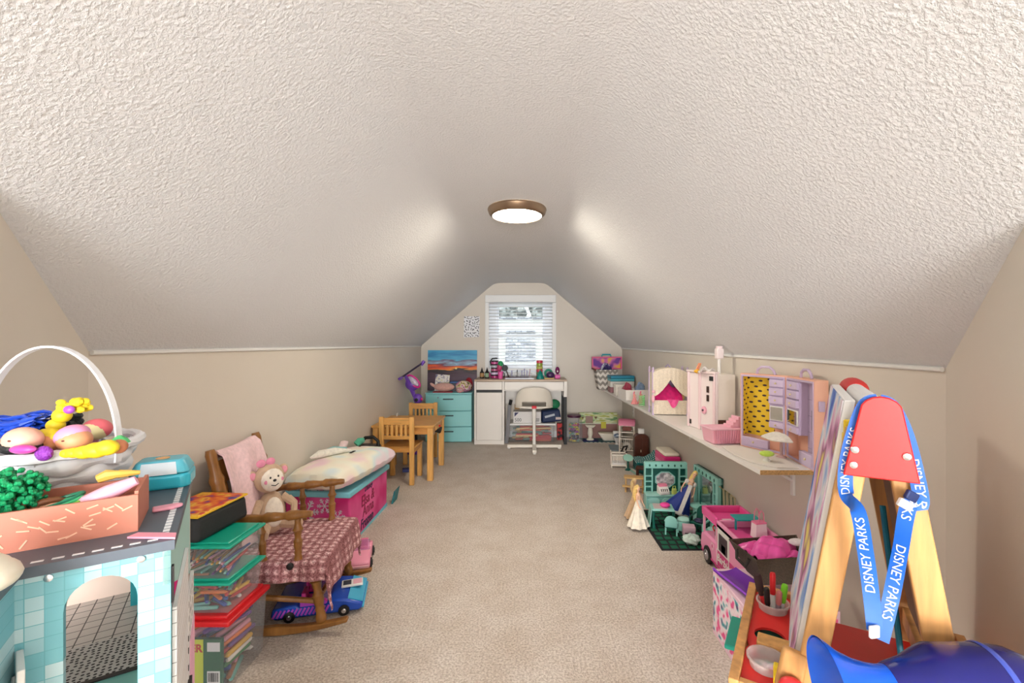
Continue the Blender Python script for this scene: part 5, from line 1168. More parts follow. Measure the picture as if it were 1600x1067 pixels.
# ---- pink plastic basket on the shelf
t = thing('pink_toy_basket', 'pink ribbed plastic toy basket on the front of the shelf', 'toy basket', (.999, 2.285, shz(2.285)+.001), math.radians(4))
PB = clear('pink_plastic', (246, 150, 186), .72, .3)
b = B(); b.hexa([(-.075, -.055, 0), (.075, -.055, 0), (.075, .055, 0), (-.075, .055, 0)], [(-.085, -.062, .075), (.085, -.062, .075), (.085, .062, .075), (-.085, .062, .075)]); part('tub', b, mat((248, 186, 204), .4), t, bev=.006)
for k in range(14):
    x = -.072+.011*k; b = B(); b.hexa([(x, -.060, .006), (x+.005, -.060, .006), (x+.005, -.055, .006), (x, -.055, .006)], [(x*1.1, -.068, .070), (x*1.1+.005, -.068, .070), (x*1.1+.005, -.062, .070), (x*1.1, -.062, .070)]); part('rib', b, mat((246, 168, 190), .4), t)
b = B(); b.tube([(-.086, -.063, .075), (.086, -.063, .075), (.086, .063, .075), (-.086, .063, .075)], .004, 6, closed=True); part('rim', b, mat((250, 200, 214), .4), t)
for k in range(4):
    b = B(); b.box(.03+.014*k, .046+.014*k, -.02, .05, .074, .088+.014*k); part('step', b, mat((248, 190, 206), .4), t, bev=.002)
# ---- canopy bed
zs3 = shz(3.35)
t = thing('canopy_doll_bed', 'lilac and cream canopy doll bed with lace drapes and magenta tulle', 'doll bed', (1.040, 3.30, zs3+.001), math.radians(-7))
w, dp = .120, .085
LACE = mat((240, 226, 206), .9, var=.1, vs=120, bmp=.7, bs_=170)
for sx_ in (-1, 1):
    for sy_ in (-1, 1):
        b = B(); b.at((sx_*w, sy_*dp, 0)).lathe([(.008, 0), (.009, .01), (.006, .02), (.0075, .06), (.006, .10), (.0075, .20), (.006, .30), (.010, .318), (.006, .325), (.009, .335), (.002, .348)], 10); part('bed_post', b, LILAC, t)
b = B(); b.box(-w, w, -dp, dp, .07, .10); part('mattress', b, cloth(240, 230, 214), t, bev=.006)
b = B(); b.grid(lambda u, v: (-w+2*w*u, -dp-.004-.002*math.sin(u*50)*(1-v), .008+.10*v), 60, 4, .002); part('bed_skirt', b, LACE, t)
b = B(); b.box(-w, -w+.006, -dp, dp, .05, .30); part('headboard', b, cloth(240, 226, 206), t)
b = B(); b.box(-w, w, dp-.004, dp, .08, .31); part('back_curtain', b, mat((170, 150, 190), .8), t)
def can(u, v):
    x = -w*1.02+2.04*w*u; y = -dp*1.05+2.1*dp*v; h = .305+.038*math.sin(PI*u)**.7
    return (x, y, h-.02*(2*v-1)**2)
b = B(); b.grid(can, 30, 10, .004); part('canopy', b, LACE, t)
def drape(s):
    def fn(u, v):   # u along from post to centre, v top to bottom
        x = s*w*(1.0-1.02*u); top_ = .305+.036*math.sin(PI*(.5-.5*(1-u)))**.7
        bot = .135+.125*u**1.6
        return (x, -dp-.008-.0012*math.sin(u*28), top_*(1-v)+bot*v)
    return fn
for s in (-1, 1):
    b = B(); b.grid(drape(s), 30, 10, .003); part('lace_drape', b, LACE, t)
b = B()
def tul(u, v):
    x = -w*.86+1.62*w*u; z = .10+.115*math.sin(PI*v)*math.sin(PI*(.15+.7*u))+.010*math.sin(u*21)*math.sin(v*9); return (x, -dp*.82+.11*v, z)
b.grid(tul, 34, 14, .004); part('tulle_skirt', b, mat((226, 20, 120), .7, var=.2, vs=40), t)
b = B(); b.grid(lambda u, v: (-.02+.075*u+.006*math.sin(v*9), -dp-.012-.004*math.sin(u*12), .115-.06*v*math.sin(PI*u)), 14, 8, .002); part('tulle_hem', b, mat((246, 90, 160), .7), t)
b = B(); b.at((w*.78, -dp*.4, .125)).ell((0, 0, 0), (.018, .018, .022)); part('doll_head', b, mat((226, 180, 120), .5), t)
for s in (-1, 1):
    b = B(); b.ell((-w*1.0, -dp-.01, .12+s*.0), (.012, .012, .03)) if s > 0 else b.ell((-w*.98, -dp-.012, .17), (.012, .008, .012)); part('ribbon_tie', b, mat((246, 190, 206), .6), t)
b = B(); b.tube([(-.02, 0, .34), (0, 0, .362), (.02, 0, .34)], .004, 6); part('top_hook', b, mat((160, 140, 190), .5), t)
# ---- boxes and clothes at the far end of the shelf
def sp(px, Y): return Vector(((px-VX)/FPX*Y, Y, shz(Y)))
t = thing('spring_toy', 'pale green spiral spring toy on the shelf by the canopy bed', 'toy', sp(1003, 3.72)+Vector((.0, 0, .001)))
b = B(); b.tube([(.022*math.cos(a), .022*math.sin(a), .006+.085*a/(12*PI)) for a in [i*12*PI/120 for i in range(121)]], .0042, 6); part('coil', b, mat((150, 226, 150), .4), t)
for i, (dx, dy) in enumerate(((-.012, 0), (.018, .02))):
    small_doll('doll', 'tiny pink haired figure standing on the shelf beside the spring toy', 'doll', sp(993, 3.86)+Vector((dx*2.1+.016, dy*1.5, .001)), math.radians(20), 0, mat((240, 160, 140), .5), mat((240, 120, 170), .5), mat((240, 150, 150), .6), .11, 'tiny pink haired figures on the shelf')
t = thing('white_open_box', 'white open carton full of doll clothes on the shelf', 'box', (1.02, 4.30, shz(4.30)+.001), math.radians(6))
b = B(); b.box(-.11, .13, -.12, -.116, 0, .095); b.box(-.11, .13, .116, .12, 0, .095); b.box(-.11, -.106, -.116, .116, 0, .095); b.box(.126, .13, -.116, .116, 0, .095); b.box(-.106, .126, -.116, .116, 0, .004); part('carton', b, mat((242, 236, 230), .6), t)
def heap(label, c, p, r, name='doll_clothes', cat='doll clothes', wob=1.0):
    b = B()
    def fn(u, v):
        a = 2*PI*u; ph_ = PI*v-PI/2; k = 1+wob*(.24*math.sin(5*a+3*v)+.22*math.sin(19*v+3*a)*math.sin(PI*v))
        return (r[0]*math.cos(ph_)*math.cos(a)*k, r[1]*math.cos(ph_)*math.sin(a)*k, r[2]*math.sin(ph_)*(1+wob*(.4*math.sin(4*a+2*v)+.25*math.sin(9*a))))
    b.grid(fn, 44, 24); return single(name, label, cat, b, c, p, 0)
heap('crumpled dark red doll clothes in the white carton', cloth(176, 60, 84), (.972, 4.335, shz(4.3)+.079), (.044, .066, .055), wob=.7)
heap('crumpled denim blue doll clothes in the white carton', cloth(140, 164, 196), (1.080, 4.275, shz(4.3)+.083), (.046, .066, .058), wob=.7)
t = thing('toy_kennel', 'small white toy house with square windows on the shelf', 'toy house', (.985, 4.66, shz(4.66)+.001), math.radians(4))
b = B(); b.box(-.07, .05, -.05, .05, 0, .10); part('walls', b, mat((246, 240, 230), .5), t, bev=.004)
for k in range(4):
    x = .0+.022*(k % 2); z = .03+.030*(k//2); b = B(); b.box(x, x+.014, -.052, -.0495, z, z+.020); part('window', b, mat((50, 56, 50), .4), t)
b = B(); b.box(-.074, .054, -.054, .054, .10, .112); part('roof', b, mat((246, 240, 230), .5), t, bev=.003)
for k, (c, lab) in enumerate([((150, 96, 104), 'maroon'), ((224, 220, 214), 'white'), ((60, 160, 176), 'teal'), ((30, 130, 160), 'dark teal')]):
    zb = [0, .06, .125, .155][k]; hh = [.058, .063, .028, .030][k]
    b = B(); b.box(-.14, .12, -.09, .09, 0, hh); single('storage_case', '%s flat case in the pile at the far end of the shelf' % lab, 'case', b, mat(c, .45), (1.055, 4.98, shz(5.07)+zb+.003), .03*(k-1), 'cases piled on the far shelf end', bev=.004)
t = thing('chevron_bin', 'grey and white chevron fabric bin in the shelf corner', 'bin', (.945, 5.33, shz(5.33)+.002))
m_, nt_, bs_ = nodes('chevron'); v_ = coords(nt_); sx = N(nt_, 'ShaderNodeSeparateXYZ'); nt_.links.new(v_, sx.inputs[0])
pp = N(nt_, 'ShaderNodeMath', operation='PINGPONG'); pp.inputs[1].default_value = .028; nt_.links.new(sx.outputs['X'], pp.inputs[0])
ad = N(nt_, 'ShaderNodeMath', operation='ADD'); nt_.links.new(pp.outputs[0], ad.inputs[0]); nt_.links.new(sx.outputs['Z'], ad.inputs[1])
md_ = N(nt_, 'ShaderNodeMath', operation='FLOORED_MODULO'); md_.inputs[1].default_value = .07; nt_.links.new(ad.outputs[0], md_.inputs[0])
gt = N(nt_, 'ShaderNodeMath', operation='GREATER_THAN'); gt.inputs[1].default_value = .035; nt_.links.new(md_.outputs[0], gt.inputs[0])
r_ = ramp(nt_, [(.4, C(150, 144, 136)), (.6, C(236, 230, 222))]); nt_.links.new(gt.outputs[0], r_.inputs[0]); nt_.links.new(r_.outputs[0], bs_.inputs['Base Color']); bs_.inputs['Roughness'].default_value = .9
b = B(); lo_ = [(-.10, -.09), (.10, -.09), (.10, .09), (-.10, .09)]; hi_ = [(-.135, -.11), (.12, -.11), (.12, .11), (-.135, .11)]
for i in range(4):
    j = (i+1) % 4; ti = lambda p: (p[0]-.005*(1 if p[0] > 0 else -1), p[1]-.005*(1 if p[1] > 0 else -1))
    b.add([lo_[i]+(0,), lo_[j]+(0,), hi_[j]+(.235,), hi_[i]+(.235,), ti(lo_[i])+(.005,), ti(lo_[j])+(.005,), ti(hi_[j])+(.235,), ti(hi_[i])+(.235,)], [(0, 1, 2, 3), (4, 7, 6, 5), (2, 6, 7, 3)])
b.add([p+(0,) for p in lo_]+[ti(p)+(.005,) for p in lo_], [(3, 2, 1, 0), (4, 5, 6, 7)]); part('fabric_tub', b, m_, t)
b = B(); b.tube([(-.13, -.10, .23), (-.165, 0, .245), (-.13, .10, .23)], .010, 8); part('strap_handle', b, mat((120, 60, 50), .7), t)
t = thing('doll_case', 'open pink and violet doll case with teal handle in the chevron bin', 'case', (.955, 5.40, shz(5.4)+.2375), 0)
b = B(); b.frame(-.17, .19, .0, .15, .014, -.02, .02); part('frame', b, mat((226, 90, 140), .4), t)
b = B(); b.box(-.156, .176, .012, .018, .014, .136); part('lining', b, mat_noise('violet_lining', [(.4, (120, 70, 160)), (.5, (214, 120, 180)), (.6, (240, 190, 80))], 9, 1), t)
b = B(); b.tube([(-.05, 0, .15), (-.045, 0, .175), (.055, 0, .175), (.06, 0, .15)], .009, 8); part('handle', b, mat((40, 170, 180), .4), t)
heap('bunched navy and purple doll clothes over the chevron bin', mat_noise('navy_cloth', [(.4, (34, 34, 80)), (.52, (70, 50, 120)), (.6, (210, 210, 220)), (.66, (40, 60, 130))], 16, 2), (.937, 5.315, shz(5.3)+.160), (.082, .058, .135), wob=.28)
# ================================================================ right side: floor toys
# ---- bathroom play set
t = thing('bathroom_backdrop', 'cardboard doll bathroom backdrop with green top and mauve wainscot', 'playset', (.88, 5.50, 0))
GPAT = mat_noise('green_zigzag', [(.36, (120, 160, 110)), (.46, (206, 220, 160)), (.54, (226, 226, 200)), (.64, (180, 190, 90))], 18, 1, .6, (.5, 1, 2.2))
b = B(); b.box(-.235, .235, .02, .026, .18, .318); part('upper_panel', b, GPAT, t)
b = B(); b.box(-.235, .235, .02, .026, 0, .18); part('lower_panel', b, mat((150, 110, 104), .7), t)
b = B(); b.box(-.235, .235, .016, .020, .178, .186); part('dado_rail', b, mat((230, 226, 214), .6), t)
b = B(); b.box(-.241, -.235, -.03, .026, 0, .318); b.box(.235, .241, -.22, .026, 0, .30); part('side_panel', b, mat((206, 200, 176), .7), t)
b = B(); b.box(-.155, -.065, .012, .019, .19, .275); part('mirror', b, mat((170, 140, 130), .2), t)
for x in (-.19, -.03):
    b = B(); b.prismy([(x-.02, .268), (x+.02, .268), (x, .236)], .014, .019); part('wall_light', b, mat((110, 84, 50), .5), t)
b = B(); b.box(.035, .095, .006, .018, .125, .205); part('towel', b, mat((214, 206, 80), .8), t)
b = B(); b.prism([(-.235, .015), (.23, .015), (.27, -.225), (-.20, -.225)], .001, .005); part('mat', b, mat_noise('teal_mat', [(.45, (36, 70, 90)), (.55, (90, 130, 130))], 30, 2), t)
for k in range(9):
    b = B(); b.at((-.17+.05*k, -.226, .003)).ell((0, 0, 0), (.016, .008, .003)); part('scallop', b, mat((232, 226, 214), .7), t)
t = thing('toy_sink', 'cream pedestal sink of the doll bathroom', 'toy sink', (.765, 5.40, .006))
b = B(); b.lathe([(.045, 0), (.045, .012), (.022, .03), (.034, .08), (.028, .12), (.022, .15)], 14); part('pedestal', b, mat((240, 232, 214), .4), t)
b = B(); b.hexa([(-.035, -.025, .15), (.035, -.025, .15), (.035, .03, .15), (-.035, .03, .15)], [(-.062, -.04, .18), (.062, -.04, .18), (.062, .04, .18), (-.062, .04, .18)]); part('basin', b, mat((240, 232, 214), .4), t, bev=.005)
b = B(); b.prism([(-.10, -.07), (.09, -.07), (.08, .05), (-.08, .05)], .0, .003); single('bath_rug', 'dark navy rug under the pedestal sink', 'rug', b, mat((24, 36, 100), .9), (.765, 5.385, .0055))
b = B(); b.prismx([(-.05, .0), (.05, 0), (.065, .085), (-.065, .085)], -.10, .10)
b = B(); b.hexa([(-.07, -.04, 0), (.10, -.04, 0), (.10, .04, 0), (-.07, .04, 0)], [(-.13, -.06, .095), (.13, -.06, .085), (.13, .06, .085), (-.13, .06, .095)]); t = thing('toy_bathtub', 'cream boat shaped doll bathtub', 'toy bathtub', (.985, 5.37, .0065))
part('tub', b, mat((240, 232, 216), .4), t, bev=.012)
b = B(); b.hexa([(-.10, -.045, .0965), (.115, -.045, .0885), (.115, .045, .0885), (-.10, .045, .0965)], [(-.10, -.045, .0975), (.115, -.045, .0895), (.115, .045, .0895), (-.10, .045, .0975)]); part('water', b, mat((206, 200, 190), .3), t)
t = thing('toy_toilet', 'white doll toilet with striped blue cloth', 'toy toilet', (1.045, 5.17, 0))
b = B(); b.lathe([(.03, 0), (.022, .03), (.042, .07), (.045, .085)], 12); part('bowl', b, WHITE, t)
b = B(); b.box(-.04, .04, .03, .06, .07, .15); part('tank', b, WHITE, t, bev=.005)
b = B(); b.at((0, 0, .105)).ell((0, 0, 0), (.04, .045, .022)); part('striped_cloth', b, mat_noise('blue_stripes', [(.45, (40, 70, 120)), (.55, (200, 214, 226))], 30, 0, .7, (1, 1, 3)), t)
# ---- pink roofed lattice tower
t = thing('lattice_tower', 'white lattice doll tower with pink arched roof', 'toy tower', (1.085, 4.85, 0), math.radians(-16))
CW = mat((240, 230, 216), .5); w, dp, h = .075, .06, .29
for sx_ in (-1, 1):
    for sy_ in (-1, 1):
        b = B(); b.box(sx_*w-.006, sx_*w+.006, sy_*dp-.006, sy_*dp+.006, 0, h); part('corner_post', b, CW, t)
for z in (.02, .14, .21, .28):
    b = B(); b.box(-w, w, -dp-.004, -dp+.004, z, z+.010); b.box(-w, w, dp-.004, dp+.004, z, z+.010); b.box(-w-.004, -w+.004, -dp, dp, z, z+.01); b.box(w-.004, w+.004, -dp, dp, z, z+.01); part('cross_rail', b, CW, t)
for k in range(6):
    x = -w+2*w*(k+1)/7
    b = B(); b.box(x-.002, x+.002, -dp-.002, -dp+.002, .02, .15); part('lattice_bar', b, CW, t)
    y = -dp+2*dp*(k+1)/7; b = B(); b.box(-w-.002, -w+.002, y-.002, y+.002, .02, .28); part('lattice_bar', b, CW, t)
b = B(); b.grid(lambda u, v: (-w*1.15+2.3*w*v, -dp*1.15*math.cos(PI*u), h+.058*math.sin(PI*u)-.006*abs(math.sin(v*12))*(u < .05)), 16, 12, .004); part('roof', b, mat((226, 130, 160), .5), t)
b = B(); b.box(-.045, .045, -.02, .04, .225, .27); part('shelf_box', b, mat((130, 60, 44), .5), t)
b = B(); b.at((.0, -.01, .055)).ell((0, 0, 0), (.05, .035, .05)); part('white_wicker_seat', b, mat_dots('wicker', (236, 230, 220), (70, 66, 64), 70, .25, dim='3D'), t)
t = thing('black_doll_chair', 'tiny black framed doll chair lying beside the lattice tower', 'toy chair', (1.005, 4.70, 0), .5)
b = B(); b.at((0, 0, .012), rx=.5).frame(-.03, .03, 0, .10, .010, -.005, .005); part('back_frame', b, BLACK, t)
b = B(); b.at((0, -.04, .0)).box(-.03, .03, 0, .05, .02, .03); part('seat', b, BLACK, t)
for s in (-1, 1):
    b = B(); b.tube([(s*.025, -.035, 0), (s*.025, -.035, .022)], .005, 6); part('leg', b, BLACK, t)
b = B(); b.prism([(-.07, -.12), (.05, -.16), (.07, .12), (-.05, .14)], .001, .012); single('grey_blue_playmat', 'grey blue strip playmat before the doll bathroom', 'mat', b, mat((150, 164, 172), .8), (.985, 4.99, 0))
# ---- brown armoire, bed
t = thing('toy_armoire', 'dark brown arched doll armoire against the wall', 'toy armoire', (1.112, 4.36, 0), math.radians(-4))
BRN = wood((86, 44, 30), rough=.3)
pr = [(-.068, 0), (.068, 0), (.068, .25)]+[(.068*math.cos(a), .25+.04*math.sin(a)) for a in [i*PI/10 for i in range(1, 10)]]+[(-.068, .25)]
b = B(); b.prismy(pr, -.045, .045); part('body', b, BRN, t, bev=.004)
b = B(); b.box(-.060, -.002, -.049, -.045, .01, .25); d1 = part('door', b, BRN, t); b = B(); b.box(.002, .060, -.049, -.045, .01, .25); part('door', b, BRN, t)
b = B(); b.at((-.010, -.052, .13)).ell((0, 0, 0), (.004, .004, .014)); part('handle', b, mat((214, 196, 170), .3), d1)
b = B(); b.box(-.03, .03, -.02, .02, 0, .05); single('white_plush_top', 'small white toy box resting on the armoire top', 'toy box', b, WHITE, (1.112, 4.36, .2885), bev=.006)
t = thing('teal_doll_bed', 'doll bed under teal polka dot blanket', 'doll bed', (1.078, 4.10, .0045), math.radians(-4)); t.scale = (.78, 1, 1)
TP = mat_dots('teal_polka', (10, 120, 122), (230, 240, 236), 52, .24, dim='2D', rnd=.1)
b = B(); b.box(-.11, .11, -.12, .12, .0, .09); part('base', b, mat((20, 110, 112), .6), t, bev=.01)
b = B(); b.grid(lambda u, v: (-.118+.236*u, -.126+.252*v, .096+.10*max(0, (u-.45))**1.0*1.6*math.sin(PI*v*.9+.2)+.006*math.sin(u*14)*math.sin(v*12)), 26, 20, .01); part('blanket', b, TP, t)
t = thing('mint_round_table', 'small mint round topped doll table', 'toy table', (.932, 4.12, 0))
b = B(); b.lathe([(.03, 0), (.02, .01), (.008, .02), (.008, .105)], 12); part('pedestal', b, DGREEN, t)
b = B(); b.at((0, 0, .11), rx=.5).lathe([(.044, 0), (.046, .004), (.044, .008)], 20); part('top', b, mat((170, 224, 206), .4), t)
t = thing('brown_bench', 'brown wooden doll side table on the striped rug', 'toy table', (1.0, 3.87, .006), math.radians(-20))
b = B(); b.box(-.055, .055, -.045, .045, .075, .09); part('top', b, BRN, t, bev=.003)
for sx_ in (-1, 1):
    for sy_ in (-1, 1):
        b = B(); b.box(sx_*.042-.008, sx_*.042+.008, sy_*.034-.008, sy_*.034+.008, 0, .075); part('leg', b, BRN, t)
r0 = [F(977, 731), F(1003, 749)]
t = thing('striped_rug', 'mint and white striped doll rug', 'rug', (r0[0].x, r0[0].y, 0))
for k, c in enumerate([(170, 206, 190), (232, 226, 214), (110, 160, 146), (232, 226, 214), (170, 206, 190), (150, 196, 180)]):
    dx = .028*k; b = B(); b.prism([(dx, 0-.004*k), (dx+.028, -.004*(k+1)), (dx+.028+.065, -.36), (dx+.065, -.36)], .001, .0055); part('stripe', b, mat(c, .9), t)
# ---- white crib
t = thing('doll_crib', 'white slatted doll crib on the carpet', 'doll crib', F(968, 731)+Vector((0, .05, 0)), math.radians(-6))
w, dp = .068, .055
for sx_ in (-1, 1):
    for sy_ in (-1, 1):
        b = B(); b.at((sx_*w, sy_*dp, 0)).lathe([(.006, 0), (.006, .128), (.008, .134), (.003, .142)], 8); part('post', b, CW, t)
for s in (-1, 1):
    b = B(); b.box(-w, w, s*dp-.004, s*dp+.004, .115, .126); part('rail', b, CW, t); b = B(); b.box(-w, w, s*dp-.004, s*dp+.004, .018, .030); part('rail', b, CW, t)
    for k in range(9):
        x = -w+2*w*(k+1)/10; b = B(); b.box(x-.0028, x+.0028, s*dp-.003, s*dp+.003, .03, .115); part('slat', b, CW, t)
    b = B(); b.box(s*w-.003, s*w+.003, -dp, dp, .018, .126); part('end_panel', b, mat((240, 214, 210), .5), t)
b = B(); b.box(-w+.006, w-.006, -dp+.006, dp-.006, .028, .045); part('mattress', b, cloth(220, 222, 226), t)
# ---- pale wooden picnic bench
t = thing('toy_picnic_bench', 'pale wooden doll picnic bench on the carpet', 'toy bench', F(992, 768)+Vector((.01, .04, 0)), math.radians(-14))
PW = wood((226, 184, 118), (.8, 8, 8))
b = B(); b.box(-.085, .085, -.035, .045, .095, .105); part('top', b, PW, t, bev=.002)
b = B(); b.box(-.095, .065, -.085, -.052, .042, .052); part('bench_plank', b, PW, t, bev=.002)
for x in (-.07, .06):
    b = B(); b.box(x-.006, x+.006, -.02, .03, 0, .095); part('leg', b, PW, t); b = B(); b.box(x-.006, x+.006, -.075, -.06, 0, .042); part('leg', b, PW, t); b = B(); b.box(x-.005, x+.005, -.075, .0, .03, .042); part('brace', b, PW, t)
# ---- mint hutch
HP = Vector((.992, 3.20, 0))
t = thing('toy_kitchen_hutch', 'mint green doll kitchen hutch with octagonal mirror', 'toy hutch', HP, math.radians(-3))
w, hh = .150, .315
b = B(); b.box(-w, w, .02, .03, .0, hh); part('back_panel', b, DGREEN, t)
b = B(); b.box(-w, w, -.012, .03, hh-.045, hh); part('cornice', b, MINT, t, bev=.004)
for k in range(6):
    b = B(); b.prismy([(-.115+.044*k-.007, hh-.022), (-.115+.044*k, hh-.034), (-.115+.044*k+.007, hh-.022), (-.115+.044*k, hh-.012)], -.0145, -.0115); part('leaf_mark', b, DGREEN, t)
for x in (-w, -w+.050, w-.058, w-.008):
    b = B(); b.box(x, x+.008, -.010, .02, .10, hh-.045); part('upright', b, MINT, t)
for k in range(3):
    z = .135+.038*k
    for x0_ in (-w+.008, w-.050):
        b = B(); b.box(x0_, x0_+.042, -.008, .02, z, z+.006); part('shelf', b, MINT, t)
oc = [(.066*math.cos(a)*1.15, .185+.062*math.sin(a)) for a in [PI/8+i*PI/4 for i in range(8)]]
b = B(); b.prismy(oc, .010, .018); part('mirror_frame', b, MINT, t)
oc2 = [(x*.9, .185+(z-.185)*.9) for x, z in oc]; b = B(); b.prismy(oc2, .0075, .0095); part('mirror', b, mat_noise('crinkled_foil', [(.35, (130, 126, 130)), (.65, (226, 220, 222))], 40, 3, .15), t)
b = B(); b.box(-w-.004, w+.004, -.075, .02, .090, .102); part('counter', b, mat((170, 222, 214), .35), t, bev=.003)
b = B(); b.box(-w, w, -.068, .02, 0, .090); part('base_cabinet', b, MINT, t, bev=.003)
for k in range(3):
    x = -w+.012+k*.097
    b = B(); b.prismy([(x, .012), (x+.082, .012), (x+.082, .066), (x+.066, .080), (x+.016, .080), (x, .066)], -.073, -.068); part('door', b, mat((166, 224, 216), .4), t, bev=.002)
t = thing('toy_register', 'white and pink doll cash register on the hutch counter', 'toy register', HP+Vector((-.03, -.045, .1025)), .15)
b = B(); b.prismx([(-.028, 0), (.03, 0), (.03, .055), (.0, .05), (-.028, .02)], -.036, .036); part('body', b, mat((244, 236, 232), .4), t, bev=.003)
b = B(); b.hexa([(-.03, .0, .050), (.03, .0, .050), (.03, .03, .055), (-.03, .03, .055)], [(-.03, .002, .064), (.03, .002, .064), (.03, .03, .066), (-.03, .03, .066)]); part('pink_display', b, mat((244, 140, 170), .4), t)
for k in range(4):
    b = B(); b.at((-.022+.014*k, -.016, .030), rx=.9).box(-.003, .003, -.012, .008, 0, .003); part('key', b, BLACK, t)
t = thing('toy_shopping_bag', 'tiny lime handbag on the hutch counter', 'toy bag', HP+Vector((.045, -.05, .1025)))
b = B(); b.box(-.018, .018, -.012, .012, 0, .038, .003); part('bag', b, mat((222, 232, 130), .5), t, bev=.003)
b = B(); b.tube([(-.010, 0, .036), (-.008, 0, .056), (.008, 0, .056), (.010, 0, .036)], .003, 6); part('handle', b, mat((222, 232, 130), .5), t)
# ---- pink tall toy behind hutch
t = thing('pink_toy_counter', 'hot pink toy counter with white padded top behind the hutch', 'toy counter', (1.115, 3.56, 0))
b = B(); b.box(-.06, .065, -.13, .13, 0, .29); part('body', b, HOTPINK, t, bev=.008)
b = B(); b.box(-.062, -.058, -.08, .10, .10, .24); part('side_panel', b, mat((250, 150, 196), .4), t)
b = B(); b.box(-.058, .062, -.12, .12, .29, .318); part('padded_top', b, mat((242, 232, 214), .5), t, bev=.014)
# ---- mint vanity along the wall
VP_ = Vector((1.156, 2.885, .0085))
t = thing('toy_vanity', 'mint doll vanity wall with mirror and round shelf', 'toy vanity', VP_, math.radians(-87))
# local: x to camera, y into wall
w, hh = .172, .330
b = B(); b.box(-w, w, .012, .026, 0, hh); part('back_panel', b, DGREEN, t)
b = B(); b.box(-w, w, -.010, .026, hh-.042, hh); part('cornice', b, MINT, t, bev=.004)
for k in range(6):
    b = B(); b.prismy([(-.135+.053*k-.008, hh-.02), (-.135+.053*k, hh-.034), (-.135+.053*k+.008, hh-.02), (-.135+.053*k, hh-.010)], -.0125, -.0095); part('leaf_mark', b, DGREEN, t)
for x in (-w, -w+.06, w-.068, w-.03):
    b = B(); b.box(x, x+.012 if x < w-.04 else w, -.008, .012, 0, hh-.042); part('upright', b, MINT, t)
for z in (.12, .17, .22):
    b = B(); b.box(w-.056, w-.03, -.006, .012, z, z+.006); part('shelf', b, MINT, t)
b = B(); b.box(-w+.075, w-.07, .006, .0115, .10, hh-.05); part('mirror', b, mat((180, 196, 196), .08, metal=.9), t)
b = B(); b.at((-.01, -.035, 0)).lathe([(.05, .095), (.062, .10), (.062, .108), (.05, .112)], 20); part('round_shelf', b, MINT, t)
b = B(); b.at((-.01, -.035, 0)).lathe([(.045, 0), (.045, .095)], 16); part('shelf_column', b, mat((166, 224, 216), .4), t)
b = B(); b.tube([(-.02, -.03, .112), (-.02, -.03, .17), (0, -.035, .215), (.02, -.045, .20)], .004, 6); part('tap', b, DGREEN, t)
b = B(); b.tube([(.09+.014*(i % 2), 0, 0) for i in range(1)]+[(.09, 0, .01)], .001, 4)
t = thing('zigzag_fence', 'tangled green and straw wire garland against the wall', 'garland', (1.170, 2.595, 0))
for k in range(7):
    y = .066-.025*k; b = B(); b.tube([(0, y, .0), (.006, y+.02, .10), (-.006, y-.015, .20), (.006, y+.02, .285), (-.012, y+.035, .30)], .0045, 6); part('wire_strand', b, mat((96, 104, 76) if k % 2 else (176, 164, 128), .5), t)
b = B(); b.tube([(0, .085, .15), (0, -.09, .14)], .004, 6); part('binding_wire', b, mat((96, 104, 76), .5), t)
# ---- dark green tile rug
RX0, RX1, RY0, RY1 = .755, 1.17, 2.505, 3.115
t = thing('green_doll_rug', 'black and green basket weave doll rug', 'rug', (RX0, RY0, 0))
b = B(); b.box(0, RX1-RX0, 0, RY1-RY0, .0005, .005); part('backing', b, mat((22, 22, 30), .9), t)
nx, ny = 8, 10; cw, cd = (RX1-RX0-.02)/nx, (RY1-RY0-.02)/ny
tb = B(); tb.box(0, cw*.72, 0, cd*.62, .005, .008); tme = mesh_of(tb, mat((16, 96, 70), .9), 'woven_tile')
for i in range(nx):
    for j in range(ny): link('woven_tile', tme, t, (.014+i*cw+(.25*cw if j % 2 else 0)*.6, .014+j*cd, 0))
# ---- mint doll table and chairs on the rug
RZ = .0085
t = thing('mint_doll_table', 'mint doll dining table with dark green edges on the rug', 'toy table', (.857, 2.835, RZ), math.radians(-8))
b = B(); b.box(-.068, .068, -.06, .06, .108, .120); part('top', b, MINT, t, bev=.006)
b = B(); b.box(-.055, .03, -.045, .045, .120, .123); part('placemat', b, mat((206, 190, 190), .5), t)
for sx_ in (-1, 1):
    b = B(); b.tube([(sx_*.058, -.05, 0), (sx_*.06, -.052, .06), (sx_*.06, -.05, .108)], [.009, .008, .010], 8); part('leg', b, DGREEN, t); b = B(); b.tube([(sx_*.058, .05, 0), (sx_*.06, .052, .06), (sx_*.06, .05, .108)], [.009, .008, .010], 8); part('leg', b, DGREEN, t)
b = B(); b.grid(lambda u, v: (-.072-.012*v, -.055+.11*u, .118-.11*v), 8, 6, .003); part('cloth_side', b, mat((170, 224, 216), .7), t)
b = B(); b.at((.015, -.01, .134)).ell((0, 0, 0), (.032, .03, .014)); single('pink_pouch_toy', 'round hot pink toy purse on the mint doll table', 'toy purse', b, mat((240, 70, 160), .4), (.857, 2.835, RZ))
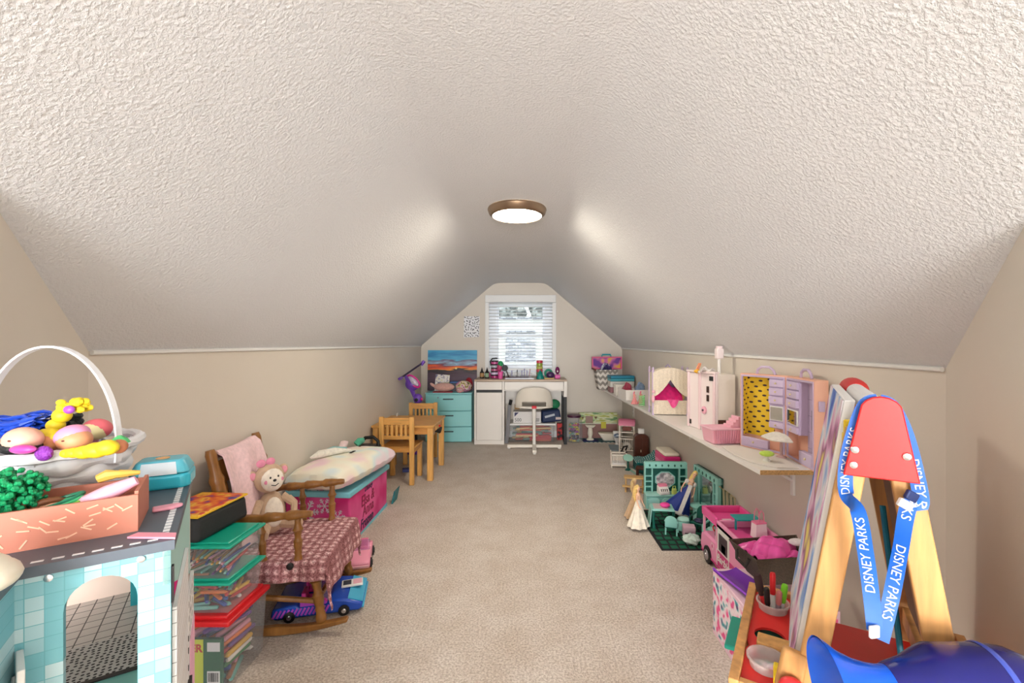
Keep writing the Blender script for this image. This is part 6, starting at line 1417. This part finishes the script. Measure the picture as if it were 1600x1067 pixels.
def dchair(label, p, rz, seatc, framec, cush, h=.15, s=1.0):
    t = thing('doll_chair', label, 'doll chair', p, rz); q = s
    b = B(); b.box(-.045*q, .045*q, -.04*q, .04*q, .05*q, .064*q); part('seat', b, seatc, t, bev=.004)
    b = B(); b.at((0, .038*q, .06*q), rx=-.15).prismy([(-.045*q, 0), (.045*q, 0), (.045*q, .05*q)]+[(.045*q*math.cos(a), .05*q+.04*q*math.sin(a)) for a in [i*PI/8 for i in range(1, 8)]]+[(-.045*q, .05*q)], -.005, .005); part('backrest', b, framec, t, bev=.003)
    b = B(); b.at((0, 0, .070*q)).ell((0, 0, 0), (.036*q, .034*q, .010*q)); part('cushion', b, cush, t)
    for sx_ in (-1, 1):
        b = B(); b.tube([(sx_*.045*q, -.038*q, 0), (sx_*.045*q, -.036*q, .09*q), (sx_*.046*q, .03*q, .10*q)], .006*q, 7); part('arm', b, framec, t)
        b = B(); b.tube([(sx_*.04*q, .036*q, 0), (sx_*.04*q, .036*q, .055*q)], .006*q, 7); part('leg', b, framec, t)
    return t
NAVYC = mat_noise('navy_plaid', [(.45, (40, 36, 70)), (.55, (80, 70, 110))], 60, 1)
dchair('mint doll chair with navy cushion half under the mint table', (.878, 2.715, RZ), 2.75, DGREEN, MINT, NAVYC, s=.80)
dchair('dark green doll armchair with navy cushion by the vanity', (1.058, 2.735, RZ+.045), -.9, DGREEN, DGREEN, NAVYC, s=1.0)
bpy.data.objects['doll_chair.001'].location.z = RZ
dchair('mint doll armchair beside the pink camper', (1.085, 2.595, RZ), -.9, mat((150, 214, 204), .4), MINT, mat((170, 222, 214), .5), s=1.05)
t = thing('mint_ottoman', 'round mint doll ottoman on the green rug', 'toy ottoman', (.972, 2.775, RZ))
t.scale = (.80, .80, 1)
b = B(); b.lathe([(.05, 0), (.056, .01), (.056, .045), (.05, .056)], 20); part('base', b, MINT, t)
b = B(); b.at((0, 0, .062)).ell((0, 0, 0), (.05, .05, .014)); part('cushion', b, mat((176, 226, 218), .6), t)
t = thing('toy_radio', 'pale pink box toy on the green rug beside the ottoman', 'toy', (.968, 2.675, RZ), -.2)
b = B(); b.box(-.035, .035, -.03, .03, 0, .065); part('box', b, mat((226, 186, 204), .5), t, bev=.004)
b = B(); b.box(-.026, .026, -.032, -.029, .006, .03); part('opening', b, mat((90, 76, 90), .5), t)
heap('crumpled pale mint doll dress on the green rug', cloth(206, 228, 220), (.945, 2.572, RZ+.027), (.048, .042, .026), wob=.45)
# dolls
small_doll('doll', 'blonde doll in a white gown standing at the mint doll table', 'doll', (.700, 2.815, RZ), math.radians(55), 0, SKIN, HB, cloth(240, 230, 212), .262)
small_doll('doll', 'blonde curly haired doll in beige behind the white gowned doll', 'doll', (.722, 2.985, 0), math.radians(40), 0, mat((226, 186, 150), .5), mat((226, 196, 140), .5, bmp=.6, bs_=200), cloth(214, 180, 142), .262)
q = small_doll('doll', 'blonde doll in royal blue gown with white trim leaning on the vanity', 'doll', (.988, 2.960, RZ+.041), math.radians(-30), 0, SKIN, mat((236, 206, 120), .45), mat((24, 52, 140), .6), .30)
q.rotation_euler = (math.radians(0), math.radians(25), math.radians(-12))
b = B(); k_ = .30/.29
b.m = Matrix.Diagonal((k_, k_, k_, 1))
b.grid(lambda u, v: (-.012+.024*u, -.024-.06*v, .20-.18*v), 4, 8, .003); part('white_trim', b, cloth(236, 232, 228), q)
b = B(); b.m = Matrix.Diagonal((k_, k_, k_, 1)); b.tube([(.075*math.cos(a), .067*math.sin(a), .014) for a in [i*2*PI/24 for i in range(24)]], .010, 7, closed=True); part('white_hem', b, cloth(236, 232, 228), q)
for s in (-1, 1):
    b = B(); b.m = Matrix.Diagonal((k_, k_, k_, 1)); b.ell((s*.026, -.002, .208), (.013, .013, .016)); part('puff_sleeve', b, cloth(236, 232, 228), q)
# ---- pink camper van
CX0, CX1, CY0, CY1 = .957, 1.168, 1.86, 2.475
t = thing('toy_camper', 'large pink doll camper van with open roof by the wall', 'toy camper', (CX0, CY0, 0))
W_, L_ = CX1-CX0, CY1-CY0
CP = plastic(248, 158, 200); CPH = plastic(240, 90, 164)
# side profile (y,z): front end is the far end
b = B(); b.box(0, .008, 0, .40, .035, .255); part('side_panel', b, CP, t, bev=.003)
b = B(); b.box(W_-.008, W_, 0, .40, .035, .255); part('side_panel', b, CP, t, bev=.003)
b = B(); b.prismx([(.40, .035), (L_-.02, .035), (L_, .06), (L_-.01, .125), (L_-.05, .145), (.40, .150)], 0, W_); part('cab', b, CP, t, bev=.012)
b = B(); b.box(.0, W_, 0, .42, .03, .045); part('floor_pan', b, CPH, t)
b = B(); b.box(.008, W_-.008, .0, .010, .045, .255); part('rear_panel', b, CP, t)
# roof tub
b = B(); b.box(0, W_, 0, .40, .225, .232); part('roof_deck', b, CPH, t)
for (a0, a1, c0, c1) in ((0, .014, 0, .40), (W_-.014, W_, 0, .40), (0, W_, 0, .014), (0, W_, .388, .402)):
    b = B(); b.box(a0, a1, c0, c1, .232, .268); part('roof_wall', b, CP, t, bev=.004)
b = B(); b.box(-.002, W_, .40, L_-.03, .232, .242); part('cab_roof', b, CPH, t, bev=.004)
for (a0, a1, c0, c1) in ((-.002, .014, .40, L_-.03), (W_-.014, W_, .40, L_-.03), (-.002, W_, L_-.044, L_-.026)):
    b = B(); b.box(a0, a1, c0, c1, .240, .276); part('cab_roof_wall', b, CPH, t, bev=.005)
for y in (.41, L_-.045):
    for x in (.004, W_-.014):
        b = B(); b.box(x, x+.010, y, y+.012, .14, .235); part('pillar', b, mat((250, 190, 214), .4), t)
b = B(); b.box(-.0015, 0, .255, .385, .085, .238); part('white_door', b, WHITE, t)
b = B(); b.box(-.004, -.0012, .275, .365, .135, .215); part('door_window', b, mat((70, 46, 60), .3), t)
b = B(); b.box(-.004, -.0012, .290, .335, .137, .175); part('curtain', b, mat((206, 110, 176), .5), t)
b = B(); b.box(-.003, -.0005, .03, .385, .055, .125); part('magenta_band', b, mat((206, 50, 130), .4), t)
for y in (.03, .255, .385):
    b = B(); b.box(-.0045, -.0025, y-.003, y+.003, .05, .13); part('white_line', b, WHITE, t)
b = B(); b.box(-.0045, -.0025, .0, L_-.03, .040, .048); part('lower_stripe', b, mat((206, 50, 130), .4), t)
text_part('lettering', 'Barbie', .052, WHITE, t, lambda x, y, z: (-.0035-z, .32-x, .092+y), font_shear=.3, bold=.0008)
b = B(); b.at((-.001, .445, .115), ry=-PI/2).lathe([(.020, 0), (.020, .0015)], 18); part('emblem_ring', b, mat((250, 190, 214), .4), t)
text_part('emblem_letter', 'B', .022, mat((214, 60, 140), .4), t, lambda x, y, z: (-.0032-z, .445-x, .115+y))
for y in (.505, .10):
    b = B(); b.at((-.002, y, .045), ry=-PI/2).lathe([(.018, -.014), (.045, -.012), (.045, .004), (.036, .008)], 24); wl = part('wheel', b, BLACK, t)
    b = B(); b.at((-.008, y, .045), ry=-PI/2).lathe([(.028, 0), (.026, .004), (.010, .005), (.008, .009)], 18); part('hubcap', b, mat((180, 176, 182), .3, metal=.7), wl)
    b = B(); b.at((W_+.002, y, .045), ry=PI/2).lathe([(.018, -.014), (.045, -.012), (.045, .004)], 20); part('wheel', b, BLACK, t)
b = B(); b.box(.03, .085, .44, .50, .145, .21); part('car_seat', b, BLACK, t, bev=.008)
b = B(); b.at((.06, .53, .17), rx=.6).tube([(.022*math.cos(a), .022*math.sin(a), 0) for a in [i*2*PI/16 for i in range(16)]], .004, 6, closed=True); part('steering_wheel', b, RED, t)
for k in range(2):
    b = B(); b.box(.04+.07*k, .085+.07*k, .405, .43, .243, .262); part('window_frame', b, mat((250, 214, 226), .4), t)
t = thing('teal_toy_table', 'teal folding doll table on the camper roof', 'toy table', (1.080, 2.225, .2325))
b = B(); b.box(-.05, .07, -.035, .045, .055, .062); part('top', b, mat((20, 170, 170), .4), t, bev=.002)
for sx_ in (-1, 1):
    b = B(); b.box(.01+sx_*.05-.004, .01+sx_*.05+.004, .0, .008, 0, .055); part('leg', b, mat((20, 170, 170), .4), t)
t = thing('toy_gift_bag', 'white paper doll bag with pink loop handles on the camper', 'toy bag', (1.112, 2.145, .2325), .2)
b = B(); b.hexa([(-.032, -.02, 0), (.032, -.02, 0), (.032, .02, 0), (-.032, .02, 0)], [(-.026, -.018, .072), (.026, -.018, .072), (.026, .018, .072), (-.026, .018, .072)]); part('bag', b, mat((250, 236, 240), .5), t)
b = B(); b.hexa([(-.028, -.019, .066), (.028, -.019, .066), (.028, .019, .066), (-.028, .019, .066)], [(-.027, -.0188, .073), (.027, -.0188, .073), (.027, .0188, .073), (-.027, .0188, .073)]); part('pink_edge', b, mat((244, 140, 180), .5), t)
for y in (-.016, .016):
    b = B(); b.tube([(-.014, y, .07), (-.012, y, .115), (0, y, .13), (.012, y, .115), (.014, y, .07)], .0022, 6); part('loop_handle', b, mat((246, 130, 170), .4), t)
# ---- pink printed box with brown fabric bin on it
t = thing('printed_toy_box', 'white and pink printed toy box under the brown fabric bin', 'box', (.90, 1.645, 0))
b = B(); b.box(-.155, .155, -.14, .15, 0, .255); part('carton', b, mat((244, 206, 220), .5), t, bev=.003)
PRT = mat_noise('box_print', [(.38, (236, 90, 150)), (.46, (246, 214, 226)), (.56, (250, 236, 240)), (.66, (60, 160, 170)), (.70, (120, 50, 120))], 26, 1.5)
b = B(); b.box(-.1565, -.1545, -.13, .14, .02, .24); part('printed_side', b, PRT, t)
b = B(); b.box(-.145, .145, -.1415, -.1395, .02, .24); part('printed_side', b, PRT, t)
t = thing('purple_toy_sled', 'shiny purple plastic toy lid lying on the printed box', 'toy lid', (.80, 1.68, .2575), math.radians(12))
b = B(); b.grid(lambda u, v: (-.05+.10*u, -.11+.20*v, .004+.010*(2*u-1)**2+.003*math.sin(v*5)), 14, 16, .004); part('shell', b, mat((120, 40, 180), .2), t)
b = B(); b.tube([(-.05, -.11, .016), (-.05, .09, .016)], .004, 7); part('rolled_edge', b, mat((150, 70, 210), .2), t)
FAB = mat((84, 72, 60), .95, var=.25, vs=160, bmp=.5, bs_=260)
rim = [Vector((.775, 1.72, .405)), Vector((.802, 1.568, .398)), Vector((.985, 1.585, .40)), Vector((1.06, 1.76, .405))]
bot = [Vector((.835, 1.70, .292)), Vector((.845, 1.60, .292)), Vector((.955, 1.605, .292)), Vector((.99, 1.70, .292))]
t = thing('fabric_bin', 'dark brown woven fabric bin holding pink satin cloth', 'bin', (.90, 1.64, .2925))
cO = Vector((.90, 1.64, .2925)); b = B()
for i in range(4):
    j = (i+1) % 4; ip = [(p-cO)*.96+(Vector((0, 0, (p-cO).z*.04))) for p in (bot[i], bot[j], rim[j], rim[i])]
    b.add([bot[i]-cO, bot[j]-cO, rim[j]-cO, rim[i]-cO]+ip, [(0, 1, 2, 3), (4, 7, 6, 5), (2, 6, 7, 3), (0, 4, 5, 1)])
b.add([p-cO for p in bot], [(3, 2, 1, 0)]); part('fabric_tub', b, FAB, t, ang=30)
b = B(); m1 = rim[0].lerp(rim[1], .35)-cO; m2 = rim[0].lerp(rim[1], .8)-cO; b.tube([m1+Vector((-.003, 0, -.012)), m1+Vector((-.012, -.02, -.035)), m2+Vector((-.012, .01, -.045)), m2+Vector((-.003, 0, -.014))], .006, 7); part('strap_handle', b, mat((40, 34, 30), .7), t)
b = B()
def sat(u, v):
    p = rim[0].lerp(rim[3], u).lerp(rim[1].lerp(rim[2], u), v)-cO; c_ = Vector((0.005, .0, .095)); p = c_+(p-c_)*.84
    return (p.x, p.y, .082+.045*math.sin(PI*v)*math.sin(PI*u)+.012*abs(math.sin(u*7+v*5))+.010*abs(math.sin(v*9-u*6))+.003*math.sin(u*21+v*17))
b.grid(sat, 60, 50, .003); single('pink_satin_cloth', 'crumpled bright pink satin cloth in the brown fabric bin', 'cloth', b, mat((240, 90, 176), .32, var=.15, vs=30), cO)
single('white_lace_scrap', 'white lace scrap at the rim of the brown bin', 'cloth', B().at((0, 0, 0)).ell((0, 0, 0), (.03, .02, .012)), cloth(236, 226, 230), (1.0, 1.66, .420))
# ================================================================ easel
EO = Vector((.626, .80, 0)); ER = math.radians(-31.5)
EM = Matrix.Translation(EO) @ Matrix.Rotation(ER, 4, 'Z')
def ez(x, y, z): return EM @ Vector((x, y, z))
t = thing('art_easel', 'wooden double sided child art easel with red caps and paint trays', 'easel', EO, ER)
EPINE = wood((212, 156, 94), (5, 5, .5), rough=.5, var=.25)
EL = .462; SPL = .16
def lx(z): return .022+SPL*(1.02-z)
for y in (0, EL):
    for s in (-1, 1):
        b = B(); b.hexa([(s*lx(0)-.022, y-.011, 0), (s*lx(0)+.022, y-.011, 0), (s*lx(0)+.022, y+.011, 0), (s*lx(0)-.022, y+.011, 0)], [(s*lx(1.0)-.021, y-.011, 1.0), (s*lx(1.0)+.021, y-.011, 1.0), (s*lx(1.0)+.021, y+.011, 1.0), (s*lx(1.0)-.021, y+.011, 1.0)]); part('leg', b, EPINE, t, bev=.003)
    yy = y-.028 if y == 0 else y+.013
    cap = [(-.052, .918), (.054, .918)]+[(.030*math.cos(a)+.002, 1.035+.026*math.sin(a)) for a in [i*PI/8 for i in range(9)]]
    b = B(); b.prismy(cap, yy-.003, yy+.006); cp = part('end_cap', b, mat((206, 22, 22), .4), t, bev=.002)
    for (x, z) in ((-.035, .965), (-.037, .938), (.036, .962)):
        b = B(); b.at((x, yy-.003, z), rx=PI/2).lathe([(.007, 0), (.006, .003), (.002, .0045)], 12); part('screw', b, CHROME, cp)
b = B(); b.at((0, .0, 1.034), rx=-PI/2).lathe([(.006, -.026), (.006, -.006), (.020, -.004), (.020, .30), (.020, EL)], 20); pr_ = part('paper_roll', b, mat((240, 238, 238), .7), t)
b = B(); b.at((0, EL-.10, 1.034), rx=-PI/2).lathe([(.0205, .0), (.030, .03), (.030, .10)], 20); part('roll_end', b, mat((206, 22, 22), .4), t)
# cross bars
for s in (-1, 1):
    for z in (.90, .47, .12):
        b = B(); b.box(s*lx(z)-.009, s*lx(z)+.009, .011, EL-.011, z-.02, z+.02); part('cross_bar', b, EPINE, t, bev=.002)
# hardboard on the right face
def plane_on(s, y0_, y1_, z0_, z1_, off, th):
    b = B(); b.hexa([(s*(lx(z0_)+off), y0_, z0_), (s*(lx(z0_)+off+th), y0_, z0_), (s*(lx(z0_)+off+th), y1_, z0_), (s*(lx(z0_)+off), y1_, z0_)], [(s*(lx(z1_)+off), y0_, z1_), (s*(lx(z1_)+off+th), y0_, z1_), (s*(lx(z1_)+off+th), y1_, z1_), (s*(lx(z1_)+off), y1_, z1_)]); return b
part('chalkboard', plane_on(1, .02, EL-.02, .50, .90, .006, .005), mat((140, 112, 92), .7), t)
# trays
TRED = mat((226, 44, 40), .4); TZ_ = .45
for s in (-1, 1):
    x0_, x1_ = (-.245, -.115) if s < 0 else (.115, .215)
    b = B(); b.box(x0_, x0_+.020, -.0, EL-.02, TZ_-.022, TZ_+.012); part('tray_rail', b, EPINE, t, bev=.002)
    b = B(); b.box(x1_-.020, x1_, .0, EL-.02, TZ_-.022, TZ_+.010); part('tray_rail', b, EPINE, t, bev=.002)
    b = B(); b.box(x0_+.02, x1_-.02, EL-.04, EL-.02, TZ_-.022, TZ_+.012); part('tray_rail', b, EPINE, t, bev=.002)
    b = B(); b.box(x0_+.02, x1_-.02, 0, .016, TZ_-.022, TZ_+.012); part('tray_rail', b, EPINE, t, bev=.002)
    if s > 0:
        b = B(); b.box(x0_+.02, x1_-.02, .016, EL-.04, TZ_-.006, TZ_); part('tray_plate', b, TRED, t)
b = B(); b.box(-.118, .118, .02, EL-.03, TZ_-.042, TZ_-.036); part('lower_shelf', b, TRED, t)
# left tray plate with three round holes
holes = [(-.18, .095), (-.18, .215), (-.18, .345)]; R_ = .0335
b = B(); xa, xb = -.225, -.135; ys_ = [.016, .155, .28, EL-.04]
for (hx, hy), y0_, y1_ in zip(holes, ys_[:-1], ys_[1:]):
    n_ = 32
    inner = [(hx+R_*math.cos(2*PI*i/n_), hy+R_*math.sin(2*PI*i/n_)) for i in range(n_)]
    outer = []
    for i in range(n_):
        c_, s_ = math.cos(2*PI*i/n_), math.sin(2*PI*i/n_)
        k = min(((xb-hx)/c_ if c_ > 0 else (xa-hx)/c_) if abs(c_) > 1e-6 else 9, ((y1_-hy)/s_ if s_ > 0 else (y0_-hy)/s_) if abs(s_) > 1e-6 else 9)
        outer.append((hx+k*c_, hy+k*s_))
    for z in (TZ_, TZ_-.006):
        b.add([(p[0], p[1], z) for p in inner]+[(p[0], p[1], z) for p in outer], [(i, (i+1) % n_, n_+(i+1) % n_, n_+i) for i in range(n_)])
    b.add([(p[0], p[1], TZ_) for p in inner]+[(p[0], p[1], TZ_-.006) for p in inner], [(i, (i+1) % n_, n_+(i+1) % n_, n_+i) for i in range(n_)])
part('tray_plate', b, TRED, t, ang=20)
b = B(); b.at((-lx(.52)-.03, -.005, .525), ry=.18).box(-.022, .022, -.014, .006, -.045, .04); part('mounting_block', b, EPINE, t, bev=.006)
b = B(); b.at((-lx(.52)-.028, -.034, .505)).ell((0, 0, 0), (.024, .016, .022), 14, 10); kb = part('red_knob', b, mat((230, 50, 56), .35), t)
b = B(); b.at((-lx(.52)-.028, -.050, .510)).lathe([(.004, -.004), (.004, .003)], 8); part('knob_dimple', b, BLACK, kb)
# cups
CUPM = clear('frosted_cup', (240, 226, 222), .42, .3)
def cup(label, x, y):
    q = thing('paint_cup', label, 'cup', ez(x, y, TZ_-.0325), ER)
    b = B(); b.lathe([(.002, .0), (.029, .001), (.033, .03), (.0355, .048), (.040, .050), (.040, .054), (.036, .054), (.031, .02), (.028, .004), (.002, .003)], 26); part('bowl', b, CUPM, q); return q
cup('frosted paint cup full of markers on the easel tray', *holes[2]); cup('empty frosted paint cup at the tray front', *holes[0])
b = B(); b.box(-.075, .14, -.065, .07, 0, .012); o_ = single('teal_paper_tray', 'teal plastic tray showing below the red easel tray', 'tray', b, mat((20, 160, 140), .4), ez(-.20, .232, TZ_-.0362), ER, bev=.003)
def mk(name, label, base, tip, r, parts):
    q = thing(name, label, name.replace('_', ' '), base, 0, 'pens in the marker cup'); d_ = (Vector(tip)-Vector(base))
    for nm, a, c, rr, m_ in parts:
        b = B(); b.tube([d_*a, d_*(a+(c-a)*.1), d_*(a+(c-a)*.9), d_*c], [r*rr*.85, r*rr, r*rr, r*rr*.8], 10); part(nm, b, m_, q)
MC = ez(*holes[2], TZ_-.022)
def pen(deg, L, tilt=.16, r0=.0165):      # base point and tip of a pen leaning outwards in the cup
    a = math.radians(deg); d_ = Vector((math.cos(a), math.sin(a), 0)); p = MC+d_*r0+Vector((0, 0, -.0055)); return p, p+(d_*tilt+Vector((0, 0, 1))).normalized()*L
PENS = [('marker', 'red capped marker standing in the paint cup', 62, .112, .10, .0075, [('barrel', 0, .5, .9, WHITE), ('cap', .5, 1, 1, mat((226, 30, 40), .4))]),
        ('marker', 'lime green marker standing in the paint cup', -10, .096, .14, .0080, [('barrel', 0, .5, .8, WHITE), ('cap', .5, 1, 1, mat((130, 220, 40), .4))]),
        ('marker', 'black marker leaning in the paint cup', 206, .090, .10, .0070, [('barrel', 0, .5, .8, BLACK), ('cap', .5, 1, 1, BLACK)]),
        ('foam_brush', 'brown foam brush with red handle in the paint cup', 134, .108, .22, .0085, [('handle', 0, .55, .6, mat((220, 40, 44), .4)), ('ferrule', .5, .62, .8, mat((60, 30, 30), .6)), ('foam_head', .6, 1, 1.2, mat((62, 38, 38), .9))]),
        ('marker', 'grey and rose pen standing in the paint cup', 278, .088, .10, .0070, [('barrel', 0, .6, 1, mat((150, 130, 140), .4)), ('cap', .6, 1, 1, mat((190, 110, 110), .4))])]
for nm, lb, dg_, L_, tl, r_, ps in PENS:
    p0_, p1_ = pen(dg_, L_, tl); mk(nm, lb, p0_, p1_, r_, ps)
t2 = thing('board_eraser', 'wooden backed black felt eraser on the easel tray', 'eraser', ez(-.170, .155, TZ_+.0002), ER)
b = B(); b.box(-.032, .032, -.020, .020, 0, .012); part('felt', b, BLACK, t2); b = B(); b.box(-.033, .033, -.021, .021, .012, .026); part('wood_back', b, wood((214, 160, 90)), t2, bev=.003)
# canvas on the easel face
zc0, zc1 = .465, 1.045
t2 = thing('painted_canvas', 'white edged canvas with pastel paint propped on the easel side', 'canvas', EO, ER)
def plane2(y0_, y1_, z0_, z1_, off, th):
    b = B(); X = lambda z: -(lx(z)+off)
    b.hexa([(X(z0_), y0_, z0_), (X(z0_)-th, y0_, z0_), (X(z0_)-th, y1_, z0_), (X(z0_), y1_, z0_)], [(X(z1_), y0_, z1_), (X(z1_)-th, y0_, z1_), (X(z1_)-th, y1_, z1_), (X(z1_), y1_, z1_)]); return b
part('canvas', plane2(.035, .44, zc0, zc1, .010, .018), mat((242, 240, 238), .7), t2, bev=.002)
part('painted_face', plane2(.036, .439, zc0+.002, zc1-.002, .0285, .0015), mat_noise('pastel_abstract', [(.30, (60, 100, 200)), (.40, (150, 180, 226)), (.48, (236, 232, 236)), (.56, (220, 160, 200)), (.62, (150, 90, 130)), (.70, (240, 220, 120))], 6, 2), t2)
b = B(); b.tube([ez(-.05, .40, .55), ez(-.035, .40, .98)], .006, 8); 
t2 = thing('yellow_clip', 'yellow plastic clip on the easel cross bar', 'clip', ez(-.020, .015, .925), ER)
b = B(); b.box(-.03, -.004, -.004, .02, 0, .06); part('jaw', b, mat((246, 208, 30), .4), t2, bev=.003)
b = B(); b.box(-.028, -.008, .0, .014, .055, .085); part('lever', b, mat((246, 208, 30), .4), t2, bev=.003)
b = B(); b.box(-.026, -.0, -.014, .0035, 0, .055); single('yellow_foot_clip', 'yellow plastic corner foot under the canvas', 'clip', b, mat((246, 214, 30), .4), ez(-lx(.47)-.028, .032, TZ_), ER, bev=.003)
# blue rod inside the easel
b = B(); b.tube([ez(.044, .30, .78), ez(.066, .24, .50), ez(.072, .22, .418)], .006, 8); single('teal_rod', 'thin teal rod leaning inside the easel', 'rod', b, mat((20, 130, 160), .4))
# ---- lanyard
def catm(P_, u):
    n_ = len(P_)-1; k = min(int(u*n_), n_-1); f = u*n_-k
    p0, p1, p2, p3 = P_[max(k-1, 0)], P_[k], P_[k+1], P_[min(k+2, n_)]
    return .5*((2*p1)+(p2-p0)*f+(2*p0-5*p1+4*p2-p3)*f*f+(3*p1-p0-3*p2+p3)*f**3)
LANY = mat((20, 96, 196), .5); LTXT = mat((226, 232, 240), .5)
lan = thing('lanyard', 'royal blue printed ribbon lanyard hanging over the easel cap', 'lanyard', EO)
def ribbon(pts, wid, face, text, s_list, size, flip=1):
    P_ = [p-EO for p in pts]
    S = [0]; K = 160; prev = catm(P_, 0)
    for i in range(1, K+1):
        c_ = catm(P_, i/K); S.append(S[-1]+(c_-prev).length); prev = c_
    Ltot = S[-1]
    def u_of(s):
        s = max(0, min(Ltot-1e-6, s)); lo_, hi_ = 0, K
        while hi_-lo_ > 1:
            m = (lo_+hi_)//2
            if S[m] <= s: lo_ = m
            else: hi_ = m
        return (lo_+(s-S[lo_])/max(1e-9, S[hi_]-S[lo_]))/K
    def fr(s):
        u = u_of(s); p = catm(P_, u); q_ = catm(P_, min(1, u+.01)); q0 = catm(P_, max(0, u-.01)); tg = (q_-q0).normalized()
        a = face(s/Ltot); view = Vector((-.55, -.83, .0)); n_ = (view-tg*view.dot(tg)).normalized(); sd = tg.cross(n_)
        n2 = n_*math.cos(a)+sd*math.sin(a); s2 = tg.cross(n2); return p, tg, s2, n2
    def fn(u, v):
        p, tg, sd, n_ = fr(u*Ltot); return p+sd*((v-.5)*wid)
    b = B(); b.grid(fn, 90, 4, .0012); part('ribbon', b, LANY, lan)
    for s0 in s_list:
        vs, fs = text_geo(text, size, extrude=.0002); bb = B(); out = []
        for (x, y, z) in vs:
            p, tg, sd, n_ = fr(s0*Ltot+x*flip); out.append(p-sd*(y*flip)+n_*(.0024+z))
        bb.add(out, fs); part('printed_words', bb, LTXT, lan, ang=0)
    return Ltot
Yl = .765
lp = [ez(0, -.0155, 1.053), ez(-.018, -.0155, 1.044), ez(-.033, -.0155, 1.0), ez(-.046, -.0155, .935), ez(-.047, -.028, .885), D(1341, 800, Yl-.01), D(1352, 860, Yl-.015), D(1360, 920, Yl-.02), D(1367, 985, Yl-.03)]
rp = [ez(0, -.0155, 1.053), ez(.018, -.0155, 1.044), ez(.036, -.0155, 1.0), ez(.050, -.0155, .935), ez(.054, -.030, .885), D(1420, 790, Yl-.02), D(1407, 860, Yl-.02), D(1393, 930, Yl-.025), D(1376, 1000, Yl-.03)]
ribbon(lp, .023, lambda s: .25*math.sin(max(0, s-.4)*7), 'DISNEY PARKS', [.30, .72], .019, -1)
ribbon(rp, .022, lambda s: .5*math.sin(PI*max(0, min(1, (s-.45)/.4))), 'DISNEY PARKS', [.40, .78], .019, 1)
b = B(); c0 = D(1366, 985, Yl-.035)-EO; b.at(c0, rz=.2).box(-.009, .009, -.003, .003, -.012, .008); part('white_buckle', b, WHITE, lan, bev=.002)
b = B(); c1 = D(1414, 788, Yl-.03)-EO; b.at(c1, ry=.5).box(-.012, .012, -.004, .004, -.007, .007); part('white_slide', b, mat((214, 210, 206), .4), lan, bev=.002)
b = B(); b.at(D(1424, 775, Yl-.02)-EO, ry=.5).box(-.010, .010, -.004, .004, -.008, .008); part('dark_slide', b, mat((20, 40, 90), .5), lan, bev=.002)
# ---- blue toy horn
b0 = D(1332, 1080, .70); b1 = D(1640, 1086, .66)
ax = (b1-b0).normalized(); LH = (b1-b0).length
hq = thing('toy_horn', 'glossy blue plastic toy horn hanging from the lanyard at the easel', 'toy horn', b0)
rotm = Vector((0, 0, 1)).rotation_difference(ax).to_matrix().to_4x4()
BLU = mat((10, 92, 220), .22); DBL = mat((26, 28, 110), .18)
b = B(); b.m = rotm; b.lathe([(.074, -.034), (.072, -.030), (.056, -.012), (.044, .010), (.038, .030), (.036, .045), (.037, .056)], 40, cap=False); b.lathe([(.071, -.033), (.05, -.008), (.03, .03)], 40, cap=False); part('bell', b, BLU, hq)
b = B(); b.m = rotm; b.lathe([(.038, .054), (.040, .058), (.048, .085), (.062, .115), (.066, .125), (.066, .195), (.062, .225), (.050, .250), (.030, .262)], 40); part('barrel', b, DBL, hq)
b = B(); b.m = rotm; b.lathe([(.0665, .190), (.068, .194), (.0665, .198)], 40, cap=False); part('barrel_ring', b, mat((70, 90, 190), .15), hq)
b = B(); b.m = Matrix(); b.tube([ax*.06+Vector((0, -.01, -.03)), ax*.05+Vector((0, -.015, -.08)), ax*.08+Vector((0, -.015, -.13))], [.014, .016, .014], 12); part('grip', b, BLU, hq)
